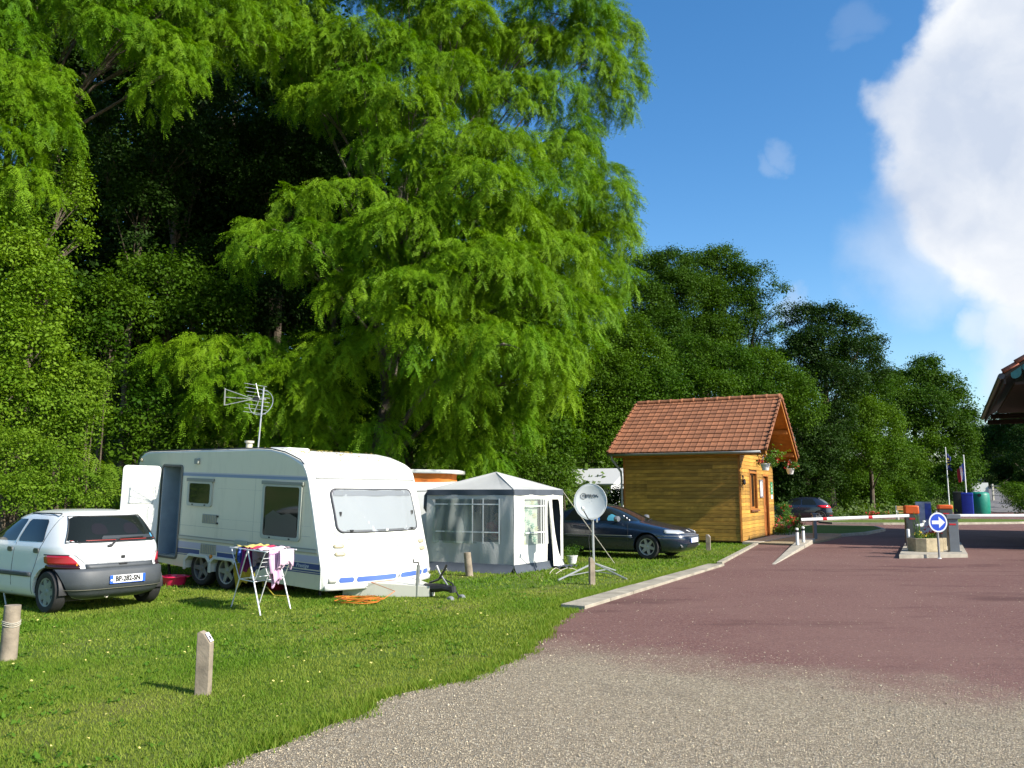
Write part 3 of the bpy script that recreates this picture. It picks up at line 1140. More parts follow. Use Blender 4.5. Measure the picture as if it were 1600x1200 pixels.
# --- ivy-hung trees and bushes at the left
L_IVY = leaf_mat('ivy_leaf', (0.052, 0.130, 0.004), (0.140, 0.235, 0.012), trans=0.3, gloss=0.15)
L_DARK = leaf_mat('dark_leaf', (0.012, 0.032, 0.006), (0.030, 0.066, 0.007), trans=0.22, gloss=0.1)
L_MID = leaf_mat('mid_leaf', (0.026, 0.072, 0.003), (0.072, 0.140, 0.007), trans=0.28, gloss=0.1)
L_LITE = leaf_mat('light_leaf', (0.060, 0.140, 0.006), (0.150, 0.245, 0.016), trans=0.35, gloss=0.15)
L_FAR_SHADE = leaf_mat('far_leaf_shade', (0.020, 0.058, 0.003), (0.056, 0.112, 0.007), trans=0.25, gloss=0.1)  # far hill trees: cloud shade is put into this darker leaf colour


def plant(name, label, cat, spec, m, trunk=None, group=None, style='broad', m_trunk=None, **kw):
    """spec: list of (px, py, half-width px, half-height px, Y); trunk: (px, Y, radius) or None"""
    cl = []
    for px, py, hw, hh, Y in spec:
        p = at(px, py, Y)
        k = Y / 1300
        cl.append((p[0], p[1], p[2], hw * k, (hw * 0.75 + hh * 0.25) * k * kw.get('deep', 1), hh * k))
    kw.pop('deep', None)
    if trunk:
        bx = at(trunk[0], 773, trunk[1])[0]
        base = (bx, trunk[1], hz(bx, trunk[1]) - 0.1)
    else:
        bx, by = float(np.mean([c[0] for c in cl])), float(np.mean([c[1] for c in cl]))
        base = (bx, by, hz(bx, by))
    t = thing(name, label, cat, base, group=group)
    rc = rel(cl, base)
    if style == 'broad':
        broadleaf('crown', rc, m, t, **kw)
    else:
        pinnate('crown', rc, m, t, **kw)
    if trunk:
        zt = max(c[2] + c[5] * 0.4 for c in rc)
        xt = float(np.mean([c[0] for c in rc]))
        trunk_and_limbs(t, (0, 0, 0), (xt * 0.7, 0, zt * 0.82), rc, trunk[2], m_trunk or bark, limbs=min(16, len(rc)))
    else:
        mb = MB()
        for c in rc:
            for _ in range(2):
                mb.tube(limb_path((random.uniform(-.3, .3) + c[0] * 0.5, random.uniform(-.2, .2) + c[1] * 0.5, hz(base[0] + c[0] * 0.5, base[1] + c[1] * 0.5) - base[2]), (c[0] + random.uniform(-.4, .4) * c[3], c[1], c[2] + random.uniform(-.2, .5) * c[5]), 0.04, 5), [0.03, 0.025, 0.02, 0.015, 0.008], 5)
        mb.build('stems', m_trunk or bark, t)
    return t


plant('ivy_tree', 'ivy covered tree column along the left edge of the picture', 'tree',
      [(20, 420, 55, 60, 17.2), (60, 470, 42, 55, 17), (10, 520, 60, 60, 16.8), (55, 560, 45, 55, 16.6), (20, 620, 60, 60, 16.4), (-40, 480, 70, 160, 17.2), (40, 380, 36, 40, 17.5), (20, 350, 40, 40, 17.6), (115, 320, 16, 60, 18.5), (118, 290, 14, 40, 18.5), (125, 380, 12, 30, 18.6), (-30, 640, 60, 90, 16.2), (80, 420, 25, 35, 17.6), (-40, 350, 60, 60, 17.8)],
      L_IVY, trunk=(10, 17.8, 0.2), per_area=13, leaves=24, size=0.115, tuft_r=0.16, droop=0.7)
plant('bush', 'round pale green bush on the bank above the white car', 'bush',
      [(110, 610, 45, 42, 17.2), (140, 590, 28, 30, 17.6), (70, 640, 50, 45, 16.8), (135, 650, 30, 30, 17), (100, 680, 45, 32, 16.8), (155, 615, 18, 26, 17.6)],
      L_LITE, per_area=16, leaves=24, size=0.095, tuft_r=0.15)
plant('bush', 'leafy green bush with long fronds between ivy and caravan door', 'bush',
      [(150, 725, 18, 22, 17.2), (130, 750, 24, 20, 17), (165, 750, 14, 18, 17.2), (110, 735, 16, 18, 17)],
      L_LITE, style='pin', per_area=16, scale=.9)
plant('bush', 'low bright bank bush directly behind the roof of the white car', 'bush',
      [(20, 720, 60, 55, 15.8), (75, 735, 50, 40, 16), (30, 775, 60, 35, 15.4), (-40, 740, 60, 70, 15.4), (100, 775, 30, 18, 15.9), (140, 785, 28, 14, 16.2), (180, 790, 26, 14, 16.8)],
      L_LITE, per_area=16, leaves=24, size=0.085, tuft_r=0.15)
for i, (sp, lab, tr, mm) in enumerate([
    ([(120, 480, 55, 45, 20.5), (175, 470, 45, 40, 20.8), (100, 520, 40, 40, 20.2), (150, 530, 45, 40, 20.4), (210, 500, 40, 36, 21)], 'middle green tree with drooping leaves between ivy column and dark wood', (150, 21.5, 0.14), L_MID),
    ([(270, 440, 70, 40, 23), (330, 470, 55, 40, 23), (230, 430, 50, 30, 23.4), (300, 500, 60, 36, 22.8), (350, 500, 40, 36, 23)], 'dim green tree in the shadow left of the big feathery tree', (290, 24, 0.16), L_MID),
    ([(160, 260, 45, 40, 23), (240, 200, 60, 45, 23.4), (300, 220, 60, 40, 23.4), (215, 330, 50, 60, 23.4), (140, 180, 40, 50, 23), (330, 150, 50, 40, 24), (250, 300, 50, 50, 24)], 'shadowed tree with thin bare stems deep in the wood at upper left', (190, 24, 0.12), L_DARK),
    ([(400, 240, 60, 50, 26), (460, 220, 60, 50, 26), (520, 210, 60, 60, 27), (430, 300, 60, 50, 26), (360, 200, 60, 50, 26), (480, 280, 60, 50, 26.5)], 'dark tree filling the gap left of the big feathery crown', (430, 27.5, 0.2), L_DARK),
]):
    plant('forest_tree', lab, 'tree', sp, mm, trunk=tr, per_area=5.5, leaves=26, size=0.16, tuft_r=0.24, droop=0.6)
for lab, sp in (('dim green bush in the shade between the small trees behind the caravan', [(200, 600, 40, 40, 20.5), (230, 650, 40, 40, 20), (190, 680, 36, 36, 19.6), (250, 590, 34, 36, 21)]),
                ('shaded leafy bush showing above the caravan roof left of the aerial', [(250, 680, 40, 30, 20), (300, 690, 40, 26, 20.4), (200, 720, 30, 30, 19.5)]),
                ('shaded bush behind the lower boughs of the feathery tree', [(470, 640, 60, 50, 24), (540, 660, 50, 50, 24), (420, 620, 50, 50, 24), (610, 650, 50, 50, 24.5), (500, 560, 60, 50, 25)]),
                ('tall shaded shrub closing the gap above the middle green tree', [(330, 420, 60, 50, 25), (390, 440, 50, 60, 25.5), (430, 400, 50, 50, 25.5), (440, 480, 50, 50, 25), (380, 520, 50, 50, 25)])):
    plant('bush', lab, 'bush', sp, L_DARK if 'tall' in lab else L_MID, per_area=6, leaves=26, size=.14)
# the dark wood on the slope behind: individual trees, crowns closing up
k = 0
FOREST = [(60, 27, 20), (150, 29, 22), (235, 28, 19), (310, 31, 24), (390, 30, 22), (470, 33, 24), (-40, 24, 20), (545, 31, 19), (100, 33, 25), (260, 35, 27), (430, 37, 27), (640, 31, 14), (740, 31, 11.5), (810, 37, 11.5), (10, 30, 26), (180, 41, 29), (340, 42, 30), (480, 43, 28), (570, 44, 24), (660, 43, 20), (400, 34, 22), (520, 36, 22), (120, 46, 33), (230, 47, 33), (310, 48, 33), (420, 48, 32), (520, 50, 31), (270, 38, 28), (200, 33, 21)]
flabels = ['leftmost', 'second from the left', 'third from the left', 'fourth from the left', 'fifth from the left', 'sixth from the left', 'seventh from the left', 'eighth from the left']
for n_, (px, Y, top) in enumerate(FOREST):
    bx = at(px, 773, Y)[0]
    zb = hz(bx, Y)
    cl = []
    hgt = top - zb
    for q_ in range(15):
        hh = 0.12 + 0.85 * random.random()
        rr = (2.6 if px < 600 else 2.0) * math.sin(min(hh * 1.15 + 0.25, 1) * math.pi * 0.92) ** 0.5
        a = random.uniform(0, 6.28)
        cl.append((rr * 0.75 * math.cos(a), rr * 0.75 * math.sin(a), hh * hgt, random.uniform(0.9, 1.5), random.uniform(0.9, 1.5), random.uniform(0.7, 1.1)))
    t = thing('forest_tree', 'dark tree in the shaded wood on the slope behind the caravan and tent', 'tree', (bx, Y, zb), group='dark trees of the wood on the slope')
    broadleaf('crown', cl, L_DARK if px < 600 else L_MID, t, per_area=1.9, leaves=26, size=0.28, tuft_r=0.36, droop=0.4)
    trunk_and_limbs(t, (0, 0, -0.2), (0, 0, hgt * 0.85), cl, 0.16, bark, limbs=8)
# shrubs behind tent and cabin
plant('bush', 'rounded green shrub showing above the tent roof', 'bush', [(850, 735, 45, 26, 27), (880, 752, 22, 18, 27.5), (815, 745, 30, 22, 26.5)], L_MID, per_area=10, leaves=24, size=0.13, tuft_r=0.2)
plant('forest_tree', 'dusky tree hanging over the gap between feathery tree and cabin roof', 'tree', [(900, 560, 55, 60, 43), (950, 600, 60, 60, 44), (880, 640, 60, 60, 43), (940, 670, 60, 45, 44), (860, 700, 50, 40, 43), (980, 540, 45, 50, 45), (920, 700, 50, 36, 44)], L_MID, trunk=(920, 46, 0.18), per_area=4.0, leaves=26, size=0.2, tuft_r=0.28, droop=0.4)
plant('bush', 'dark bush between the white cabin far off and the wooden cabin', 'bush', [(960, 778, 14, 14, 31), (948, 785, 10, 8, 31), (968, 770, 8, 10, 31.2)], L_DARK, per_area=14, leaves=24, size=0.12, tuft_r=0.12)

# --- trees on the hill to the right
HILL = [
    ('dark crowned tree at the top of the hill just right of the feathery tree', [(1010, 430, 40, 36, 58), (1045, 415, 36, 26, 58), (1000, 480, 50, 45, 56), (1055, 460, 45, 40, 57), (1030, 520, 50, 40, 55)], (1030, 60, .28), L_FAR_SHADE),
    ('tall rounded tree forming the highest point of the hill skyline', [(1095, 425, 36, 34, 61), (1130, 415, 34, 30, 61), (1150, 440, 36, 32, 61), (1090, 470, 50, 45, 59), (1140, 490, 50, 45, 60), (1110, 530, 50, 40, 58)], (1115, 63, .28), L_FAR_SHADE),
    ('airy tree with sky showing through its thin right side', [(1190, 430, 22, 20, 59), (1212, 455, 20, 16, 59), (1180, 470, 24, 18, 59), (1205, 500, 22, 16, 59), (1165, 460, 20, 24, 59.5), (1225, 480, 10, 10, 59), (1180, 520, 24, 20, 59)], (1185, 60, .22), L_FAR_SHADE),
    ('broad dark tree with spiky outline above the cabin ridge', [(1255, 500, 30, 26, 57), (1295, 500, 34, 24, 57), (1330, 515, 30, 22, 57), (1362, 540, 22, 20, 57.5), (1280, 545, 44, 36, 56), (1335, 560, 42, 36, 56), (1370, 580, 18, 22, 57.5), (1250, 560, 40, 40, 56), (1300, 600, 55, 36, 55)], (1300, 59, .3), L_DARK),
    ('green tree with ragged pointed top at the right end of the hill', [(1445, 575, 22, 18, 84), (1430, 600, 34, 26, 84), (1470, 605, 32, 24, 84), (1490, 630, 24, 24, 84), (1445, 640, 46, 34, 82), (1490, 670, 26, 30, 83), (1410, 640, 36, 34, 82), (1395, 600, 26, 22, 84)], (1445, 86, .28), L_FAR_SHADE),
    ('middle green tree low on the hill above the cabin roof ridge', [(1090, 560, 50, 34, 50), (1140, 575, 45, 34, 50), (1060, 590, 50, 34, 49), (1110, 610, 50, 30, 48)], (1100, 52, .18), L_MID),
    ('sloping green tree low on the hill left of the cabin roof', [(1000, 560, 50, 40, 46), (1030, 610, 44, 34, 45), (980, 620, 44, 36, 44), (960, 560, 36, 40, 46)], (1000, 48, .18), L_MID),
    ('soft green tree behind the cabin gable', [(1190, 580, 44, 36, 52), (1230, 610, 40, 36, 51), (1180, 620, 40, 30, 50), (1250, 640, 36, 34, 50)], (1210, 54, .18), L_MID),
    ('deep dark tree close behind the right of the cabin above the parked car', [(1255, 680, 30, 36, 53), (1290, 700, 34, 34, 53), (1240, 730, 28, 34, 52), (1280, 745, 34, 26, 53), (1310, 660, 32, 32, 54), (1225, 765, 20, 20, 52), (1265, 775, 30, 20, 53)], (1260, 55, .2), L_DARK),
    ('green tree with light patches behind the barrier cabinets', [(1340, 650, 34, 40, 58), (1375, 670, 34, 40, 59), (1345, 710, 36, 36, 57), (1385, 720, 30, 34, 58), (1360, 610, 36, 30, 60)], (1362, 60, .18), L_MID),
    ('slim green tree behind the flagpoles', [(1430, 680, 32, 36, 82), (1460, 710, 30, 32, 82), (1420, 720, 28, 32, 81), (1455, 750, 28, 22, 81)], (1440, 84, .16), L_MID),
    ('dusky tree between the flagpoles and the lane', [(1500, 700, 24, 36, 82), (1515, 660, 14, 24, 84), (1490, 740, 22, 24, 80), (1512, 735, 18, 26, 84)], (1500, 85, .18), L_FAR_SHADE),
    ('dark tree overhanging the far lane', [(1545, 690, 26, 26, 116), (1575, 680, 30, 28, 112), (1600, 700, 26, 34, 106), (1550, 720, 22, 20, 126), (1630, 660, 40, 40, 108), (1580, 645, 36, 24, 116), (1620, 620, 50, 40, 118), (1600, 735, 40, 30, 116), (1640, 730, 40, 40, 114), (1575, 730, 20, 24, 122), (1610, 755, 30, 20, 112)], (1606, 110, .25), L_DARK),
    ('second dark tree closing the far end of the lane', [(1530, 720, 20, 26, 150), (1560, 700, 34, 36, 152), (1520, 690, 20, 26, 150), (1590, 730, 30, 22, 150), (1550, 735, 30, 16, 150)], (1545, 153, .25), L_DARK)]
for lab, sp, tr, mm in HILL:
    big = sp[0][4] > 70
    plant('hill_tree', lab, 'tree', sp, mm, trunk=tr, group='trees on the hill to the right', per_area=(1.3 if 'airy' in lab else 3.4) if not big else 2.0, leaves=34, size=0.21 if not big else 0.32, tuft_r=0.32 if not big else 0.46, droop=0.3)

# rows of smaller trees that close the slope between the tall ones
SKYLINE = ([940, 1000, 1100, 1200, 1240, 1380, 1410, 1450, 1500, 1530], [420, 400, 395, 440, 485, 550, 590, 570, 620, 690])
for row, (dd, drop, mm, wd) in enumerate([(1.8, 205, L_MID, 2.1), (6.0, 105, L_MID, 2.5), (12.0, 22, L_FAR_SHADE, 2.8)]):
    for px in range(925 + row * 17, 1415, 52):
        Y = next((y_ for y_ in np.arange(48 if px < 1030 else 28, 100, .5) if foot_dist(np.array([at(px, 773, y_)[0]]), np.array([y_]))[0] > dd), None)
        if Y is None and px > 1455:
            continue
        if Y is None:
            cand = np.arange(48 if px < 1030 else 28, 100, .5)
            Y = float(cand[int(np.argmax(foot_dist(np.array([at(px, 773, y_)[0] for y_ in cand]), cand)))])
        X = float(at(px, 773, Y)[0])
        zb = hz(X, Y)
        top = float(at(px, np.interp(px, *SKYLINE) + drop + random.uniform(-12, 30), Y)[2])
        hgt = max(top - zb, 2.2)
        cl = []
        for q_ in range(13):
            hh = 0.06 + 0.86 * (q_ + random.random()) / 13
            rr = wd * (1 - .55 * hh) * random.uniform(.3, 1)
            a = random.uniform(0, 6.28)
            cl.append((rr * math.cos(a), rr * math.sin(a), hh * hgt, random.uniform(.8, 1.3), random.uniform(.8, 1.2), random.uniform(.6, .95)))
        t = thing('hill_tree', ('small green tree of the lowest row on the wooded slope right of the feathery tree', 'green tree of the middle row on the wooded slope right of the feathery tree', 'deep green tree of the upper row on the wooded slope right of the feathery tree')[row], 'tree', (X, Y, zb), group=('lowest', 'middle', 'upper')[row] + ' row of trees on the wooded slope')
        broadleaf('crown', cl, mm, t, per_area=2.2, leaves=30, size=.22)
        trunk_and_limbs(t, (0, 0, -.3), (0, 0, hgt * .8), cl, .13, bark, limbs=6)

# --- undergrowth on the slope, one mass
def undergrowth():
    n = 9000
    s = rng.uniform(0, 1, n)
    seg = FOOT[2:12]
    ln = np.hypot(*(seg[1:] - seg[:-1]).T)
    cum = np.concatenate([[0], np.cumsum(ln)])
    pos = s * cum[-1]
    i = np.clip(np.searchsorted(cum, pos, side='right') - 1, 0, len(ln) - 1)
    t = (pos - cum[i]) / ln[i]
    base = seg[i] + (seg[i + 1] - seg[i]) * t[:, None]
    nrm = np.stack([-(seg[i + 1] - seg[i])[:, 1], (seg[i + 1] - seg[i])[:, 0]], 1) / ln[i][:, None]
    d = rng.uniform(-0.1, 1, n) ** 1.0 * 13 + 0.1
    XY = base + nrm * d[:, None]
    X, Y = XY.T
    dist = np.hypot(X, Y)
    Z = H(X, Y)
    scale = np.clip(dist / 30, 0.5, 1.45)
    lv = 14
    ti = np.repeat(np.arange(n), lv)
    m_ = len(ti)
    patch = 0.5 + 0.5 * np.sin(X * 0.35 + 1.3) * np.cos(Y * 0.28)
    P = np.stack([X, Y, Z], 1)[ti] + rng.normal(0, 1, (m_, 3)) * np.array([0.33, 0.33, 0.0]) * scale[ti][:, None]
    P[:, 2] += np.abs(rng.normal(0, 0.30, m_)) * (0.5 + 1.2 * patch[ti]) * scale[ti] ** 0.6
    N = unit(rng.normal(0, 0.6, (m_, 3)) + np.array([0.15, -0.5, 0.7]))
    A = rng.normal(0, 1, (m_, 3))
    A = unit(A - N * np.sum(A * N, -1, keepdims=True))
    L = 0.17 * scale[ti] * rng.uniform(0.6, 1.4, m_)
    tint = np.clip(patch[ti] * 0.6 + rng.normal(0.2, 0.15, m_), 0, 1)
    o = leaf_quads('undergrowth', P, A, unit(np.cross(N, A)), L, L * 0.6, tint, leaf_mat('bank_leaf', (0.028, 0.066, 0.008), (0.095, 0.155, 0.020), 0.3, 0.3))
    tag(o, 'tangled green undergrowth covering the slope under the trees', 'undergrowth', kind='stuff')


undergrowth()

# ------------------------------------------------------------------ the wooden cabin
wood = mat('larch_board', (0.40, 0.212, 0.035), 0.62, var=0.3, scale=5, bump=0.25, bscale=70, rnd=0.3)
wood_dark = mat('larch_core', (0.12, 0.055, 0.015), 0.8, var=0.2)
wood_trim = mat('larch_trim', (0.36, 0.135, 0.022), 0.6, var=0.22, scale=6, bump=0.2, rnd=0.1)
tile_m = mat('clay_tile', (0.25, 0.100, 0.046), 0.85, var=0.3, scale=5, bump=0.4, bscale=60, rnd=0.2)
zinc = mat('zinc', (0.28, 0.30, 0.31), 0.5, metal=0.5, var=0.15)
dark_metal = mat('dark_metal', (0.03, 0.03, 0.032), 0.5, metal=0.3)
glass_dark = mat('dark_glass', (0.010, 0.013, 0.012), 0.04, spec=0.3)
hut_rot = math.atan2(-0.461, 0.887)
hut = thing('cabin', 'small wooden cabin with orange clay tiled roof and projecting porch gable', 'cabin', C0, hut_rot)
LA, LB, EZ, RZ, SL = 4.06, 5.76, 3.03, 5.12, (5.12 - 3.03) / 3.28


def wall_top(b):
    return EZ - 0.08 + SL * (min(b, LB - b) + 0.4)


# wall cores (boards are nailed on these)
mb = MB()
mb.box((-LA / 2, 0.07, 1.5), (LA - 0.02, 0.1, 2.9))
mb.box((-LA / 2, LB - 0.07, 1.5), (LA - 0.02, 0.1, 2.9))
WB0, WB1, WZ0, WZ1, DB0, DB1, DZ1 = 1.42, 2.58, 1.12, 2.34, 3.78, 4.68, 2.28
P = frame_M((0, 0, 0), (0, 1, 0), (0, 0, 1))     # local x -> b, y -> z, z -> a


def gable(mb_, z0, z1, holes=True):
    for b0, b1, za, zb in ([(0.02, WB0, .05, 2.9), (WB0, WB1, .05, WZ0), (WB0, WB1, WZ1, 2.9), (WB1, DB0, .05, 2.9), (DB0, DB1, DZ1, 2.9), (DB1, LB - .02, .05, 2.9)] if holes else [(0.02, LB - .02, .05, 2.9)]):
        mb_.prism([(b0, za), (b1, za), (b1, zb), (b0, zb)], z0, z1, P)
    mb_.prism([(0.02, 2.9), (LB - .02, 2.9), (LB - .02, wall_top(LB)), (LB / 2, wall_top(LB / 2)), (0.02, wall_top(0))], z0, z1, P)


gable(mb, -0.14, -0.02)
gable(mb, -LA + 0.02, -LA + 0.14, False)
mb.build('wall', wood_dark, hut, smooth=0)


def board_mesh():
    m_ = MB()
    pr = [(0.0, 0.0), (0.0, 0.115), (-0.014, 0.121), (-0.022, 0.112), (-0.022, 0.010), (-0.012, 0.0)]
    vs = [(x, y, z) for x in (0, 1) for y, z in pr]
    n = len(pr)
    fs = [tuple(range(n)), tuple(reversed(range(n, 2 * n)))] + [(i, i + n, (i + 1) % n + n, (i + 1) % n) for i in range(n)]
    m_.add(vs, fs)
    return m_.mesh('board', wood, 0)


BM_ = board_mesh()


def board(x, y, z, length, rot):
    o = link('board', BM_, hut)
    o.location = (x, y, z)
    o.scale = (length, 1, 1)
    o.rotation_euler = (0, 0, rot)


NC = 23
CH = 2.88 / NC
for i in range(NC):
    z = 0.09 + i * CH
    cutp = [-LA] + sorted(random.sample([-3.2, -2.6, -2.0, -1.4, -0.9], random.choice((1, 1, 2)))) + [-0.012]
    for x0, x1 in zip(cutp[:-1], cutp[1:]):
        board(x0 + 0.0015, -random.uniform(0, .003), z, x1 - x0 - 0.003, 0)
for i in range(NC + 18):
    z = 0.09 + i * CH
    zm = z + CH / 2
    off0 = max(0, (z - wall_top(0)) / SL)
    off1 = max(0, (z + CH - wall_top(0)) / SL)
    if off1 > LB / 2 - 0.1:
        break
    iv = [(0.0, LB)]
    for b0, b1, za, zb in ((WB0 - .07, WB1 + .07, WZ0 - .06, WZ1 + .07), (DB0 - .07, DB1 + .07, 0, DZ1 + .07)):
        if za < zm < zb:
            iv = [s_ for (p_, q_) in iv for s_ in (((p_, b0), (b1, q_)) if p_ < b0 and q_ > b1 else ((p_, q_),))]
    for p_, q_ in iv:
        if off1 > 0:
            m_ = MB()
            m_.prism([(off0, z), (LB - off0, z), (LB - off1, z + CH - .005), (off1, z + CH - .005)], 0.0, 0.022, P)
            m_.build('board', wood, hut, smooth=0)
        else:
            board(0.0, p_ + 0.0015, z, q_ - p_ - 0.003, math.pi / 2)
# corner posts, window, door
MB().box((-0.03, -0.012, 1.5), (0.05, 0.04, 2.86)).build('corner_post', wood_trim, hut, smooth=0, bevel=0.004)
MB().box((-LA + 0.03, -0.012, 1.5), (0.07, 0.045, 2.86)).build('corner_post', wood_trim, hut, smooth=0, bevel=0.004)
win = MB().ring_prism([(WB0 - .07, WZ0 - .04), (WB1 + .07, WZ0 - .04), (WB1 + .07, WZ1 + .07), (WB0 - .07, WZ1 + .07)], [(WB0, WZ0), (WB1, WZ0), (WB1, WZ1), (WB0, WZ1)], -0.12, 0.034, P).build('window', wood_trim, hut, smooth=0, bevel=0.004)
m_ = MB()
for b0, b1 in ((WB0, (WB0 + WB1) / 2), ((WB0 + WB1) / 2, WB1)):
    m_.ring_prism([(b0, WZ0), (b1, WZ0), (b1, WZ1), (b0, WZ1)], [(b0 + .06, WZ0 + .06), (b1 - .06, WZ0 + .06), (b1 - .06, WZ1 - .06), (b0 + .06, WZ1 - .06)], -0.11, -0.06, P)
m_.build('sash', wood_trim, win, smooth=0)
MB().prism([(WB0 + .03, WZ0 + .03), (WB1 - .03, WZ0 + .03), (WB1 - .03, WZ1 - .03), (WB0 + .03, WZ1 - .03)], -0.10, -0.09, P).build('pane', glass_dark, win, smooth=0)
MB().prism([(WB0 - .12, WZ0 - .1), (WB1 + .12, WZ0 - .1), (WB1 + .12, WZ0 - .042), (WB0 - .12, WZ0 - .042)], 0.0, 0.1, P).build('sill', mat('sill_wood', (0.17, 0.06, 0.02), 0.7, var=.2), win, smooth=0, bevel=0.006)
door = MB().prism([(DB0 + .005, .08), (DB1 - .005, .08), (DB1 - .005, DZ1 - .005), (DB0 + .005, DZ1 - .005)], -0.11, -0.07, P).build('door', mat('door_wood', (0.30, 0.095, 0.018), 0.55, var=.2, bump=.15), hut, smooth=0)
m_ = MB()
for za, zb in ((.2, 1.0), (1.15, 2.1)):
    m_.ring_prism([(DB0 + .12, za), (DB1 - .12, za), (DB1 - .12, zb), (DB0 + .12, zb)], [(DB0 + .17, za + .05), (DB1 - .17, za + .05), (DB1 - .17, zb - .05), (DB0 + .17, zb - .05)], -0.07, -0.055, P)
m_.build('moulding', MATS['door_wood'], door, smooth=0)
MB().tube([(-.05, DB0 + .1, 1.05), (-.02, DB0 + .1, 1.05), (-.02, DB0 + .22, 1.05)], 0.012, 6).build('handle', zinc, door)
MB().ring_prism([(DB0 - .07, .08), (DB1 + .07, .08), (DB1 + .07, DZ1 + .07), (DB0 - .07, DZ1 + .07)], [(DB0, .08), (DB1, .08), (DB1, DZ1), (DB0, DZ1)], -0.12, 0.034, P).build('door_frame', wood_trim, hut, smooth=0, bevel=0.004)
# notices on the wall
white_sheet = mat('white_board', (0.72, 0.72, 0.74), 0.5)
nb = MB().ring_prism([(3.0, 1.5), (3.56, 1.5), (3.56, 2.14), (3.0, 2.14)], [(3.05, 1.55), (3.51, 1.55), (3.51, 2.09), (3.05, 2.09)], 0.024, 0.06, P).build('notice_case', mat('grey_frame', (0.25, 0.23, 0.26), 0.5, metal=.3), hut, smooth=0)
MB().prism([(3.05, 1.55), (3.51, 1.55), (3.51, 2.09), (3.05, 2.09)], 0.03, 0.04, P).build('sheet', white_sheet, nb, smooth=0)
gs = MB().prism([(5.12, 1.62), (5.56, 1.62), (5.56, 2.08), (5.12, 2.08)], 0.024, 0.04, P).build('green_sign', mat('sign_green', (0.01, 0.23, 0.09), 0.4), hut, smooth=0)
m_ = MB()
for bx_, zz, r_ in ((5.34, 1.97, .035), (5.34, 1.84, .05), (5.30, 1.72, .035), (5.40, 1.73, .03)):
    m_.lathe([(r_, 0), (r_, .004)], 8, P @ Matrix.Translation((bx_, zz, 0.04)))
m_.build('emblem', white_sheet, gs, smooth=0)
MB().prism([(5.2, 1.44), (5.52, 1.44), (5.52, 1.60), (5.2, 1.60)], 0.024, 0.035, P).build('paper', white_sheet, hut, smooth=0)
m_ = MB()
m_.tube([(0.03, .25, 1.75), (0.03, .25, 2.25)], 0.016, 6)
m_.tube([(0.03, .2, 2.1), (0.06, .3, 2.16), (0.03, .34, 2.24)], 0.014, 6)
m_.lathe([(0.01, 0), (.055, .05), (.05, .16), (.02, .2)], 8, Matrix.Translation((.08, .25, 1.92)))
m_.build('wall_lamp', dark_metal, hut)

# roof: decks, purlins, tiles laid in courses
A0, A1 = -4.45, 0.92
slope_len = math.hypot(3.28, RZ - EZ)
ca, sa = 3.28 / slope_len, (RZ - EZ) / slope_len


def slope_M(far):
    if not far:
        return frame_M((0, -0.4, EZ), (1, 0, 0), (0, ca, sa))
    return frame_M((0, LB + 0.4, EZ), (-1, 0, 0), (0, -ca, sa))


for far in (False, True):
    M_ = slope_M(far)
    x0, x1 = (A0, A1) if not far else (-A1, -A0)
    MB().box(((x0 + x1) / 2, slope_len / 2, -0.045), (x1 - x0 - 0.03, slope_len - 0.03, 0.05), M_).build('roof_deck', wood_trim, hut, smooth=0)
    for xx in ((x1 if not far else x0),):
        MB().box((xx - (0.02 if not far else -0.02), slope_len / 2 - 0.02, -0.08), (0.035, slope_len - 0.06, 0.15), M_).build('bargeboard', wood_trim, hut, smooth=0, bevel=0.004)
    MB().box(((x0 + x1) / 2, 0.03, -0.10), (x1 - x0, 0.03, 0.17), M_).build('fascia', wood_trim, hut, smooth=0, bevel=0.004)
for b_, z_ in ((LB / 2, RZ - 0.25), (1.35, EZ + SL * 1.75 - 0.22), (LB - 1.35, EZ + SL * 1.75 - 0.22), (0.06, EZ + SL * .46 - .2), (LB - 0.06, EZ + SL * .46 - .2)):
    MB().box(((A1 - LA) / 2 - 0.02, b_, z_), (A1 + LA - 0.1, 0.09, 0.15)).build('purlin', wood_trim, hut, smooth=0, bevel=0.006)
NCRS, NCOL = 13, 23
TW, TL = (A1 - A0) / NCOL, slope_len / NCRS


def tile_geo(mb_, M_=None):
    prof = [(0.0, 0.004), (0.03, 0.010), (0.07, 0.004), (0.16, 0.004), (TW - 0.012, 0.004), (TW + 0.004, 0.012)]
    vs, fs = [], []
    n = len(prof)
    for y, lift in ((0, 0.034), (TL * 1.12, 0.006)):
        for x, h_ in prof:
            vs.append((x, y, h_ + lift))
    for x, h_ in prof:
        vs.append((x, 0, h_ + 0.034 - 0.022))
    for i in range(n - 1):
        fs.append((i, i + 1, n + i + 1, n + i))
        fs.append((2 * n + i, 2 * n + i + 1, i + 1, i))
    mb_.add(vs, fs, M_)
    return mb_


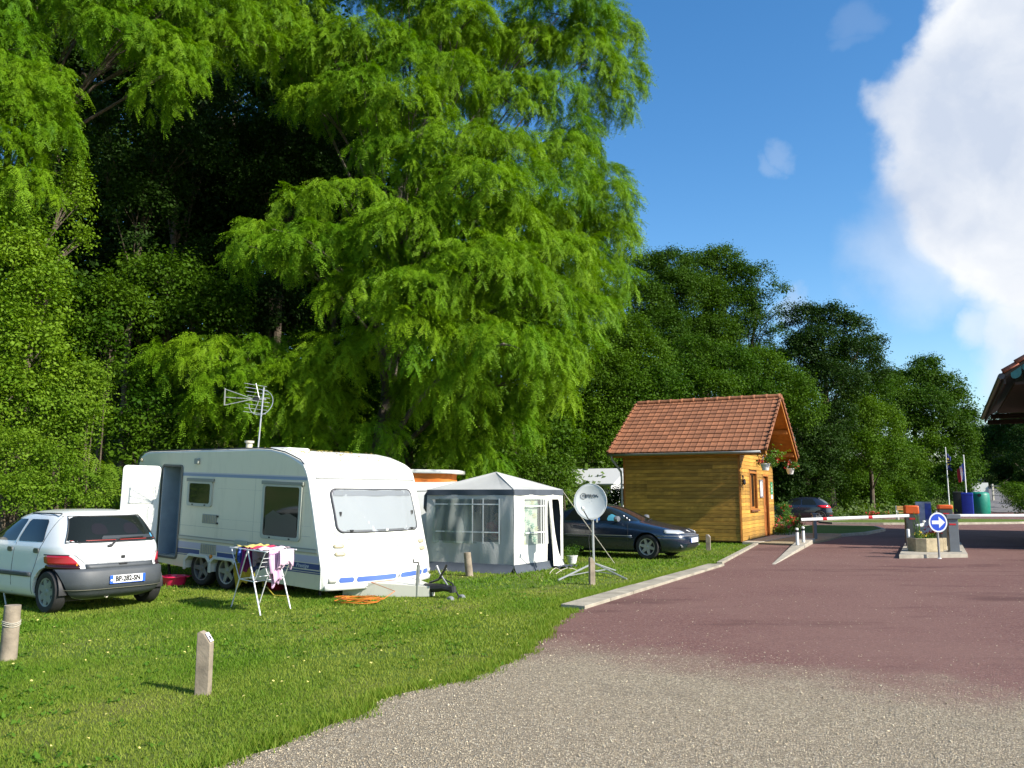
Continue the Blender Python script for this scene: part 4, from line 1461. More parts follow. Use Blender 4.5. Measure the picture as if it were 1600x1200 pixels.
TM = tile_geo(MB()).mesh('tile', tile_m, 0)
M_ = slope_M(False)
for j in range(NCRS):
    for i in range(NCOL):
        o = link('tile', TM, hut)
        o.matrix_local = M_ @ Matrix.Translation((A0 + i * TW, j * TL, 0)) @ Matrix.Rotation(R(random.uniform(-.35, .35)), 4, 'X') @ Matrix.Rotation(R(random.uniform(-.3, .3)), 4, 'Z')
m_ = MB()
M_ = slope_M(True)
for j in range(NCRS):
    for i in range(NCOL):
        tile_geo(m_, M_ @ Matrix.Translation((-A1 + i * TW, j * TL, 0)))
tag(m_.build('tiles', tile_m, hut, smooth=0), kind='stuff')
vt = MB()
vt.box((0.0, TL * .55, 0.0), (0.05, TL * 1.1, 0.10))
vt.box((0.0, 0.03, 0.055), (0.085, 0.07, 0.05))
VTM = vt.mesh('verge_tile', tile_m, 0)
for far in (False, True):
    M_ = slope_M(far)
    for end in ((A1, A0) if not far else (-A1, -A0)):
        for j in range(NCRS):
            o = link('verge_tile', VTM, hut)
            sgn = 1 if (end > 0) == (not far) and not far or (far and end > 0) else -1
            o.matrix_local = M_ @ Matrix.Translation((end + 0.03 * (1 if end > -2 and not far and end > 0 else (-1 if not far else (-1 if end < 0 else 1))), j * TL, 0.02)) @ Matrix.Rotation(R(-1.2), 4, 'X')
rt = MB()


def half_pipe(u, v):
    r_ = 0.125 if v < 0.16 else 0.108
    a = math.pi * (-0.08 + 1.16 * u)
    return ((v * 0.5), -math.cos(a) * r_, math.sin(a) * r_ * 0.9 + 0.0)


rt.grid(half_pipe, 9, 8)
RTM = rt.mesh('ridge_tile', tile_m, 40)
for i in range(12):
    o = link('ridge_tile', RTM, hut)
    o.location = (A1 - i * 0.4475 + 0.01, LB / 2, RZ - 0.025 + 0.004 * (i % 2))
    o.rotation_euler = (0, 0, math.pi)
    sm = o.modifiers.new('solid', 'SOLIDIFY')
    sm.thickness = 0.018
# gutter and downpipe
m_ = MB()
m_.grid(lambda u, v: (A0 - .03 + (A1 - A0 - .1) * v, -0.475 + 0.065 * math.cos(math.pi * (1 + u)), EZ - 0.02 + 0.075 * math.sin(math.pi * (1 + u))), 9, 6)
m_.build('gutter', zinc, hut, solid=0.006)
MB().tube([(-4.33, -0.47, EZ - .08), (-4.33, -.45, EZ - .2), (-4.12, -.10, EZ - .62), (-4.11, -.075, EZ - .8), (-4.11, -.075, 0.1)], 0.042, 8).build('downpipe', zinc, hut)
for a_ in (A0 + .2, -3.2, -2.1, -1.0, .1, A1 - .3):
    MB().box((a_, -0.42, EZ - .07), (.03, .14, .02)).build('gutter_bracket', dark_metal, hut, smooth=0)

# --- flowers
petal_red = mat('petal_red', (0.55, 0.012, 0.02), 0.5, var=.3, scale=30, rnd=.1)
petal_pink = mat('petal_pink', (0.62, 0.05, 0.12), 0.5, var=.3, scale=30)
petal_yellow = mat('petal_yellow', (0.65, 0.50, 0.03), 0.5, var=.2, scale=30)
white_pot = mat('white_plastic', (0.72, 0.72, 0.70), 0.35, dirt=0.15)
L_GER = leaf_mat('flower_leaf', (0.05, 0.13, 0.012), (0.13, 0.24, 0.03), 0.3, 0.4)


def blossom_mesh(mb_, p, r_, k=7):
    for _ in range(k):
        c = Vector(p) + Vector([random.gauss(0, r_ * .45) for _ in range(3)])
        q_ = r_ * random.uniform(.3, .5)
        nrm = Vector([random.gauss(0, 1) for _ in range(3)]).normalized()
        x = nrm.orthogonal().normalized()
        y = nrm.cross(x)
        ring = [c + (x * math.cos(a) + y * math.sin(a)) * q_ * (1 if i % 2 else .7) for i, a in enumerate([k_ * math.pi / 4 for k_ in range(8)])]
        mb_.add([c + nrm * q_ * .35] + ring, [(0, i + 1, (i + 1) % 8 + 1) for i in range(8)])


def flower_plant(name, label, loc, r, h, petal, n=12, group=None, pr=0.05, leaves=180, cat='flowers'):
    t_ = thing(name, label, cat, loc, group=group)
    cl = [(random.uniform(-.5, .5) * r, random.uniform(-.5, .5) * r, h * random.uniform(.35, .75), r * .55, r * .55, h * .35) for _ in range(5)]
    broadleaf('foliage', cl, L_GER, t_, per_area=max(4, leaves / 60 / max(r * r * 6, .05)), leaves=10, size=min(.11, r * .3), tuft_r=r * .15, droop=.3, aspect=.8)
    m__ = MB()
    for _ in range(n):
        a, q_ = random.uniform(0, 6.28), r * math.sqrt(random.random())
        blossom_mesh(m__, (q_ * math.cos(a), q_ * math.sin(a) - r * .2, h * random.uniform(.65, 1.1)), pr)
    m__.build('blossoms', petal, t_, smooth=0)
    return t_


def hanging_basket(p, hook_z, label):
    t_ = thing('hanging_basket', label, 'hanging basket', p, group='hanging baskets on the porch')
    MB().lathe([(0.10, 0), (0.155, 0.2), (0.165, 0.2), (0.165, 0.225), (0.14, 0.225), (0.13, 0.2)], 18).build('pot', white_pot, t_)
    cl = [(random.uniform(-.16, .2), random.uniform(-.15, .15), .3 + random.uniform(-.05, .12), .17, .16, .12) for _ in range(6)]
    broadleaf('foliage', [(c[0], c[1], c[2] - .03, .10, .10, .08) for c in cl], L_GER, t_, per_area=60, leaves=10, size=.055, fine=.7)
    m__ = MB()
    for _ in range(9):
        blossom_mesh(m__, (random.uniform(-.28, .34), random.uniform(-.25, .1), random.uniform(.25, .55)), .065)
    m__.build('blossoms', petal_red, t_, smooth=0)
    hz_ = hook_z - p[2]
    m__ = MB()
    m__.tube([(.15, 0, .21), (0, 0, hz_)], .008, 5).tube([(-.13, .07, .21), (0, 0, hz_)], .008, 5).tube([(-.13, -.07, .21), (0, 0, hz_)], .008, 5)
    m__.build('hanger', white_pot, t_)


def onplane(px, py, P0, n):
    d = ray(px, py)
    return Vector(EYE + d * (np.dot(np.array(P0) - EYE, n) / np.dot(d, n)))


nb_ = np.array(HB)
p1 = onplane(1196, 735, hutp(0, -.25), nb_)
hanging_basket(p1, EZ - .02, 'white hanging pot of leafy red flowers before the cabin wall, at the gutter end')
p2 = onplane(1235, 741, hutp(0, LB + .15), nb_)
hanging_basket(p2, EZ - .05, 'white hanging pot of red flowers at the far porch corner, hanging before dark trees')
for i, (px, py, r_, h_, pet, n_, lab) in enumerate([
    (1213, 832, .35, .55, petal_red, 16, 'red flowering plant at the foot of the cabin corner'),
    (1222, 834, .32, .32, petal_pink, 30, 'low pink red flowers on the bed edge beside the cabin step'),
    (1226, 818, .38, 1.0, petal_red, 8, 'tall rose bush with few red blooms beside the cabin'),
    (1240, 832, .32, .5, petal_red, 18, 'red flowering clump just left of the white bollards'),
    (1235, 824, .3, .5, petal_red, 8, 'small red flowered bush in the middle of the bed')]):
    flower_plant('flower_plant', lab, tuple(gp(px, py, .11)), r_, h_, pet, n_, group='flowers in the bed beside the cabin', pr=.06)
for i, (px, py, r_, h_, n_, lab) in enumerate([
    (1258, 812, .5, .75, 40, 'round dark red flower clump before the parked dark hatchback'),
    (1270, 811, .3, .6, 12, 'smaller red flower clump right of the round one before the hatchback'),
    (1364, 809, .5, .35, 30, 'low red flowers on the grass island left of the bench'),
    (1380, 809, .4, .35, 18, 'second low red flower clump next to the bench')]):
    flower_plant('flower_plant', lab, tuple(gp(px, py, .11)), r_, h_, petal_red, n_, group='red flowers on the grass island', pr=.07)

# white bollards by the ramp
white_paint = mat('white_paint', (0.75, 0.75, 0.73), 0.4, dirt=.15)
for (px, py), lab in (((1246, 852.8), 'white round bollard on the ramp kerb, the nearer of two'), ((1255.5, 849.3), 'white round bollard on the ramp kerb, the farther of two')):
    p = gp(px, py, 0.08)
    t_ = thing('bollard', lab, 'bollard', tuple(p), group='white bollards on the ramp kerb')
    MB().lathe([(.05, -.03), (.05, .5), (.045, .52), (.02, .53)], 14).build('post', white_paint, t_)
    MB().lathe([(.0525, .40), (.0525, .47)], 14).build('band', dark_metal, t_)
    MB().lathe([(.085, -.03), (.085, .005), (.05, .01)], 14).build('base', white_paint, t_)

# ------------------------------------------------------------------ barriers, island, sign
grey_metal = mat('grey_cabinet', (0.135, 0.15, 0.165), 0.45, metal=.2, var=.1)
grey_dark = mat('dark_cabinet', (0.055, 0.062, 0.058), 0.5, var=.15)
orange_cap = mat('orange_cap', (0.62, 0.10, 0.012), 0.35)
red_mark = mat('red_reflector', (0.5, 0.012, 0.02), 0.35)
isl = structure(sheet('traffic_island', [tuple(gp(*p, .1)[:2]) for p in ((1405, 867), (1512, 865.5), (1501, 847), (1415, 847))], 0.1, concrete, .14), 'raised concrete island carrying the barriers')


def cabinet(px, py, w, h, cap_h, label):
    p = gp(px, py, .1)
    t_ = thing('barrier_cabinet', label, 'barrier cabinet', tuple(p), R(-18), group='barrier cabinets on the island')
    MB().box((0, 0, (h - cap_h) / 2), (w, .34, h - cap_h)).build('housing', grey_dark, t_, smooth=0, bevel=.012)
    MB().box((0, 0, h - cap_h / 2 + .003), (w + .03, .37, cap_h)).build('cap', orange_cap, t_, smooth=40, bevel=.035)
    MB().box((0, -.173, h - cap_h - .13), (w * .45, .006, .05)).build('reflector', red_mark, t_, smooth=0)
    MB().box((0, -.1725, (h - cap_h) * .42), (w * .8, .005, (h - cap_h) * .62)).build('service_door', grey_dark, t_, smooth=0, bevel=.004)
    return t_, p


c1, pc1 = cabinet(1427, 853, .36, 1.18, .25, 'dark barrier cabinet with tall orange cap, left on the island')
c2, pc2 = cabinet(1480, 853, .36, 1.2, .13, 'dark barrier cabinet with thin orange cap behind the sign')


def arm(name, p0, p1, label, marks, rest=None):
    t_ = thing(name, label, 'barrier arm', tuple(p0), group='barrier arms')
    v = Vector(p1) - Vector(p0)
    u = v.normalized()
    yv = Vector((0, 0, 1)).cross(u).normalized()
    M__ = frame_M((0, 0, 0), u, yv)
    L = v.length
    MB().prism(rrect(-.028, .028, -.042, .042, .016, 3), 0, L, M__ @ frame_M((0, 0, 0), (0, 1, 0), (0, 0, 1))).build('boom', white_paint, t_, smooth=40)
    for k_ in marks:
        MB().prism(rrect(-.029, .029, -.043, .043, .016, 3), L * k_ - .06, L * k_ + .06, M__ @ frame_M((0, 0, 0), (0, 1, 0), (0, 0, 1))).build('red_band', red_mark, t_, smooth=40)
    MB().box((L, 0, 0), (.03, .06, .095), M__).build('end_cap', dark_metal, t_, smooth=0, bevel=.01)
    return t_


tip1 = onplane(1251, 812, (0, 24.6, 0), np.array([0, 1.0, 0]))
arm('barrier', (pc1[0] - .18, pc1[1] - .22, .99), tip1, 'white barrier arm reaching left from the island to the cabin ramp', (.36, .78))
arm('barrier', (pc2[0] + .14, pc2[1] - .24, .99), (pc2[0] + 5.4, pc2[1] - 1.0, 1.02), 'white barrier arm reaching from the island out of the picture at right', (.6,))
t_ = thing('arm_rest', 'grey metal post under the tip of the left barrier arm', 'post', tuple(gp(1274, 845)))
MB().box((0, 0, .45), (.12, .10, .9)).build('post', grey_metal, t_, smooth=0, bevel=.008)
MB().box((0, 0, .93), (.2, .14, .05)).build('fork', grey_metal, t_, smooth=0, bevel=.01)
p = gp(1491, 862, .1)
t_ = thing('card_terminal', 'slim grey metal column with flat cap at the right front of the island', 'terminal', tuple(p), R(-12))
MB().prism([(-.12, -.09), (.12, -.09), (.12, .12), (-.12, .12)], 0, .86).build('column', grey_metal, t_, smooth=0, bevel=.008)
MB().prism([(-.18, -.14), (.18, -.14), (.18, .16), (-.18, .16)], .86, .98).build('hood', grey_metal, t_, smooth=0, bevel=.015)
MB().box((-.02, -.093, .72), (.16, .006, .04)).build('reflector', red_mark, t_, smooth=0)
MB().box((0, 0, .012), (.3, .28, .02)).build('base_plate', grey_metal, t_, smooth=0)
# arrow sign
p = gp(1468, 873.5)
t_ = thing('road_sign', 'round blue sign with a white arrow pointing right on a grey pole', 'road sign', tuple(p), R(6))
MB().tube([(0, 0, 0), (-.01, 0, 1.2)], .028, 10).build('pole', mat('grey_pole', (.3, .3, .3), .5, metal=.4), t_)
FM = frame_M((0, -.03, .91), (1, 0, 0), (0, 0, 1))
disc = MB().lathe([(.0, -.012), (.238, -.012), (.245, -.004), (.245, .008), (.0, .008)], 40, FM).build('disc', mat('sign_blue', (.005, .05, .42), .3), t_)
MB().lathe([(.212, .0085), (.245, .0085), (.247, .012), (.21, .012)], 40, FM, close=True).build('rim', mat('sign_white', (.55, .58, .62), .35), disc)
MB().prism([(-.165, -.045), (.02, -.045), (.02, -.145), (.185, 0), (.02, .145), (.02, .045), (-.165, .045)], .0085, .0105, FM).build('arrow', MATS['sign_white'], disc, smooth=0)
MB().lathe([(.05, 0), (.05, .02), (.03, .03)], 10).build('foot', white_paint, t_)
# planter
p = gp(1457, 862.5, .1)
planter_m = mat('planter_concrete', (.36, .30, .19), .9, var=.25, scale=8, bump=.7, bscale=70)
for k_, (dx, dy, s_, lab) in enumerate([(0, 0, .88, 'angular concrete planter of flowers in front on the island'), (.5, .7, .8, 'second concrete planter behind the sign pole')]):
    t_ = thing('planter', lab, 'planter', (p[0] + dx - .02, p[1] + dy + .35, p[2]), R(14), group='concrete planters on the island')
    o8 = [(-.46, -.16), (-.24, -.36), (.34, -.36), (.46, -.24), (.46, .2), (.26, .38), (-.28, .38), (-.46, .2)]
    i8 = [(x * .86, y * .83) for x, y in o8]
    MB().ring_prism([(x * s_, y * s_) for x, y in o8], [(x * s_, y * s_) for x, y in i8], 0, .40 * s_).build('box', planter_m, t_, smooth=0, bevel=.012)
    MB().prism([(x * s_, y * s_) for x, y in i8], .02, .34 * s_).build('soil', mat('soil', (.03, .02, .012), .95), t_, smooth=0)
    if k_ == 0:
        cl = [(-.28, -.1, .42, .14, .12, .09), (-.05, -.12, .40, .12, .12, .07), (.2, -.1, .45, .15, .14, .12), (-.15, .1, .46, .14, .14, .12), (.3, .1, .44, .12, .14, .1)]
        broadleaf('foliage', [(c[0] * .85, c[1] * .85, c[2] - .06, .08, .07, .06) for c in cl], L_GER, t_, per_area=60, leaves=9, size=.045, fine=.7)
        m__ = MB()
        for _ in range(16):
            blossom_mesh(m__, (random.uniform(.1, .36), random.uniform(-.22, .1), random.uniform(.44, .68)), .06)
        m__.build('blossoms', petal_red, t_, smooth=0)
        m__ = MB()
        for _ in range(9):
            blossom_mesh(m__, (random.uniform(-.4, .15), random.uniform(-.3, -.05), random.uniform(.40, .52)), .04)
        m__.build('blossoms', petal_yellow, t_, smooth=0)
        m__ = MB()
        for _ in range(14):
            x, y = random.uniform(-.3, -.1), random.uniform(-.1, .1)
            m__.tube([(x, y, .35), (x + random.uniform(-.06, .06), y, .7), (x + random.uniform(-.2, .15), y + random.uniform(-.1, .1), random.uniform(.85, 1.05))], [.007, .005, .002], 4)
        m__.build('grass_stalks', L_GER, t_)
# white duck-like ornament, panel, post
t_ = thing('garden_bird', 'small white bird ornament on a stick among the planter flowers', 'ornament', (p[0] - .02, p[1] + .55, .42))
MB().tube([(0, 0, 0), (0, 0, .33)], .008, 6).build('stick', dark_metal, t_)
MB().tube([(-.12, 0, .36), (-.06, 0, .345), (.02, 0, .35), (.075, 0, .375), (.095, 0, .42), (.10, 0, .455), (.13, 0, .462), (.165, 0, .455)], [.008, .045, .055, .042, .024, .034, .028, .006], 10).build('body', white_paint, t_)
q_ = gp(1446, 849, .1)
t_ = thing('info_panel', 'weathered blue and white information panel between the barrier cabinets', 'panel', tuple(q_), R(-10))
MB().box((0, 0, .78), (.46, .05, 1.0)).build('board', mat('panel_face', (.26, .28, .36), .5, var=.35, scale=6), t_, smooth=0, bevel=.01)
MB().box((.13, -.027, .98), (.18, .006, .5)).build('blue_field', mat('panel_blue', (.02, .05, .28), .5, var=.3, scale=9), t_, smooth=0)
for s_ in (-.2, .2):
    MB().box((s_, .02, .15), (.04, .04, .3)).build('leg', grey_metal, t_, smooth=0)
q_ = gp(1420.5, 860, .1)
t_ = thing('bollard', 'thin white bollard at the left corner of the island', 'bollard', tuple(q_))
MB().lathe([(.045, 0), (.045, .55), (.04, .57), (.0, .575)], 12).build('post', white_paint, t_)
MB().lathe([(.07, 0), (.07, .015), (.045, .02)], 12).build('base', white_paint, t_)

# ------------------------------------------------------------------ the caravan
caravan_white = mat('caravan_white', (0.70, 0.71, 0.67), 0.32, dirt=0.10, spec=.4)
caravan_side = mat('caravan_side', (0.66, 0.62, 0.47), 0.35, dirt=0.16, bump=.06, bscale=180)
blue_band = mat('blue_band', (0.030, 0.062, 0.19), 0.4)
pale_blue = mat('pale_blue', (0.20, 0.26, 0.36), 0.45)
lilac_band = mat('lilac_band', (0.42, 0.41, 0.50), 0.45)
beige = mat('beige_plastic', (0.40, 0.36, 0.24), 0.5, var=.1)
grey_plastic = mat('grey_plastic', (0.25, 0.27, 0.24), 0.5)
rubber = mat('rubber', (0.014, 0.014, 0.015), 0.75, var=.3, scale=20)
steel = mat('steel', (0.42, 0.43, 0.44), 0.35, metal=.8)
black_plastic = mat('black_plastic', (0.02, 0.02, 0.022), 0.45)
pane_clear = film_mat('pane_clear', (.88, .92, .92), .82, .04)

W2 = 1.27
CV0 = Vector((-4.907 + .568 * W2, 14.42 + .823 * W2, 0))
cara_rot = math.atan2(-0.568, 0.823)
cv = thing('caravan', 'white touring caravan with blue stripes and its side door standing open', 'caravan', CV0, cara_rot, tilt=R(2.1))
BOT = [(2.36, .215), (.36, .255), (.34, .42), (.25, .50), (-.25, .50), (-.335, .42), (-.345, .27), (-.365, .27), (-.375, .42), (-.45, .50), (-.95, .50), (-1.045, .42), (-1.06, .285), (-2.68, .33)]
FRONT = [(2.42, .27), (2.43, .40), (2.40, .60), (2.32, .84), (2.235, 1.12), (2.16, 1.41), (2.08, 1.68), (2.005, 1.93), (1.955, 2.06), (1.88, 2.155), (1.76, 2.225), (1.58, 2.285), (1.38, 2.345), (1.05, 2.395), (.7, 2.405)]
REAR = [(-2.45, 2.33), (-2.64, 2.30), (-2.75, 2.23), (-2.80, 2.10), (-2.805, 1.9), (-2.80, 1.2), (-2.76, .6), (-2.72, .4)]
PROFILE = list(reversed(BOT)) + FRONT + REAR  # counter-clockwise seen from the near (right) side
FX = sorted([(z, x) for x, z in FRONT])


def bulge(x, z, y):
    w = min(max((x - 1.75) / .5, 0), 1)
    return .26 * w * (1 - (y / W2) ** 2)


def front_x(z, y):
    zs = [a[0] for a in FX if a[1] > 1.4]
    xs = [a[1] for a in FX if a[1] > 1.4]
    x = float(np.interp(z, zs, xs))
    return x + bulge(x, z, y)


ys = [y * W2 / 1.2 for y in (-1.2, -1.188, -1.16, -1.12, -1.0, -.75, -.5, -.25, 0, .25, .5, .75, 1.0, 1.12, 1.16, 1.188, 1.2)]
mb = MB()
n = len(PROFILE)
for y in ys:
    e = max(0, abs(y) * 1.2 / W2 - 1.12) / .08
    ins = .045 * (1 - math.sqrt(max(0, 1 - e * e)))
    cx, cz = -.2, 1.3
    for x, z in PROFILE:
        # inset toward the middle only on the outer skin, not in the wheel arches
        f = ins if not (-1.2 < x < .5 and z < .52) else 0
        dx, dz = cx - x, cz - z
        mb.v.append((x + bulge(x, z, y) + math.copysign(min(f, abs(dx) * .5), dx), y, z + math.copysign(min(f * .8, abs(dz) * .5), dz)))
for j in range(len(ys) - 1):
    for i in range(n):
        i2 = (i + 1) % n
        mb.f.append((j * n + i, j * n + i2, (j + 1) * n + i2, (j + 1) * n + i))
mb.f.append(tuple(reversed(range(n))))
mb.f.append(tuple((len(ys) - 1) * n + i for i in range(n)))
body = mb.build('body', caravan_white, cv, smooth=30)
DX0, DX1, DZ0, DZ2 = -1.95, -1.37, .44, 2.055
try:
    cut(body, MB().box(((DX0 + DX1) / 2, -1.07, (DZ0 + DZ2) / 2), (DX1 - DX0, .9, DZ2 - DZ0)))
except Exception as ex:
    print('door cut failed', ex)
SM = frame_M((0, -W2, 0), (1, 0, 0), (0, 0, 1))  # side plane: x, z, outward


def side(name, poly, m, d0=0.0, d1=.003, parent=None, **kw):
    return MB().prism(poly, d0, d1, SM).build(name, m, parent or cv, smooth=kw.get('smooth', 0), bevel=kw.get('bevel', 0))


# flat side skin, stripes, seams
skin = [(-2.73, .345)] + [(x, z) for x, z in reversed(BOT[1:-1])] + [(2.33, .235), (2.37, .40), (2.34, .60), (2.26, .84), (2.10, 1.41), (1.945, 1.93), (1.83, 2.12), (1.56, 2.24), (1.37, 2.30), (1.05, 2.35), (.7, 2.36), (-2.45, 2.285), (-2.68, 2.20), (-2.745, 2.08), (-2.75, 1.2)]
skin = [(x, z) for x, z in skin]
sk = MB().prism(skin, 0, .002, SM).build('side_panel', caravan_side, cv, smooth=0)
cut(sk, MB().box(((DX0 + DX1) / 2, -1.07, (DZ0 + DZ2) / 2), (DX1 - DX0, .9, DZ2 - DZ0)))


def bar(z0, z1, x0, x1, m, nm='stripe', d=.0045):
    xr = float(np.interp((z0 + z1) / 2, [.4, .6, .84, 1.41, 1.93, 2.1], [2.37, 2.34, 2.26, 2.10, 1.945, 1.85]))
    return side(nm, [(x0, z0), (min(x1, xr), z0), (min(x1, xr), z1), (x0, z1)], m, .002, d)


bar(1.895, 1.945, -1.34, 3, pale_blue)
bar(1.95, 1.962, -1.34, 3, lilac_band)
bar(.63, .735, -1.34, 3, lilac_band)
bar(.53, .615, -1.34, -.70, blue_band)
bar(.53, .615, -.20, 3, blue_band)
for z0, z1 in ((.488, .512), (.462, .478)):
    bar(z0 + .012 if False else z0, z1, .32, 3, blue_band)
bar(.505, .517, -1.34, -1.05, blue_band)
# moulded rub rails and seams
for z0, z1 in ((.825, .845), (.77, .79)):
    bar(z0, z1, -1.34, 3, beige if z0 < .8 else grey_plastic, 'rub_rail', .014)
bar(.79, .825, -1.34, 3, mat('rail_face', (.48, .48, .40), .4), 'rub_rail', .008)
for zz in (1.02,):
    bar(zz, zz + .004, -1.34, 2.1, grey_plastic, 'panel_seam', .004)
for zz in (1.18, 1.70):
    bar(zz, zz + .002, -.3, 2.1, grey_plastic, 'panel_seam', .0035)
side('panel_seam', [(.70, .85), (.703, .85), (.703, 1.9), (.70, 1.9)], grey_plastic, .002, .0035)
# awning rail that follows the outline of the side
path = [(-2.73, .345), (-2.79, .6), (-2.80, 2.10), (-2.75, 2.23), (-2.64, 2.30), (-2.45, 2.33), (.7, 2.405), (1.05, 2.395), (1.38, 2.345), (1.58, 2.285), (1.76, 2.225), (1.86, 2.15)]
MB().tube([(x, -W2 + .004, z) for x, z in path], .011, 6).build('awning_rail', mat('rail_dark', (.03, .035, .05), .4), cv)
path = [(1.86, 2.15), (1.94, 2.04), (2.005, 1.90), (2.16, 1.39), (2.32, .82), (2.395, .55), (2.40, .25)]
MB().tube([(x - .02, -W2 + .002, z) for x, z in path], .011, 6).build('corner_trim', mat('trim_white', (.66, .67, .64), .35), cv)
# door opening: bluish inside panel, frame; door swung open
dw = MB().box(((DX0 + DX1) / 2, -.93, (DZ0 + DZ2) / 2), (DX1 - DX0 - .004, .01, DZ2 - DZ0 - .004)).build('doorway', mat('inner_wall', (.23, .29, .33), .5, var=.1), cv, smooth=0)
MB().box((DX0 + .012, -1.10, (DZ0 + DZ2) / 2), (.016, .33, DZ2 - DZ0 - .01)).build('jamb', MATS['inner_wall'], dw, smooth=0)
MB().box((DX1 - .012, -1.10, (DZ0 + DZ2) / 2), (.016, .33, DZ2 - DZ0 - .01)).build('jamb', MATS['inner_wall'], dw, smooth=0)
MB().box(((DX0 + DX1) / 2, -1.10, DZ0 + .012), (DX1 - DX0 - .01, .33, .018)).build('threshold', grey_plastic, dw, smooth=0)
MB().ring_prism(rrect(DX0 - .035, DX1 + .035, DZ0 - .035, DZ2 + .035, .07), rrect(DX0, DX1, DZ0, DZ2, .045), 0, .016, SM).build('door_frame', mat('frame_dark', (.07, .08, .08), .4), cv, smooth=40)
hx, hy = DX0 - .03, -W2 - .03
DM = frame_M((hx, hy, 0), (-.5, -.866, 0), (0, 0, 1))
dr = MB().prism(rrect(0, .64, DZ0 + .01, DZ2 - .0, .07), -.02, .02, DM).build('door', caravan_white, cv, smooth=30, bevel=.008)
dsg = -1  # the face of the door that shows is its inner one
k0, k1 = (.0203, .026)
for za, zb in ((.52, .72), (.74, .90), (.92, 1.08), (1.10, 1.24)):
    MB().ring_prism(rrect(.06, .58, za, zb - .004, .012, 3), rrect(.066, .574, za + .006, zb - .01, .01, 3), k0, k0 + .004, DM).build('door_groove', mat('groove', (.34, .34, .31), .5), dr, smooth=0)
for kk in (1, -1):
    MB().ring_prism(rrect(.10, .54, 1.36, 1.97, .03), rrect(.107, .533, 1.367, 1.963, .028), min(kk * k0, kk * (k0 + .004)), max(kk * k0, kk * (k0 + .004)), DM).build('door_moulding', MATS['groove'], dr, smooth=0)
MB().prism(rrect(.53, .63, 1.49, 1.545, .02, 3), .02, .05, DM).build('handle', black_plastic, dr, smooth=30)


# side windows: frame, pane, top rail, catches
def cara_window(x0, x1, z0, z1, rail=True):
    w = MB().ring_prism(rrect(x0, x1, z0, z1, .06), rrect(x0 + .055, x1 - .055, z0 + .055, z1 - .04, .04), .0, .03, SM).build('window', mat('window_frame', (.38, .40, .34), .4), cv, smooth=40)
    MB().prism(rrect(x0 + .05, x1 - .05, z0 + .05, z1 - .035, .04), .012, .02, SM).build('pane', mat('tinted_pane', (.018, .02, .016), .06, spec=.6), w, smooth=0)
    if rail:
        MB().prism([(x0 - .03, z1 - .01), (x1 + .03, z1 - .01), (x1 + .03, z1 + .05), (x0 - .03, z1 + .05)], 0, .04, SM).build('rail', mat('rail_grey', (.20, .22, .19), .45), w, smooth=0, bevel=.008)
    for f in (.25, .75):
        MB().prism(rrect(x0 + (x1 - x0) * f - .02, x0 + (x1 - x0) * f + .02, z0 + .015, z0 + .04, .006, 2), .03, .036, SM).build('catch', black_plastic, w, smooth=0)
    return w


cara_window(-1.14, -.43, 1.37, 1.81)
w = cara_window(.92, 1.87, .93, 1.82)
# pale blind drawn low behind the big side window, a seat back showing above it
MB().prism([(1.02, .99), (1.78, .99), (1.78, 1.30), (1.6, 1.36), (1.4, 1.33), (1.2, 1.40), (1.02, 1.3)], .0203, .0207, SM).build('bed_cover', mat('behind_pane', (.06, .062, .055), .3), w, smooth=0)


def vent(x0, x1, z0, z1):
    v_ = side('vent', [(x0, z0), (x1, z0), (x1, z1), (x0, z1)], grey_plastic, .002, .012)
    m_ = MB()
    k = 9
    for i in range(k):
        x = x0 + .015 + (x1 - x0 - .03) * i / (k - 1)
        m_.prism([(x - .007, z0 + .015), (x + .007, z0 + .015), (x + .007, z1 - .015), (x - .007, z1 - .015)], .012, .02, SM)
    tag(m_.build('louvre', beige, v_, smooth=0), kind='stuff')


vent(-.67, -.27, 1.085, 1.245)
vent(-.66, -.235, .565, .735)
for zz in (1.10, 1.22):
    MB().box((-.25, -W2 - .012, zz), (.04, .02, .03)).build('vent_catch', black_plastic, cv, smooth=0)
side('awning_light', rrect(-.97, -.86, 2.11, 2.21, .015, 3), grey_plastic, .002, .05, bevel=.006)
side('socket_flap', rrect(.27, .60, .70, .86, .03, 3), mat('flap', (.33, .35, .30), .45), .002, .03, bevel=.006)
MB().lathe([(.035, 0), (.035, .02), (.0, .03)], 12, SM @ Matrix.Translation((-.355, .53, .003))).build('side_marker', mat('amber', (.6, .2, .01), .3), cv)
MB().lathe([(.03, 0), (.03, .02), (.0, .03)], 12, SM @ Matrix.Translation((1.3, .42, .003))).build('side_marker', MATS['amber'], cv)
MB().lathe([(.03, 0), (.03, .03), (.0, .04)], 12, SM @ Matrix.Translation((-2.66, 2.16, .003))).build('rear_marker', beige, cv)
# wheel-arch rims and wheels
for x0, x1 in ((-1.06, -.36), (-.35, .36)):
    o = [(x0 - .035, .26), (x0 - .035, .44), (x0 + .10, .545), (x1 - .10, .545), (x1 + .035, .44), (x1 + .035, .26)]
    i_ = [(x0 + .012, .26), (x0 + .012, .41), (x0 + .115, .495), (x1 - .115, .495), (x1 - .012, .41), (x1 - .012, .26)]
    poly = o + list(reversed(i_))
    MB().prism(poly, .0, .045, SM).build('arch_rim', mat('arch_white', (.55, .57, .52), .4), cv, smooth=0, bevel=.01)


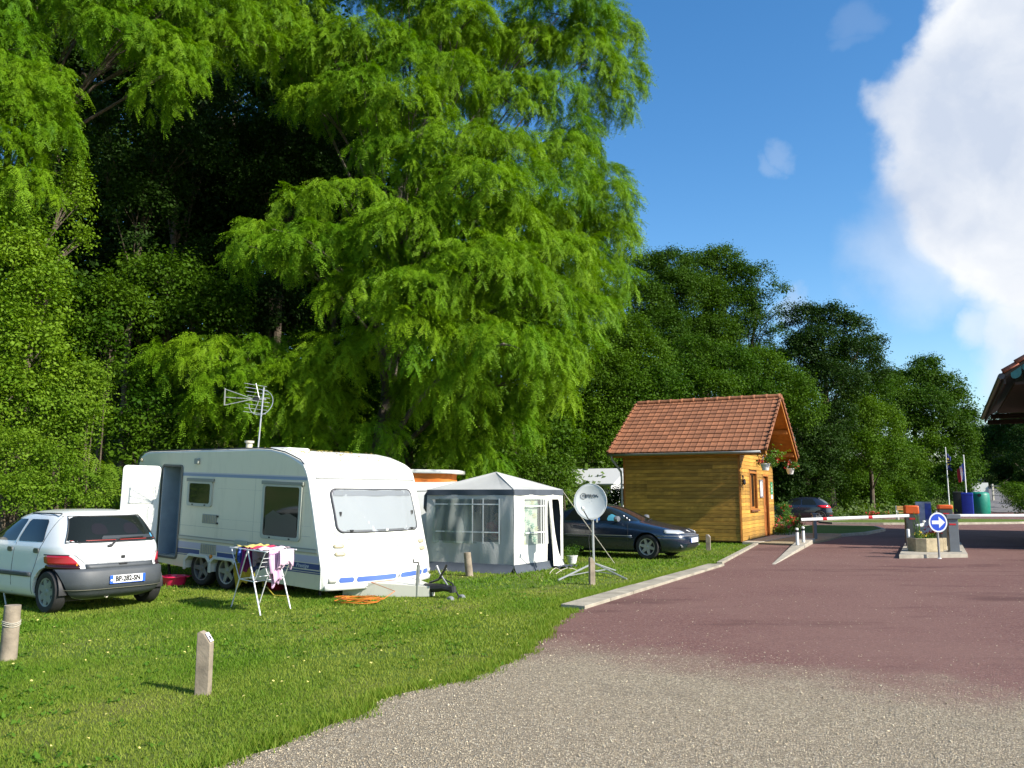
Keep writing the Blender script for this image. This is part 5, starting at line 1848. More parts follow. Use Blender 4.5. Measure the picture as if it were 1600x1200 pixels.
def wheel(parent, loc, r, w, m_rim, spokes=5, out=-1, rim_r=.64, style='spoke'):
    """a wheel as a part: tyre mesh with rim child; axle along y, outer face toward out*y"""
    Mw_ = Matrix.Translation(loc) @ frame_M((0, 0, 0), (1, 0, 0), (0, 0, 1)) if out < 0 else Matrix.Translation(loc) @ frame_M((0, 0, 0), (-1, 0, 0), (0, 0, 1))
    rr = r * rim_r
    t_ = MB().lathe([(rr, -w / 2), (r * .92, -w / 2), (r * .985, -w * .36), (r, -w * .2), (r, w * .2), (r * .985, w * .36), (r * .93, w * .48), (rr * 1.08, w / 2), (rr, w * .44)], 32, Mw_, close=True).build('tyre', rubber, parent, smooth=40)
    m_ = MB()
    m_.lathe([(rr * 1.02, w * .46), (rr * .93, w * .43), (rr * .9, w * .2), (rr * .9, -w * .3), (rr, -w * .45)], 28, Mw_, caps=False)
    for i in range(spokes):
        Ms = Mw_ @ Matrix.Rotation(2 * math.pi * i / spokes + .3, 4, 'Z')
        wd = rr * (.24 if style == 'spoke' else .34)
        m_.add([(-wd, 0, w * .34), (wd, 0, w * .34), (wd * .6, rr * .94, w * .42), (-wd * .6, rr * .94, w * .42), (-wd, 0, w * .22), (wd, 0, w * .22), (wd * .6, rr * .94, w * .30), (-wd * .6, rr * .94, w * .30)],
               [(0, 1, 2, 3), (4, 7, 6, 5), (0, 4, 5, 1), (1, 5, 6, 2), (2, 6, 7, 3), (3, 7, 4, 0)], Ms)
    m_.lathe([(.0, w * .40), (rr * .2, w * .39), (rr * .3, w * .33), (rr * .3, w * .2)], 18, Mw_)
    m_.build('rim', m_rim, t_, smooth=30)
    MB().lathe([(.0, w * .05), (rr * .88, w * .05)], 20, Mw_, caps=False).build('brake_drum', dark_metal, t_)
    return t_


alloy = mat('alloy_dull', (.36, .36, .34), .45, metal=.5, var=.15)
alloy_dirty = mat('alloy_dirty', (.17, .17, .165), .6, metal=.4, var=.3)
for x in (0.0, -.70):
    for s in (-1, 1):
        wheel(cv, (x, s * 1.13, .305), .305, .18, alloy if x == 0 else alloy_dirty, 5, s, .68)
MB().box((-.35, 0, .42), (1.5, 2.16, .12)).build('chassis', black_plastic, cv, smooth=0)
MB().box((0.2, 0, .285), (4.4, 1.6, .05)).build('underfloor', black_plastic, cv, smooth=0)
MB().tube([(-2.0, -1.0, .30), (-1.9, -1.0, -.06)], .025, 6).build('corner_steady', dark_metal, cv)
MB().tube([(2.0, -.95, .25), (2.1, -.95, -.10)], .025, 6).build('corner_steady', dark_metal, cv)


# front face
def fpatch(name, y0, y1, z0, z1, m, off=.004, parent=None, thick=0.0, r=0.0, nu=14, nv=8, skew=0.0):
    """patch lying on the bowed front; rounded by pulling the ends in; skew widens the foot"""
    def fn(u, v):
        z = z0 + (z1 - z0) * v
        c = 0
        if r:
            dz = min(v, 1 - v) * (z1 - z0)
            if dz < r:
                c = r - math.sqrt(max(0, r * r - (r - dz) ** 2))
        ww = skew * (1 - v)
        y = (y0 - ww + c) + (y1 - y0 + 2 * ww - 2 * c) * u
        return (front_x(z, y) + off, y, z)
    m_ = MB().grid(fn, nu, nv)
    return m_.build(name, m, parent or cv, smooth=40, solid=thick)


def fring(name, y0, y1, z0, z1, w, m, off, parent, r=.08, skew=0.0, rad=.018):
    pts = []
    for y, z in rrect(y0, y1, z0, z1, r, 6):
        ww = skew * (1 - (z - z0) / (z1 - z0)) * (2 * (y - y0) / (y1 - y0) - 1)
        pts.append((front_x(z, y + ww) + off, y + ww, z))
    dense = []
    for a, b_ in zip(pts, pts[1:] + pts[:1]):
        for k in range(4):
            t = k / 4
            yy, zz = a[1] + (b_[1] - a[1]) * t, a[2] + (b_[2] - a[2]) * t
            dense.append((front_x(zz, yy) + off, yy, zz))
    dense.append(dense[0])
    return MB().tube(dense, rad, 6, caps=False).build(name, m, parent)


fw = fpatch('front_window', -.95, .95, 1.10, 1.76, mat('blind', (.30, .31, .335), .6), .012, r=.10, nu=30, nv=16)
# folds hang in the blind
me = fw.data
for v_ in me.vertices:
    u = v_.co.y
    f1 = math.exp(-((u + .25 + (v_.co.z - 1.1) * .75) / .035) ** 2) + math.exp(-((u - .55 - (v_.co.z - 1.1) * .28) / .03) ** 2)
    v_.co.x += .026 * f1 + .008 * math.sin(u * 9 + v_.co.z * 3)
fring('seal', -.95, .95, 1.10, 1.77, .03, mat('seal_dark', (.035, .036, .045), .5), .012, fw, .10, 0.0, .017)
fpatch('pane', -.95, .95, 1.10, 1.77, pane_clear, .034, fw, r=.10, nu=20, nv=8)
fring('window_surround', -1.03, 1.03, 1.05, 1.84, .03, MATS['trim_white'], .002, fw, .12, 0.0, .011)
fpatch('shade_strip', -.91, .91, 1.665, 1.75, mat('blind_top', (.15, .16, .19), .6), .022, fw, nu=20, nv=3)
fpatch('sill_shadow_strip', -.80, .84, 1.105, 1.13, MATS['seal_dark'], .024, fw, nu=20, nv=2)
for yy in (-.86, .84):
    MB().box((front_x(1.4, yy) + .03, yy, 1.38), (.03, .03, .07)).build('window_stay', black_plastic, fw, smooth=0)
for yy in (-.72, .70, 0):
    MB().box((front_x(1.12, yy) + .035, yy, 1.12), (.02, .06, .03)).build('catch', black_plastic if yy else MATS['trim_white'], fw, smooth=0)
fpatch('trim_strip', -1.17, 1.17, 1.93, 1.952, mat('strip_grey', (.33, .34, .34), .4), .008, nu=24, nv=2, thick=.014)
fpatch('trim_strip', -.80, .80, .985, .995, MATS['strip_grey'], .004, nu=24, nv=2, thick=.006)
blue_lamp = mat('front_blue', (.075, .14, .42), .35)
for y0, y1 in ((-1.02, -.77), (-.72, .10), (.22, .88), (.94, 1.12)):
    fpatch('blue_stripe', y0, y1, .335, .415, blue_lamp, .004, r=.02, nu=10, nv=4)
for y0, y1 in ((-1.19, -1.07), (1.14, 1.21)):
    fpatch('front_lamp', y0, y1, .34, .41, mat('lamp_clear', (.5, .5, .46), .25), .01, nu=4, nv=3, thick=.02)
MB().lathe([(.03, 0), (.03, .015), (.02, .02), (0, .02)], 12, frame_M((front_x(.375, .16), .16, .375), (0, 1, 0), (0, 0, 1))).build('lock', steel, cv)
for yy in (-.97, .99):
    for k in range(2):
        fpatch('grab_handle', yy - .09, yy + .09, .86 - .12 * k, .92 - .12 * k, beige, .012, nu=5, nv=4, r=.02, thick=.02)
fpatch('front_lip', -1.24, 1.24, .225, .30, MATS['trim_white'], .012, nu=24, nv=3, thick=.02)
fpatch('lower_seam', -1.15, 1.15, .303, .308, MATS['strip_grey'], .004, nu=24, nv=2)
logo = mat('logo_grey', (.42, .43, .46), .4)
FT = lambda y, z: frame_M((front_x(z, y) + .006, y, z), (-.0, 1, 0), (front_x(z + .05, y) - front_x(z - .05, y), 0, .1))
text('lettering', 'Prestige', .13, logo, FT(.05, .87), cv, shear=.35)
text('lettering', 'Prestige', .13, logo, FT(.55, 2.02), cv, shear=.35)
m_ = MB()
for k in range(3):
    m_.add([(front_x(.80 - .02 * k, y) + .005, y, .80 - .02 * k + dz) for y, dz in ((-.6, 0), (-.32, 0), (-.32, .007), (-.6, .007))], [(0, 1, 2, 3)])
m_.build('pinstripe', logo, cv, smooth=0)
text('lettering', 'Prestige', .085, mat('pale_lettering', (.5, .52, .55), .4), SM @ Matrix.Translation((1.95, .572, .0055)), cv, shear=.35, spacing=1.05, bold=.001)
text('emblem', 'P', .14, mat('emblem_tone', (.30, .33, .42), .4), SM @ Matrix.Translation((1.62, .69, .0055)), cv, shear=.4, squash=1.6)
# roof fittings
MB().lathe([(.055, 0), (.055, .12), (.08, .125), (.08, .16), (0, .165)], 14, Matrix.Translation((.22, -1.08, 2.375))).build('flue', mat('flue_beige', (.50, .46, .36), .6), cv)
MB().prism(rrect(.62, 1.14, -1.0, -.5, .06), 2.37, 2.43).build('roof_hatch', caravan_white, cv, smooth=30, bevel=.03)
MB().prism(rrect(-.9, -.3, -.3, .3, .08), 2.36, 2.44).build('roof_hatch', caravan_white, cv, smooth=30, bevel=.03)
# drawbar: white side fairings, coupling, jockey wheel, brake lever
fair = mat('fairing', (.55, .54, .46), .4, dirt=.2)
for s in (-1, 1):
    m_ = MB()
    m_.add([(2.30, s * .72, .05), (3.55, s * .07, .14), (3.55, s * .07, .30), (2.30, s * .72, .33), (2.30, s * .66, .05), (3.53, s * .02, .14), (3.53, s * .02, .30), (2.30, s * .66, .33)],
           [(0, 1, 2, 3), (7, 6, 5, 4), (3, 2, 6, 7), (0, 4, 5, 1), (1, 5, 6, 2), (0, 3, 7, 4)])
    m_.build('drawbar_fairing', fair, cv, smooth=0, bevel=.008)
MB().add([(2.25, -.66, .332), (3.5, -.03, .302), (3.5, .03, .302), (2.25, .66, .332), (2.25, -.66, .312), (3.5, -.03, .282), (3.5, .03, .282), (2.25, .66, .312)], [(0, 1, 2, 3), (7, 6, 5, 4), (0, 4, 5, 1), (1, 5, 6, 2), (2, 6, 7, 3)]).build('drawbar_cover', fair, cv, smooth=0, bevel=.008)
m_ = MB()
m_.tube([(3.4, 0, .27), (3.62, 0, .28), (3.78, 0, .30), (3.95, 0, .29)], [.06, .07, .055, .05], 10)
m_.tube([(3.95, 0, .33), (3.97, 0, .24)], [.06, .055], 10)
m_.build('coupling', black_plastic, cv)
MB().tube([(3.55, -.06, .36), (3.72, -.06, .42), (3.82, -.05, .58), (3.86, -.05, .66)], [.016, .016, .02, .02], 8).build('brake_lever', black_plastic, cv)
MB().tube([(3.86, .0, .34), (3.70, 0, .50), (3.62, 0, .62)], [.014, .014, .022], 8).build('coupling_handle', mat('handle_grey', (.25, .26, .27), .4, metal=.5), cv)
jw = MB().tube([(3.36, -.14, .08), (3.36, -.14, .62)], .03, 10).build('jockey_post', steel, cv)
MB().tube([(3.36, -.14, .62), (3.36, -.14, .66), (3.36, -.26, .67), (3.36, -.26, .72)], .011, 6).build('crank', black_plastic, jw)
MB().lathe([(.03, -.03), (.085, -.03), (.1, -.015), (.1, .015), (.085, .03), (.03, .03)], 20, frame_M((3.36, -.14, -.02), (1, 0, 0), (0, 0, 1))).build('jockey_wheel', rubber, cv)
MB().tube([(3.4, .1, .33), (3.6, .16, .42), (3.85, .12, .36), (4.05, .05, .18), (4.0, -.05, .02)], .014, 6).build('breakaway_cable', black_plastic, cv)
for s in (-.06, .08):
    MB().lathe([(.05, -.04), (.065, -.02), (.065, .02), (.05, .04)], 14, frame_M((4.02, s * 2, .14), (1, 0, 0), (0, 0, 1))).build('stabiliser_pad', mat('pad_grey', (.18, .19, .2), .5), cv)

# TV aerial on the roof
def cvw(x, y, z):
    return CV0 + (Matrix.Rotation(cara_rot, 3, 'Z') @ Matrix.Rotation(R(2.1), 3, 'Y')) @ Vector((x, y, z))


pa = cvw(.60, -1.19, 2.38)
ae = thing('tv_aerial', 'silver TV aerial on a thin mast standing on the caravan roof', 'aerial', pa)
alu = mat('aluminium', (.55, .56, .57), .35, metal=.7)
hm = 1.06
MB().tube([(0, 0, -.02), (.03, 0, .55), (.06, 0, hm)], .014, 8).build('mast', alu, ae)
m_ = MB()
hub = (-.11, -.02, .86)
for dz in (.13, .0, -.13):
    m_.tube([(-.56, -.12, .88 + dz * 1.05), hub], .006, 6)
m_.tube([hub, (.10, .01, .86)], .014, 6)
m_.build('boom', alu, ae)
MB().box((-.56, -.12, .885), (.016, .02, .29)).build('director_bar', grey_plastic, ae, smooth=0)
m_ = MB()
for z1, kk in ((1.13, 1), (.60, -1)):
    m_.tube([(-.01, 0, .86), (-.08 if kk > 0 else -.10, .0, z1)], .006, 6)
    for q_ in range(4):
        f = (q_ + .6) / 4
        x, z = -.01 - .08 * f, .86 + (z1 - .86) * f
        m_.tube([(x - .12, -.24, z), (x + .12, .24, z)], .0032, 5)
m_.build('reflector', alu, ae)
m_ = MB()
cen = Vector((.02, 0, .80))
m_.tube([cen + Vector((math.cos(a) * .20, math.sin(a) * .10, math.sin(a) * .22)) for a in [R(d) for d in range(-170, 110, 14)]], .006, 6)
m_.build('ring_dipole', alu, ae)
MB().box((-.06, -.015, .86), (.10, .05, .05)).build('junction_box', black_plastic, ae, smooth=0)

# fallen blossom lying on the roof
m_ = MB()
for _ in range(420):
    x, y = random.uniform(-2.3, 2.0), random.uniform(-1.15, 1.1)
    if x < .5 and random.random() < .5:
        continue
    z = float(np.interp(x, [-2.45, .7, 1.05, 1.38, 1.58, 1.76, 1.88], [2.33, 2.405, 2.395, 2.345, 2.285, 2.225, 2.155])) + .006
    c = cvw(x, y, z)
    s_ = random.uniform(.012, .028)
    a = random.uniform(0, 3)
    m_.add([c + Vector((math.cos(a + k) * s_, math.sin(a + k) * s_, random.uniform(0, .02))) for k in (0, 1.6, 3.1, 4.7)], [(0, 1, 2, 3)])
tag(m_.build('fallen_blossom', mat('blossom_yellow', (.42, .33, .06), .8), smooth=0), 'yellow fallen blossom scattered on the caravan roof', 'fallen blossom', kind='stuff')

# orange cable coil and yellow hose
p = gp(560, 944)
m_ = MB()
pts = []
for i in range(90):
    a = i * .55
    r_ = .24 + .08 * math.sin(i * .37) + random.uniform(-.02, .02)
    pts.append((p[0] + r_ * 1.15 * math.cos(a), p[1] + r_ * .8 * math.sin(a), .02 + .07 * abs(math.sin(i * .23)) + random.uniform(0, .02)))
e1 = cvw(2.75, -.55, .33)
e2 = cvw(2.95, -.2, .36)
pts += [(p[0] + .35, p[1] + .1, .06), tuple(Vector((p[0] + .5, p[1] + .25, .16))), tuple(e1), tuple(e2)]
m_.tube(pts, .0055, 5)
tag(m_.build('power_cable', mat('orange_cable', (.55, .16, .02), .5)), 'orange power cable coiled on the grass under the caravan front', 'cable')
p0 = cvw(.9, -1.15, .35)
tag(MB().tube([p0, p0 + Vector((.03, -.12, -.2)), (p0[0] + .15, p0[1] - .3, .12), (p0[0] + .32, p0[1] - .5, .02), (p0[0] + .6, p0[1] - .62, .02)], .009, 6).build('hose', mat('yellow_hose', (.45, .36, .04), .5)), 'thin yellow hose running from the caravan side down to the grass', 'hose')

# ------------------------------------------------------------------ cars
def smooth_interp(z, zs, vs):
    i = int(np.clip(np.searchsorted(zs, z) - 1, 0, len(zs) - 2))
    t = np.clip((z - zs[i]) / (zs[i + 1] - zs[i]), 0, 1)
    def slope(k):
        a, b = max(k - 1, 0), min(k + 1, len(zs) - 1)
        if 0 < k < len(zs) - 1:
            s0, s1 = (vs[k] - vs[k - 1]) / (zs[k] - zs[k - 1]), (vs[k + 1] - vs[k]) / (zs[k + 1] - zs[k])
            return 0 if s0 * s1 <= 0 else 2 * s0 * s1 / (s0 + s1)
        return (vs[b] - vs[a]) / (zs[b] - zs[a])
    h_ = zs[i + 1] - zs[i]
    m0, m1 = slope(i) * h_, slope(i + 1) * h_
    return float((2 * t ** 3 - 3 * t ** 2 + 1) * vs[i] + (t ** 3 - 2 * t ** 2 + t) * m0 + (-2 * t ** 3 + 3 * t ** 2) * vs[i + 1] + (t ** 3 - t ** 2) * m1)


class CarShape:
    """outline by level: z -> rear x, front x, half-width; each level a rounded oblong"""
    def __init__(s, lev, ne=4.5):
        s.z = [l[0] for l in lev]
        s.cols = list(zip(*lev))
        s.ne = ne

    def lv(s, z):
        return tuple(smooth_interp(z, s.z, s.cols[k]) for k in (1, 2, 3))

    def exp(s, z):
        t = min(max((z - s.z[-1] + .5) / .5, 0), 1)
        return s.ne * (1 - .35 * t)

    def pt(s, z, a, off=0.0):
        xr, xf, w = s.lv(z)
        cx, ax = (xr + xf) / 2, (xf - xr) / 2
        n_ = s.exp(z)
        c, d = math.cos(a), math.sin(a)
        return (cx + (ax + off) * math.copysign(abs(c) ** (2 / n_), c), (w + off) * math.copysign(abs(d) ** (2 / n_), d), z)

    def rear(s, y, z, off=0.0):
        xr, xf, w = s.lv(z)
        ax = (xf - xr) / 2
        n_ = s.exp(z)
        k = max(1 - min(abs(y) / (w + max(off, 0)), 1) ** n_, 0) ** (1 / n_)
        return ((xr + xf) / 2 - (ax + off) * k, y, z)

    def front(s, y, z, off=0.0):
        xr, xf, w = s.lv(z)
        ax = (xf - xr) / 2
        n_ = s.exp(z)
        k = max(1 - min(abs(y) / (w + max(off, 0)), 1) ** n_, 0) ** (1 / n_)
        return ((xr + xf) / 2 + (ax + off) * k, y, z)

    def side(s, x, z, sg, off=0.0):
        xr, xf, w = s.lv(z)
        ax = (xf - xr) / 2 + max(off, 0)
        n_ = s.exp(z)
        k = max(1 - min(abs(x - (xr + xf) / 2) / ax, 1) ** n_, 0) ** (1 / n_)
        return (x, sg * (w + off) * k, z)

    def body(s, name, m, parent, arches=(), ar=.33, depth=.45):
        mb_ = MB()
        nr = 120
        zs = list(np.linspace(s.z[0], s.z[-1], 54))
        zs = sorted(set([round(z, 4) for z in zs] + list(s.z)))
        for z in zs:
            for j in range(nr):
                u = j / nr
                a = 2 * math.pi * u
                mb_.v.append(s.pt(z, a))
        for i in range(len(zs) - 1):
            for j in range(nr):
                j2 = (j + 1) % nr
                mb_.f.append((i * nr + j, i * nr + j2, (i + 1) * nr + j2, (i + 1) * nr + j))
        mb_.f.append(tuple(reversed(range(nr))))
        mb_.f.append(tuple((len(zs) - 1) * nr + j for j in range(nr)))
        o = mb_.build(name, m, parent, smooth=28)
        if arches:
            c = MB()
            for x, y0, y1, z in arches:
                c.tube([(x, y0, z), (x, y1, z)], ar, 28)
            cut(o, c)
        return o

    def patch(s, name, face, zr, ul, ur, m, parent, off=.004, r=.03, nu=16, nv=10, sg=1, solid=0.0):
        """patch on a face ('rear','front','side'); ul, ur are functions of v (0 at foot, 1 at head)"""
        z0, z1 = zr
        def fn(u, v):
            z = z0 + (z1 - z0) * v
            dz = min(v, 1 - v) * (z1 - z0)
            c = r - math.sqrt(max(0, r * r - (r - dz) ** 2)) if dz < r else 0
            a, b_ = ul(v) + c, ur(v) - c
            t_ = a + (b_ - a) * u
            if face == 'rear':
                return s.rear(t_, z, off)
            if face == 'front':
                return s.front(t_, z, off)
            return s.side(t_, z, sg, off)
        return MB().grid(fn, nu, nv).build(name, m, parent, smooth=45, solid=solid)

    def line(s, face, pts, rad=.004, off=0.001, sg=1, n_=6):
        out = []
        for (a, z), (a2, z2) in zip(pts[:-1], pts[1:]):
            for k in range(n_):
                t = k / n_
                out.append((a + (a2 - a) * t, z + (z2 - z) * t))
        out.append(pts[-1])
        f = {'rear': s.rear, 'front': s.front}.get(face)
        return [(f(a, z, off) if f else s.side(a, z, sg, off)) for a, z in out]


def arch_liner(parent, x, sg, y0, y1, z, rad):
    m_ = MB()
    m_.grid(lambda u, v: (x + rad * math.cos(math.pi * (1.06 * u - .03)), sg * (y0 + (y1 - y0) * v), z + rad * math.sin(math.pi * (1.06 * u - .03))), 18, 2)
    k = len(m_.v)
    m_.v.append((x, sg * y0, z))
    for j in range(17):
        m_.f.append((k, j, j + 1))
    m_.build('wheel_arch', black_plastic, parent, smooth=60)


lerp = lambda a, b: (lambda v: a + (b - a) * v)
seam_m = mat('seam', (.03, .032, .035), .6)
car_white = mat('car_white', (.66, .68, .68), .25, coat=.6, dirt=.06)
bumper_grey = mat('bumper_grey', (.052, .060, .068), .55, var=.1, scale=8)
lamp_red = mat('lamp_red', (.38, .008, .02), .15, coat=.5)
lamp_dark = mat('lamp_dark', (.03, .006, .01), .2)
plate_white = mat('plate_white', (.68, .70, .72), .35)
plate_blue = mat('plate_blue', (.02, .10, .50), .35)
hubcap = mat('hubcap', (.24, .26, .24), .5, metal=.3, var=.15)

# --- white hatchback at the left
CS = CarShape([(.17, -.34, 2.95, .68), (.22, -.46, 3.10, .765), (.33, -.535, 3.19, .805), (.46, -.55, 3.20, .815), (.575, -.525, 3.17, .815), (.64, -.485, 3.12, .812), (.74, -.47, 2.98, .806), (.82, -.455, 2.62, .798), (.88, -.435, 2.32, .785), (.93, -.41, 2.16, .768), (1.05, -.345, 1.93, .728), (1.18, -.255, 1.69, .675), (1.28, -.16, 1.48, .625), (1.335, -.07, 1.30, .575), (1.37, .06, 1.10, .47), (1.387, .25, .92, .32), (1.392, .42, .75, .15)], 4.6)
hb = Vector((-5.90, 12.22, 0))
car_rot = math.atan2(.573, -.82)
wc = thing('parked_car', 'white hatchback with dark grey bumpers seen from behind at the left edge', 'car', hb, car_rot, group='parked cars')
CS.body('body', car_white, wc, [(0, .42, .95, .285), (0, -.95, -.42, .285), (2.47, .42, .95, .285), (2.47, -.95, -.42, .285)], .335)
for x in (0, 2.47):
    for s_ in (-1, 1):
        wheel(wc, (x, s_ * .70, .285), .285, .165, hubcap, 7, s_, .66, 'cap')
        arch_liner(wc, x, s_, .40, .76, .285, .328)
rw = CS.patch('rear_window', 'rear', (.95, 1.295), lerp(-.66, -.525), lerp(.66, .525), glass_dark, wc, .004, .05, 24, 12)
pts = []
for a, b_, c_, d_ in ((-.66, .945, -.52, 1.30), (-.52, 1.30, .52, 1.30), (.52, 1.30, .66, .945), (.66, .945, -.66, .945)):
    for k in range(10):
        t = k / 10
        pts.append(CS.rear(a + (c_ - a) * t, b_ + (d_ - b_) * t, .004))
pts.append(pts[0])
MB().tube(pts, .010, 6, caps=False).build('seal', seam_m, rw)
MB().tube(CS.line('rear', [(-.60, .972), (.62, .972)], off=.008), .005, 5).build('red_edge', mat('red_edge', (.35, .03, .02), .4), rw)
# things seen through the rear glass: shelf edge and head rests
CS.patch('parcel_shelf', 'rear', (.985, 1.03), lerp(-.60, -.58), lerp(.25, .22), mat('shelf', (.035, .042, .05), .6, spec=.2), rw, .006, .01, 12, 3)
for y0 in (-.34, .12):
    CS.patch('head_rest', 'rear', (1.05, 1.20), lerp(y0, y0 + .03), lerp(y0 + .24, y0 + .21), mat('seat_dim', (.006, .007, .012), .8, spec=.2), rw, .0055, .05, 8, 6)
CS.patch('sticker', 'rear', (.99, 1.045), lerp(-.575, -.565), lerp(-.53, -.52), mat('sticker_blue', (.08, .30, .50), .4), rw, .008, .008, 3, 3)
wp = MB().tube([CS.rear(.13, .905, .03), CS.rear(.05, .965, .03), CS.rear(-.03, .995, .025)], [.016, .013, .009], 6).build('wiper', black_plastic, rw)
MB().tube([CS.rear(-.02, .99, .022), CS.rear(-.38, 1.0, .022)], .008, 5).build('blade', black_plastic, wp)
MB().tube([CS.rear(.18, .885, .0), CS.rear(.12, .91, .035)], .02, 8).build('wiper_boss', black_plastic, wp)
# side glass, both sides
for sg in (1, -1):
    CS.patch('side_window', 'side', (.95, 1.255), lerp(.19, .30), lerp(.89, .80), glass_dark, wc, .003, .03, 14, 10, sg)
    CS.patch('side_window', 'side', (.95, 1.255), lerp(.96, .87), lerp(1.86, 1.38), glass_dark, wc, .003, .03, 14, 10, sg)
    CS.patch('door_pillar', 'side', (.95, 1.27), lerp(.905, .815), lerp(.945, .855), car_white, wc, .008, .0, 4, 8, sg)
    m_ = MB()
    for pl in ([(.10, 1.30), (.20, .93), (.30, .62), (.36, .50), (.38, .24)], [(.92, .93), (.93, .24)], [(.10, 1.30), (.9, 1.33), (1.45, 1.285)], [(1.95, .93), (1.93, .6), (1.88, .24)]):
        m_.tube(CS.line('side', pl, sg=sg, off=.0), .0045, 4)
    m_.build('door_seam', seam_m, wc)
    CS.patch('side_moulding', 'side', (.475, .535), lerp(.37, .37), lerp(2.10, 2.10), bumper_grey, wc, .012, .01, 20, 4, sg, .012)
    for x in (.30, 1.04):
        MB().prism(rrect(x - .07, x + .07, .80, .865, .03, 4), -.002, .014, frame_M((0, sg * (CS.side(x, .83, 1)[1] - .002), 0), (1, 0, 0), (0, 0, 1)) if sg < 0 else frame_M((2 * x, CS.side(x, .83, 1)[1] - .002, 0), (-1, 0, 0), (0, 0, 1))).build('door_handle', mat('handle_dark', (.08, .085, .08), .4), wc, smooth=30)
    m_ = MB()
    m_.tube([(1.68, sg * .74, .95), (1.70, sg * .80, .97)], .02, 6)
    m_.lathe([(.0, -.05), (.07, -.04), (.085, 0), (.07, .03), (0, .035)], 14, Matrix.Translation((1.69, sg * .88, 1.0)) @ frame_M((0, 0, 0), (0, 1, 0), (0, 0, 1)) @ Matrix.Diagonal((1.3, .85, 1, 1)))
    m_.build('wing_mirror', car_white, wc)
    # rear light cluster wraps the corner
    tl = CS.patch('tail_light', 'rear', (.655, .775), (lambda v, s_=sg: .55 + .10 * v) if sg > 0 else (lambda v: -.785), (lambda v: .785) if sg > 0 else (lambda v: -.55 - .10 * v), lamp_red, wc, .010, .012, 16, 6, 1, .012)
    CS.patch('lower_lens', 'rear', (.600, .652), (lambda v: .55) if sg > 0 else (lambda v: -.785), (lambda v: .785) if sg > 0 else (lambda v: -.55), lamp_dark, tl, .010, .006, 16, 3, 1, .012)
    CS.patch('lens_rim', 'rear', (.775, .79), (lambda v: .65) if sg > 0 else (lambda v: -.785), (lambda v: .785) if sg > 0 else (lambda v: -.65), seam_m, tl, .010, .0, 12, 2, 1, .010)
MB().tube([CS.rear(.53, 1.33, -.03), (.1, .575, 1.338), (.9, .58, 1.338)], .008, 5).build('roof_gutter', seam_m, wc)
# tailgate lower strip, bumper, plate, badge
CS.patch('tailgate_strip', 'rear', (.60, .66), lerp(-.49, -.49), lerp(.49, .49), bumper_grey, wc, .008, .0, 18, 3, 1, .01)
MB().tube(CS.line('rear', [(-.60, .785), (-.49, .668), (.49, .668), (.60, .785)]), .004, 4).build('tailgate_seam', seam_m, wc)
MB().prism(rrect(-.03, .03, -.022, .022, .006, 2), 0, .008, frame_M(CS.rear(-.03, .735, .0), (0, -1, 0), (0, 0, 1))).build('badge', black_plastic, wc, smooth=0)
MB().prism(rrect(-.06, .06, -.008, .008, .004, 2), 0, .02, frame_M(CS.rear(-.02, .645, .012), (0, -1, 0), (0, 0, 1))).build('tailgate_handle', black_plastic, wc, smooth=0)
MB().lathe([(.008, 0), (.008, .006)], 8, frame_M(CS.rear(-.12, .885, .0), (0, -1, 0), (0, 0, 1))).build('lock', black_plastic, wc)


def bumper(S, zlist, arch_x, arch_r, arch_z, m, parent, rear=True):
    """band of bumper skin round one end, its ends following the wheel arch; zlist of (z, offset)"""
    mb_ = MB()
    k = 120
    for z, off in zlist:
        h_ = math.sqrt(max(arch_r ** 2 - (z - arch_z) ** 2, .02 ** 2))
        lim = arch_x - h_ if rear else arch_x + h_
        best = 0
        for q_ in np.linspace(0.02, math.pi - .02, 700):
            x = S.pt(z, q_)[0]
            if x < lim if rear else x > lim:
                best = q_
                if rear:
                    break
        span = np.linspace(best, 2 * math.pi - best, k) if rear else np.linspace(-best, best, k)
        for a in span:
            mb_.v.append(S.pt(z, a, off))
    for i in range(len(zlist) - 1):
        for j in range(k - 1):
            mb_.f.append((i * k + j, i * k + j + 1, (i + 1) * k + j + 1, (i + 1) * k + j))
    return mb_.build('rear_bumper' if rear else 'front_bumper', m, parent, smooth=50)


rbp = bumper(CS, [(.172, -.03), (.19, .012), (.225, .018), (.27, .022), (.32, .022), (.328, .030), (.40, .034), (.55, .034), (.575, .028), (.60, .006), (.605, -.01)], 0, .338, .285, bumper_grey, wc)
bumper(CS, [(.20, -.02), (.27, .02), (.55, .03), (.60, .006), (.605, -.01)], 2.47, .338, .285, bumper_grey, wc, False)
CS.patch('bumper_line', 'rear', (.318, .326), lerp(-.78, -.78), lerp(.78, .78), mat('bumper_line', (.16, .155, .12), .5), rbp, .036, 0, 24, 2)
pm = frame_M(CS.rear(-.05, .44, .040), (0, -1, 0), (0, 0, 1))
pl = MB().prism(rrect(-.26, .26, -.056, .056, .01, 3), 0, .006, pm).build('number_plate', plate_white, wc, smooth=0)
MB().prism([(-.26, -.055), (-.215, -.055), (-.215, .055), (-.26, .055)], .006, .0075, pm).build('plate_band', plate_blue, pl, smooth=0)
MB().prism([(.22, -.055), (.26, -.055), (.26, .055), (.22, .055)], .006, .0075, pm).build('plate_band', plate_blue, pl, smooth=0)
MB().prism([(-.26, -.056), (.26, -.056), (.26, -.048), (-.26, -.048)], .006, .0072, pm).build('plate_edge', plate_blue, pl, smooth=0)
text('plate_lettering', 'BP-282-SN', .098, black_plastic, pm @ Matrix.Translation((.002, .002, .008)), pl, spacing=1.0, squash=.84, bold=.004)
for y in (-.24,):
    MB().lathe([(.012, 0), (.015, .006), (0, .008)], 8, pm @ Matrix.Translation((y, -.01, .0075))).build('plate_disc', plate_white, pl)
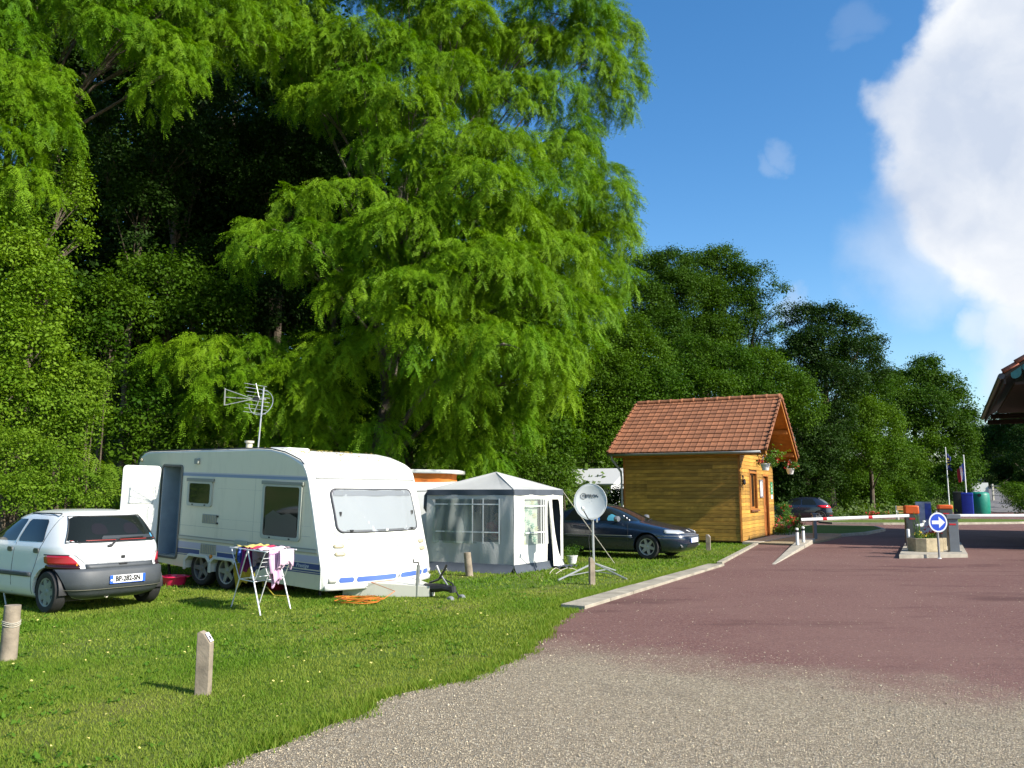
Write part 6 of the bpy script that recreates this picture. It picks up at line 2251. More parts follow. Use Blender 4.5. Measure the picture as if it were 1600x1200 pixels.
MB().tube([CS.rear(.17, .235, -.15), CS.rear(.17, .215, .01)], .026, 10, caps=False).build('exhaust', mat('exhaust', (.35, .33, .27), .4, metal=.6), wc, solid=.006)
MB().lathe([(.012, 0), (.018, .005), (0, .01)], 8, frame_M(CS.rear(.58, .655, .012), (0, -1, 0), (0, 0, 1))).build('reversing_lamp', mat('amber', (.6, .2, .01), .3), wc)
MB().box((1.3, 0, .2), (2.9, 1.2, .1)).build('floor_pan', black_plastic, wc, smooth=0)
m_ = MB()
for _ in range(60):
    x, y = random.uniform(.2, .9), random.uniform(-.42, .42)
    c = Vector((x, y, CS.z[-1] + .002 - .0 * y))
    zz = 1.392 - .10 * max(0, abs(y) - .2) ** 1.0 * .5
    s_ = random.uniform(.01, .018)
    m_.add([Vector((x, y, zz)) + Vector((math.cos(k) * s_, math.sin(k) * s_, .004)) for k in (0, 1.6, 3.1, 4.7)], [(0, 1, 2, 3)], Matrix.Translation(hb) @ Matrix.Rotation(car_rot, 4, 'Z'))
tag(m_.build('fallen_blossom', MATS['blossom_yellow'], smooth=0), 'yellow fallen blossom on the white car roof', 'fallen blossom', kind='stuff')

# --- dark blue car by the cabin
car_blue = mat('car_blue', (.008, .016, .034), .22, coat=.8, spec=.5)
XS = CarShape([(.17, -.55, 3.42, .74), (.23, -.72, 3.56, .82), (.36, -.80, 3.63, .862), (.48, -.82, 3.645, .875), (.56, -.82, 3.63, .878), (.64, -.80, 3.58, .876), (.72, -.76, 3.42, .868), (.80, -.72, 3.06, .855), (.87, -.66, 2.70, .84), (.92, -.58, 2.46, .82), (1.02, -.32, 2.22, .775), (1.14, .02, 1.94, .715), (1.25, .35, 1.66, .655), (1.31, .58, 1.45, .60), (1.345, .80, 1.24, .49), (1.362, .95, 1.10, .33), (1.366, 1.0, 1.04, .15)], 4.6)
fwd = np.array([.85, -.53])
fwd = fwd / np.linalg.norm(fwd)
left = np.array([-fwd[1], fwd[0]])
fc = np.array([3.39, 21.17]) + left * .80 - fwd * 2.74
dc = thing('parked_car', 'dark blue car parked beside the wooden cabin behind the satellite dish', 'car', (fc[0], fc[1], 0), math.atan2(fwd[1], fwd[0]), group='parked cars')
XS.body('body', car_blue, dc, [(0, .45, 1, .31), (0, -1, -.45, .31), (2.74, .45, 1, .31), (2.74, -1, -.45, .31)], .36)
for x in (0, 2.74):
    for s_ in (-1, 1):
        wheel(dc, (x, s_ * .755, .31), .31, .19, alloy, 6, s_, .66)
        arch_liner(dc, x, s_, .42, .82, .31, .352)
for sg in (-1, 1):
    CS_ = XS
    XS.patch('side_window', 'side', (.935, 1.24), lerp(.38, .62), lerp(1.02, 1.0), glass_dark, dc, .003, .03, 12, 8, sg)
    XS.patch('side_window', 'side', (.935, 1.24), lerp(1.10, 1.07), lerp(2.05, 1.58), glass_dark, dc, .003, .03, 12, 8, sg)
    XS.patch('quarter_window', 'side', (.94, 1.05), lerp(2.10, 2.02), lerp(2.22, 2.06), glass_dark, dc, .003, .01, 4, 4, sg)
    XS.patch('chrome_strip', 'side', (.565, .582), lerp(.40, .40), lerp(2.35, 2.35), steel, dc, .012, 0, 18, 2, sg, .006)
    XS.patch('side_moulding', 'side', (.50, .563), lerp(.40, .40), lerp(2.35, 2.35), car_blue, dc, .008, .01, 18, 3, sg, .01)
    m_ = MB()
    for p_ in ([(1.06, .92), (1.06, .24)], [(2.22, .90), (2.24, .62), (2.22, .24)], [(.20, .92), (.30, .62), (.38, .52)]):
        m_.tube(XS.line('side', p_, sg=sg), .004, 4)
    m_.build('door_seam', seam_m, dc)
    m_ = MB()
    m_.tube([(1.98, sg * .80, .95), (1.99, sg * .87, .97)], .022, 6)
    m_.lathe([(0, -.05), (.075, -.04), (.09, 0), (.08, .05), (0, .06)], 14, Matrix.Translation((1.98, sg * .95, .99)) @ frame_M((0, 0, 0), (0, 1, 0), (0, 0, 1)) @ Matrix.Diagonal((1.35, .85, 1, 1)))
    m_.build('wing_mirror', mat('mirror_grey', (.13, .14, .16), .35), dc)
    for x in (1.0 - .62 + .62, .98):
        pass
    MB().prism(rrect(1.14, 1.32, .76, .81, .02, 3), 0, .02, frame_M((0, -XS.side(1.2, .79, 1)[1], 0), (1, 0, 0), (0, 0, 1)) if sg < 0 else frame_M((2.46, XS.side(1.2, .79, 1)[1], 0), (-1, 0, 0), (0, 0, 1))).build('door_handle', black_plastic, dc, smooth=30)
    hl = XS.patch('headlight', 'front', (.645, .735), (lambda v: .36 - .0 * v) if sg > 0 else (lambda v: -.80 + .06 * v), (lambda v: .80 - .06 * v) if sg > 0 else (lambda v: -.36), mat('headlight', (.55, .57, .58), .15, metal=.3, coat=1.0), dc, .008, .02, 14, 5, 1, .01)
ws = XS.patch('windscreen', 'front', (.93, 1.27), lerp(-.74, -.58), lerp(.74, .58), glass_dark, dc, .004, .04, 20, 12)
for k in range(3):
    MB().prism(rrect(-.03, .03, -.02, .02, .004, 2), 0, .003, frame_M(XS.front(-.66 + .035 * k, .955 + .05 * k, .008), (0, 1, 0), (-.6, 0, .8))).build('windscreen_sticker', white_sheet, ws, smooth=0)
wpr = MB().tube([XS.front(-.1, .925, .02), XS.front(.45, .96, .02)], .008, 5).build('wiper', black_plastic, ws)
XS.patch('grille', 'front', (.655, .72), lerp(-.33, -.33), lerp(.33, .33), black_plastic, dc, .006, .01, 14, 4)
m_ = MB()
for s_ in (0, 1):
    m_.tube([XS.front(-.05, .67 + .022 * s_, .012), XS.front(0, .69 + .022 * s_, .014), XS.front(.05, .67 + .022 * s_, .012)], .005, 5)
m_.build('badge', steel, dc)
fb = bumper(XS, [(.20, -.01), (.24, .01), (.34, .02), (.50, .022), (.56, .02), (.60, .008), (.62, -.01)], 2.74, .365, .31, car_blue, dc, False)
XS.patch('bumper_strip', 'front', (.575, .592), lerp(-.86, -.86), lerp(.86, .86), steel, fb, .024, 0, 26, 2, 1, .005)
MB().tube([XS.side(3.2, .583, -1, .02), XS.side(3.35, .583, -1, .02), XS.side(3.5, .583, -1, .022)], .009, 5).build('bumper_strip', steel, fb)
pm = frame_M(XS.front(0, .47, .03), (0, 1, 0), (0, 0, 1))
pl = MB().prism(rrect(-.26, .26, -.056, .056, .01, 3), 0, .006, pm).build('number_plate', plate_white, dc, smooth=0)
MB().prism([(-.26, -.055), (-.215, -.055), (-.215, .055), (-.26, .055)], .006, .0075, pm).build('plate_band', plate_blue, pl, smooth=0)
for sg in (-1, 1):
    MB().prism(rrect(-.07, .07, -.02, .02, .01, 3), 0, .01, frame_M(XS.front(sg * .58, .33, .022), (0, 1, 0), (0, 0, 1))).build('fog_lamp', steel, fb, smooth=0)
XS.patch('air_intake', 'front', (.29, .37), lerp(-.4, -.4), lerp(.4, .4), black_plastic, fb, .024, .02, 12, 3)
MB().box((1.4, 0, .2), (3.4, 1.3, .1)).build('floor_pan', black_plastic, dc, smooth=0)
# something blue lying on the seats
XS.patch('blue_bag', 'side', (.94, 1.06), lerp(1.18, 1.24), lerp(1.45, 1.40), mat('bag_blue', (.02, .12, .38), .6), dc, .0045, .03, 6, 5, -1)
XS.patch('blue_bag', 'side', (.94, 1.10), lerp(1.62, 1.66), lerp(1.98, 1.78), mat('bag_teal', (.05, .24, .34), .6), dc, .0045, .04, 6, 5, -1)

# --- dark hatchback far off by the grass bed
HS = CarShape([(.18, -.40, 3.2, .74), (.25, -.62, 3.38, .83), (.40, -.70, 3.46, .88), (.55, -.70, 3.47, .89), (.66, -.68, 3.42, .888), (.78, -.66, 3.18, .88), (.88, -.62, 2.86, .87), (.97, -.56, 2.58, .85), (1.08, -.47, 2.26, .80), (1.22, -.33, 1.90, .73), (1.35, -.12, 1.58, .66), (1.43, .12, 1.32, .56), (1.47, .45, 1.05, .38), (1.48, .65, .9, .18)], 4.4)
ffw = np.array([-.93, .36]) / math.hypot(.93, .36)
hc = gp(1282, 815.5)
flf = np.array([-ffw[1], ffw[0]])
hcp = np.array([hc[0], hc[1]]) - flf * .78
fcar = thing('parked_car', 'dark hatchback with red tail lamp parked far off in the shade right of the cabin', 'car', (hcp[0], hcp[1], 0), math.atan2(ffw[1], ffw[0]), group='parked cars')
car_black = mat('car_black', (.010, .014, .026), .2, coat=.8)
HS.body('body', car_black, fcar, [(0, .45, 1, .32), (0, -1, -.45, .32), (2.61, .45, 1, .32), (2.61, -1, -.45, .32)], .37)
for x in (0, 2.61):
    for s_ in (-1, 1):
        wheel(fcar, (x, s_ * .77, .32), .32, .2, alloy, 5, s_, .68)
        arch_liner(fcar, x, s_, .42, .83, .32, .36)
HS.patch('rear_window', 'rear', (1.06, 1.36), lerp(-.66, -.55), lerp(.66, .55), mat('glass_pale', (.10, .12, .13), .05, spec=.8), fcar, .005, .05, 14, 8)
for sg in (-1, 1):
    HS.patch('side_window', 'side', (1.0, 1.33), lerp(.15, .36), lerp(1.0, .97), glass_dark, fcar, .003, .03, 10, 6, sg)
    HS.patch('side_window', 'side', (1.0, 1.33), lerp(1.06, 1.03), lerp(2.15, 1.58), glass_dark, fcar, .003, .03, 10, 6, sg)
    HS.patch('tail_light', 'rear', (.82, .98), (lambda v: .50) if sg > 0 else (lambda v: -.86), (lambda v: .86) if sg > 0 else (lambda v: -.50), mat('lamp_bright', (.55, .012, .02), .15, coat=.6), fcar, .012, .03, 12, 5, 1, .014)
HS.patch('number_plate', 'rear', (.50, .61), lerp(-.26, -.26), lerp(.26, .26), plate_white, fcar, .012, .01, 6, 3)
HS.patch('rear_reflector', 'rear', (.36, .40), lerp(.45, .45), lerp(.7, .7), lamp_red, fcar, .012, .005, 4, 2)
HS.patch('spoiler', 'rear', (1.39, 1.42), lerp(-.52, -.50), lerp(.52, .50), car_black, fcar, .05, .0, 10, 3, 1, .03)
HS.patch('chrome_bar', 'rear', (.745, .765), lerp(-.3, -.3), lerp(.3, .3), steel, fcar, .012, 0, 8, 2)
MB().box((1.35, 0, .22), (3.3, 1.3, .1)).build('floor_pan', black_plastic, fcar, smooth=0)

# ------------------------------------------------------------------ awning tent
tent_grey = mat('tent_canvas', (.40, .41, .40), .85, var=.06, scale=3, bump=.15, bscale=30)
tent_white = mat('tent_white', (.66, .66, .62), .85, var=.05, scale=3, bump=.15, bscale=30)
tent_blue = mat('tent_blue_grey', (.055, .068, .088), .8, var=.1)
film = film_mat('window_film', (.80, .86, .84), .72, .18)
film2 = film_mat('window_film_crumpled', (.74, .84, .80), .58, .12)
tC, tL, tR = Vector((.04, 17.42, 0)), Vector((-1.86, 18.42, 0)), Vector((1.15, 19.05, 0))
tB = tL + tR - tC
ZE, ZA = 1.70, 2.10
tent = thing('awning_tent', 'grey and white pavilion tent with clear windows and its side flap hanging open', 'tent', tC)
cor = [Vector((0, 0, 0)), tR - tC, tB - tC, tL - tC]
apex = (cor[0] + cor[2]) / 2 + Vector((0, 0, ZA))
mb = MB()
for i in range(4):
    a, b_ = cor[i] + Vector((0, 0, ZE)), cor[(i + 1) % 4] + Vector((0, 0, ZE))
    N_ = 8
    for r_ in range(N_):
        for c_ in range(N_):
            def P_(u, v):
                p_ = (a.lerp(b_, u)).lerp(apex, v)
                p_.z -= .045 * math.sin(math.pi * v) * (math.sin(math.pi * u) ** .5 if 0 < u < 1 else 0) + .02 * math.sin(math.pi * u) * (1 - v) * 0
                return p_
            k = len(mb.v)
            mb.v += [tuple(P_(u, v)) for u, v in ((c_ / N_, r_ / N_), ((c_ + 1) / N_, r_ / N_), ((c_ + 1) / N_, (r_ + 1) / N_), (c_ / N_, (r_ + 1) / N_))]
            mb.f.append((k, k + 1, k + 2, k + 3))
roof_o = mb.build('roof', tent_grey, tent, smooth=0)
mb = MB()
for i in range(4):
    mb.tube([cor[i] + Vector((0, 0, ZE + .004)), cor[i].lerp(Vector((apex.x, apex.y, 0)), .5) + Vector((0, 0, (ZE + ZA) / 2 + .006)), apex], .009, 5)
mb.build('roof_seam', tent_grey, roof_o)
cmid = (cor[0] + cor[2]) / 2


def wallM(i):
    a, b_ = cor[i], cor[(i + 1) % 4]
    return frame_M(a, b_ - a, (0, 0, 1)), (b_ - a).length


for i in range(4):
    Mx, L = wallM(i)
    MB().grid(lambda u, v: (u * L, .0, 0), 2, 2)
    m_ = MB().grid(lambda u, v: (u * L, ZE + .01 - .12 * v, (.010 + .012 * v * math.sin(u * 14))), 24, 4, Mx)
    m_.build('valance', tent_blue, roof_o, smooth=60)
    m_ = MB().grid(lambda u, v: (u * L, .17 * (1 - v) - .0, .012 + (.20 if i in (3,) else .06) * v ** 2 + .008 * math.sin(u * 17)), 24, 4, Mx)
    m_.build('ground_skirt', tent_blue, tent, smooth=60)


def folds(x, z, amp):
    return amp * (math.sin(x * 9 + z * 1.7) * .5 + math.sin(x * 21 - z * 4) * .3 + math.sin(z * 7 + x * 3) * .3)


def canvas(name, Mx, x0, x1, z0, z1, m, amp=.015, nu=14, nv=10, off=0.0, parent=None):
    return MB().grid(lambda u, v: (x0 + (x1 - x0) * u, z0 + (z1 - z0) * v, off + folds(x0 + (x1 - x0) * u, z0 + (z1 - z0) * v, amp)), nu, nv, Mx).build(name, m, parent or tent, smooth=70)


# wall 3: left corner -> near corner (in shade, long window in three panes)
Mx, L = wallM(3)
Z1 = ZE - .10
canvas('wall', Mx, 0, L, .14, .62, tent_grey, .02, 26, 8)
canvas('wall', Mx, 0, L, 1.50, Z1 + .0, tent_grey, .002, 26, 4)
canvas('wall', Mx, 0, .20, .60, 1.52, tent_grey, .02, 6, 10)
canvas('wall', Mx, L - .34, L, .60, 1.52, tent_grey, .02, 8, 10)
canvas('wall', Mx, .90, 1.14, .60, 1.52, tent_grey, .022, 8, 10) if False else None
wf = canvas('window_film', Mx, .18, 1.16, .58, 1.52, film2, .055, 44, 24, .03)
wf2 = canvas('window_film', Mx, 1.14, L - .32, .58, 1.52, film, .006, 10, 8)
tape = mat('window_tape', (.62, .64, .64), .6)
for x in (1.16, 1.42, L - .34):
    MB().prism([(x - .014, .58), (x + .014, .58), (x + .014, 1.52), (x - .014, 1.52)], .014, .018, Mx).build('window_bar', tape, wf2, smooth=0)
for z in (.82, 1.40):
    MB().grid(lambda u, v: (.2 + (L - .54) * u, z + .024 * (v - .5), .034 + folds(.2 + (L - .54) * u, z, .01)), 20, 2, Mx).build('window_bar', tape, wf, smooth=0)
# wall 0: near corner -> right corner (sunlit; patterned curtain, door opening with hanging flap)
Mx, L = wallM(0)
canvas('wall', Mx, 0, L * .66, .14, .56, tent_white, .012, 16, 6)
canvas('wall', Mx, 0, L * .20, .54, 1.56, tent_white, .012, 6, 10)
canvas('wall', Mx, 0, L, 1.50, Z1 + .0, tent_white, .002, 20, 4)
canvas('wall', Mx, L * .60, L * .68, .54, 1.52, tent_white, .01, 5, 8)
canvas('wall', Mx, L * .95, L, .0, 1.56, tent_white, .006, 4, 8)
m_ = MB()
arc = [(L * .95, 1.52), (L * .95, 1.1)] + [(L * (.95 - .02) - .08 * (1 - math.cos(R(a))), 1.30 + .20 * math.sin(R(a))) for a in (0, 30, 60, 90)]
m_.prism(arc, 0, .004, Mx)
m_.build('wall', tent_white, tent, smooth=0)
film_r = canvas('window_film', Mx, L * .20, L * .60, .54, 1.52, film, .01, 10, 8, .01)
curtain = canvas('curtain', Mx, L * .19, L * .50, .50, 1.50, mat('curtain_cream', (.62, .64, .54), .8), .012, 16, 10, -.05)
palm = mat('palm_green', (.16, .40, .28), .8)
yel = mat('palm_yellow', (.62, .55, .25), .8)
for k in range(13):
    x, z = L * (.22 + .25 * ((k * 5) % 7) / 6), .58 + .86 * k / 12
    m_ = MB()
    for q_ in range(6):
        a = q_ * math.pi / 3 + k
        m_.add([(x, z, 0), (x + .05 * math.cos(a - .25), z + .05 * math.sin(a - .25), 0), (x + .095 * math.cos(a), z + .075 * math.sin(a), 0), (x + .05 * math.cos(a + .25), z + .05 * math.sin(a + .25), 0)], [(0, 1, 2, 3)], Mx @ Matrix.Translation((0, 0, -.032)))
    m_.build('palm_print', palm if k % 4 else yel, curtain, smooth=0)
for z in (.80, 1.36):
    MB().prism([(L * .2, z - .013), (L * .62, z - .013), (L * .62, z + .013), (L * .2, z + .013)], .026, .03, Mx).build('window_bar', tape, film_r, smooth=0)
for x in (.51, .555, .60):
    MB().prism([(L * x - .012, .54), (L * x + .012, .54), (L * x + .012, 1.5), (L * x - .012, 1.5)], .026, .03, Mx).build('window_bar', tape, film_r, smooth=0)
m_ = MB()
m_.grid(lambda u, v: (L * (.66 + .05 * v * v + (.14 + .10 * v * v - .05 * math.sin(v * 3)) * u * (.35 + .65 * v)), 1.50 - 1.46 * v, .03 + .10 * v + .035 * math.sin(u * 8 + v * 4)), 12, 18, Mx)
m_.build('door_flap', tent_white, tent, smooth=70)
m_ = MB()
m_.grid(lambda u, v: (L * (.70 + .30 * u), .02 + .05 * abs(math.sin(u * 9 + v * 5)), .05 + .34 * v), 14, 6, Mx)
m_.build('folded_flap', tent_blue, tent, smooth=70)
# far walls, inner dark lining, poles, guy ropes, floor
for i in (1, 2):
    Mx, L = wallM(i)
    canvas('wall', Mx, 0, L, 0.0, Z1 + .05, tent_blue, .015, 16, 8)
MB().add([tuple(c * .97 + cmid * .03 + Vector((0, 0, .015))) for c in cor], [(0, 1, 2, 3)]).build('groundsheet', mat('groundsheet', (.05, .055, .06), .8), tent, smooth=0)
for c in cor:
    MB().tube([c * .985 + cmid * .015, c * .985 + cmid * .015 + Vector((0, 0, ZE))], .014, 8).build('pole', steel, tent)
rope_m = mat('guy_rope', (.42, .40, .33), .8)
MB().tube([cor[1] + Vector((0, 0, ZE - .02)), Vector(gp(960, 880)) - tC], .008, 5).build('guy_rope', rope_m, tent)
MB().tube([cor[3] + Vector((0, 0, ZE - .02)), cor[3] + Vector((-.35, -.1, ZE - .03))], .012, 5).build('roof_strut', steel, tent)
m_ = MB()
for px0, px1 in ((690, 700), (858, 878), (868, 905)):
    a, b_ = Vector(gp(px0, 897)) - tC, Vector(gp(px1, 893)) - tC
    MB().tube([a.lerp(b_, t) + Vector((0, 0, .10 * math.sin(math.pi * t))) for t in (0, .25, .5, .75, 1)], .007, 5).build('loose_line', rope_m, tent)


# someone sitting inside the tent, seen through the clear window
skin_m = mat('skin', (.42, .22, .14), .55)
shirt_m = mat('pink_shirt', (.46, .10, .09), .8)
sx = tC + (cor[3] * .38 + cor[1] * .34)
per = thing('person', 'person in a pink top sitting inside the tent, dimly seen through its window', 'person', (sx.x, sx.y, 0), R(20))


def skin_body(name, pts, edges, m, parent, sub=2):
    me = bpy.data.meshes.new(name)
    me.from_pydata([p_[:3] for p_ in pts], edges, [])
    me.materials.append(m)
    o = link(name, me, parent)
    sk_ = o.modifiers.new('skin', 'SKIN')
    for i, p_ in enumerate(pts):
        me.skin_vertices[0].data[i].radius = (p_[3], p_[4] if len(p_) > 4 else p_[3])
    me.skin_vertices[0].data[0].use_root = True
    s = o.modifiers.new('sub', 'SUBSURF')
    s.levels = s.render_levels = sub
    for p_ in me.polygons:
        p_.use_smooth = True
    return o


skin_body('body', [(0, 0, .50, .15, .12), (0, .01, .66, .135, .10), (0, .02, .84, .16, .11), (0, .03, .97, .15, .10), (0, .04, 1.05, .055, .055), (0, .05, 1.12, .05), (0, .055, 1.20, .085, .095), (0, .06, 1.29, .075, .085),
                   (-.19, .03, .95, .06), (-.26, .0, .74, .045), (-.20, -.22, .66, .035), (-.17, -.32, .66, .03), (.19, .03, .95, .06), (.26, 0, .74, .045), (.20, -.22, .66, .035), (.17, -.32, .66, .03),
                   (-.10, -.06, .48, .095), (-.13, -.46, .50, .07), (-.13, -.48, .10, .045), (-.13, -.60, .05, .04), (.10, -.06, .48, .095), (.13, -.46, .50, .07), (.13, -.48, .10, .045), (.13, -.60, .05, .04)],
          [(0, 1), (1, 2), (2, 3), (3, 4), (4, 5), (5, 6), (6, 7), (3, 8), (8, 9), (9, 10), (10, 11), (3, 12), (12, 13), (13, 14), (14, 15), (0, 16), (16, 17), (17, 18), (18, 19), (0, 20), (20, 21), (21, 22), (22, 23)], skin_m, per)
skin_body('shirt', [(0, 0, .52, .17, .135), (0, .01, .66, .155, .12), (0, .02, .84, .178, .13), (0, .03, .95, .165, .12), (0, .04, 1.0, .09, .085), (-.19, .03, .95, .075), (-.235, .01, .82, .066), (.19, .03, .95, .075), (.235, .01, .82, .066)],
          [(0, 1), (1, 2), (2, 3), (3, 4), (3, 5), (5, 6), (3, 7), (7, 8)], shirt_m, per)
MB().lathe([(.0, .12), (.07, .10), (.105, .03), (.10, -.05), (.08, -.09)], 14, Matrix.Translation((0, .07, 1.27))).build('hair', mat('hair', (.03, .02, .012), .7), per)
skin_body('shorts', [(0, 0, .50, .17, .14), (-.10, -.06, .49, .11), (-.125, -.34, .50, .095), (.10, -.06, .49, .11), (.125, -.34, .50, .095)], [(0, 1), (1, 2), (0, 3), (3, 4)], mat('blue_cloth', (.03, .07, .13), .8), per)
ch = thing('camping_chair', 'low dark blue camping chair under the person in the tent', 'chair', (sx.x, sx.y, 0), R(20))
MB().box((0, -.05, .34), (.48, .46, .04)).build('seat', tent_blue, ch, smooth=0, bevel=.01)
MB().box((0, .21, .60), (.48, .03, .5)).build('backrest', tent_blue, ch, smooth=0, bevel=.01)
for x in (-.22, .22):
    for y in (-.24, .2):
        MB().tube([(x, y, 0), (x, y, .34)], .014, 6).build('leg', steel, ch)

# ------------------------------------------------------------------ camper van behind caravan and tent
fx = Vector((1, -.12, 0)).normalized()
vo = Vector((-2.9, 20.6, 0))
van = thing('camper_van', 'white camper van with orange pop-top canvas, half hidden behind caravan and tent', 'camper van', vo, math.atan2(fx.y, fx.x))
van_white = mat('van_white', (.66, .67, .64), .3, coat=.4, dirt=.05)
VS = CarShape([(.25, -1.9, 2.1, .80), (.4, -2.0, 2.25, .88), (.9, -2.02, 2.26, .90), (1.15, -2.0, 2.18, .89), (1.5, -1.95, 2.0, .84), (1.78, -1.9, 1.85, .78), (1.88, -1.84, 1.75, .70), (1.92, -1.7, 1.6, .5)], 6)
VS.body('body', van_white, van)
for x in (-1.2, 1.3):
    for s_ in (-1, 1):
        wheel(van, (x, s_ * .80, .32), .32, .2, alloy, 5, s_, .66)
for sg in (-1, 1):
    for x0, x1 in ((-1.75, -.7), (-.6, .5), (.6, 1.6)) if sg > 0 else ((.95, 1.6),):
        VS.patch('side_window', 'side', (1.2, 1.68), lerp(x0, x0), lerp(x1, x1 - .05), glass_dark, van, .004, .06, 8, 6, sg)
VS.patch('windscreen', 'front', (1.2, 1.72), lerp(-.75, -.68), lerp(.75, .68), glass_dark, van, .004, .06, 12, 8)
orange = mat('orange_canvas', (.52, .14, .012), .75, var=.2, scale=4)
m_ = MB()
m_.grid(lambda u, v: ((-1.5 + 3.0 * (abs(((u * 4) % 4) - 2) - 1 if False else 0)), 0, 0), 2, 2)
cvp = []
for t_ in range(40):
    a = 2 * math.pi * t_ / 40
    cvp.append((1.52 * math.copysign(abs(math.cos(a)) ** .35, math.cos(a)), .62 * math.copysign(abs(math.sin(a)) ** .35, math.sin(a))))
m_ = MB()
for k, (x, y) in enumerate(cvp):
    hgt = 2.16 - .06 * (x + 1.5) / 3
    m_.v += [(x, y, 1.90), (x * .99, y * .97 + .01 * math.sin(k * 2), (1.9 + hgt) / 2), (x, y, hgt)]
for k in range(40):
    l = (k + 1) % 40
    for q_ in range(2):
        m_.f.append((3 * k + q_, 3 * l + q_, 3 * l + q_ + 1, 3 * k + q_ + 1))
m_.build('pop_top_canvas', orange, van, smooth=40)
m_ = MB()
m_.v = [(x * 1.10 + .04, y * 1.12, 2.15 - .06 * (x + 1.5) / 3 + dz) for dz in (0, .09) for x, y in cvp]
m_.f = [tuple(reversed(range(40))), tuple(range(40, 80))] + [(k, (k + 1) % 40, 40 + (k + 1) % 40, 40 + k) for k in range(40)]
m_.build('roof_lid', van_white, van, smooth=40, bevel=.02)

# ------------------------------------------------------------------ satellite dish on tripod
p = gp(928, 897)
sd_ = thing('satellite_dish', 'round light grey satellite dish on a tripod mast standing on the grass', 'satellite dish', tuple(p))
dish_grey = mat('dish_grey', (.50, .53, .53), .4, var=.05)
galv = mat('galvanised', (.45, .47, .47), .4, metal=.6, var=.1)
look = Vector((-.22, -1, .10)).normalized()   # the dish faces a little left of the camera
xd = Vector((0, 0, 1)).cross(-look).normalized() * -1
xd = look.cross(Vector((0, 0, 1))).normalized() * -1
zd = look
yd = zd.cross(xd).normalized()
DMx = Matrix.Identity(4)
for i, a in enumerate((xd, yd, zd)):
    DMx[0][i], DMx[1][i], DMx[2][i] = a
dc_ = Vector((-.06, -.06, 1.46))
DMx.translation = dc_
RX, RY = .335, .365
m_ = MB()
rings = 9
for k in range(rings + 1):
    f = k / rings
    for j in range(48):
        a = 2 * math.pi * j / 48
        m_.v.append((RX * f * math.cos(a), RY * f * math.sin(a), -.055 * (1 - f * f)))
for k in range(rings):
    for j in range(48):
        l = (j + 1) % 48
        m_.f.append((k * 48 + j, k * 48 + l, (k + 1) * 48 + l, (k + 1) * 48 + j))
m_.v = [tuple(DMx @ Vector(v)) for v in m_.v]
di = m_.build('dish', dish_grey, sd_, smooth=60, solid=.006)
MB().tube([DMx @ Vector((RX * math.cos(2 * math.pi * j / 48), RY * math.sin(2 * math.pi * j / 48), .0)) for j in range(49)], .007, 6, caps=False).build('rim', dish_grey, di)
ink = mat('dish_ink', (.025, .03, .035), .5)


def on_dish(x, y):
    return DMx @ Matrix.Translation((x, y, -.055 * (1 - (x / RX) ** 2 - (y / RY) ** 2) + .012))


text('lettering', 'ETRONIC', .084, ink, on_dish(.06, .115), di, spacing=1.06, shear=.15, bold=.0025)
text('emblem', 'm', .10, ink, on_dish(-.14, .125), di, squash=.8)
MB().tube([on_dish(-.14 + .06 * math.cos(2 * math.pi * j / 24), .115 + .056 * math.sin(2 * math.pi * j / 24)).translation for j in range(25)], .004, 5, caps=False).build('emblem_ring', ink, di)
lnb0, lnb1 = dc_ + Vector((.02, -.02, -.39)), dc_ + DMx.to_3x3() @ Vector((-.10, -.19, .40))
MB().tube([dc_ + DMx.to_3x3() @ Vector((0, -RY, -.02)), dc_ + DMx.to_3x3() @ Vector((-.03, -RY * .98, .10)), lnb1], .011, 6).build('feed_arm', dark_metal, sd_)
MB().tube([lnb1 + Vector((0, -.03, -.01)), lnb1 + Vector((.0, .06, .03))], [.028, .034], 10).build('feed_head', mat('feed_white', (.62, .62, .58), .4), sd_)
MB().tube([(0, 0, .10), (-.015, 0, 1.40)], .024, 10).build('mast', galv, sd_)
MB().box(tuple(dc_ - look * .135 + Vector((0, 0, -.04))), (.10, .10, .20)).build('bracket', galv, sd_, smooth=0, bevel=.01)
MB().box((.08, .02, 1.12), (.03, .05, .16)).build('clamp', galv, sd_, smooth=0)
for k, (px, py) in enumerate(((872, 908), (979, 906), (962, 893))):
    f = Vector(gp(px, py)) - Vector(p)
    MB().tube([Vector((0, 0, .22)), f + Vector((0, 0, .015))], .019, 8).build('leg', galv, sd_)
    MB().tube([Vector((0, 0, .06)), f * .78 + Vector((0, 0, .06))], .011, 6).build('brace', galv, sd_)
MB().tube([(-.02, -.03, 1.1), (-.10, -.05, .7), (-.06, -.05, .3), (-.05, -.06, .02)], .006, 5).build('cable', black_plastic, sd_)

# ------------------------------------------------------------------ posts in the grass
post_wood = mat('weathered_wood', (.235, .195, .145), .9, var=.3, scale=7, bump=.22, bscale=38)
tagw = mat('number_tag', (.62, .60, .66), .5)


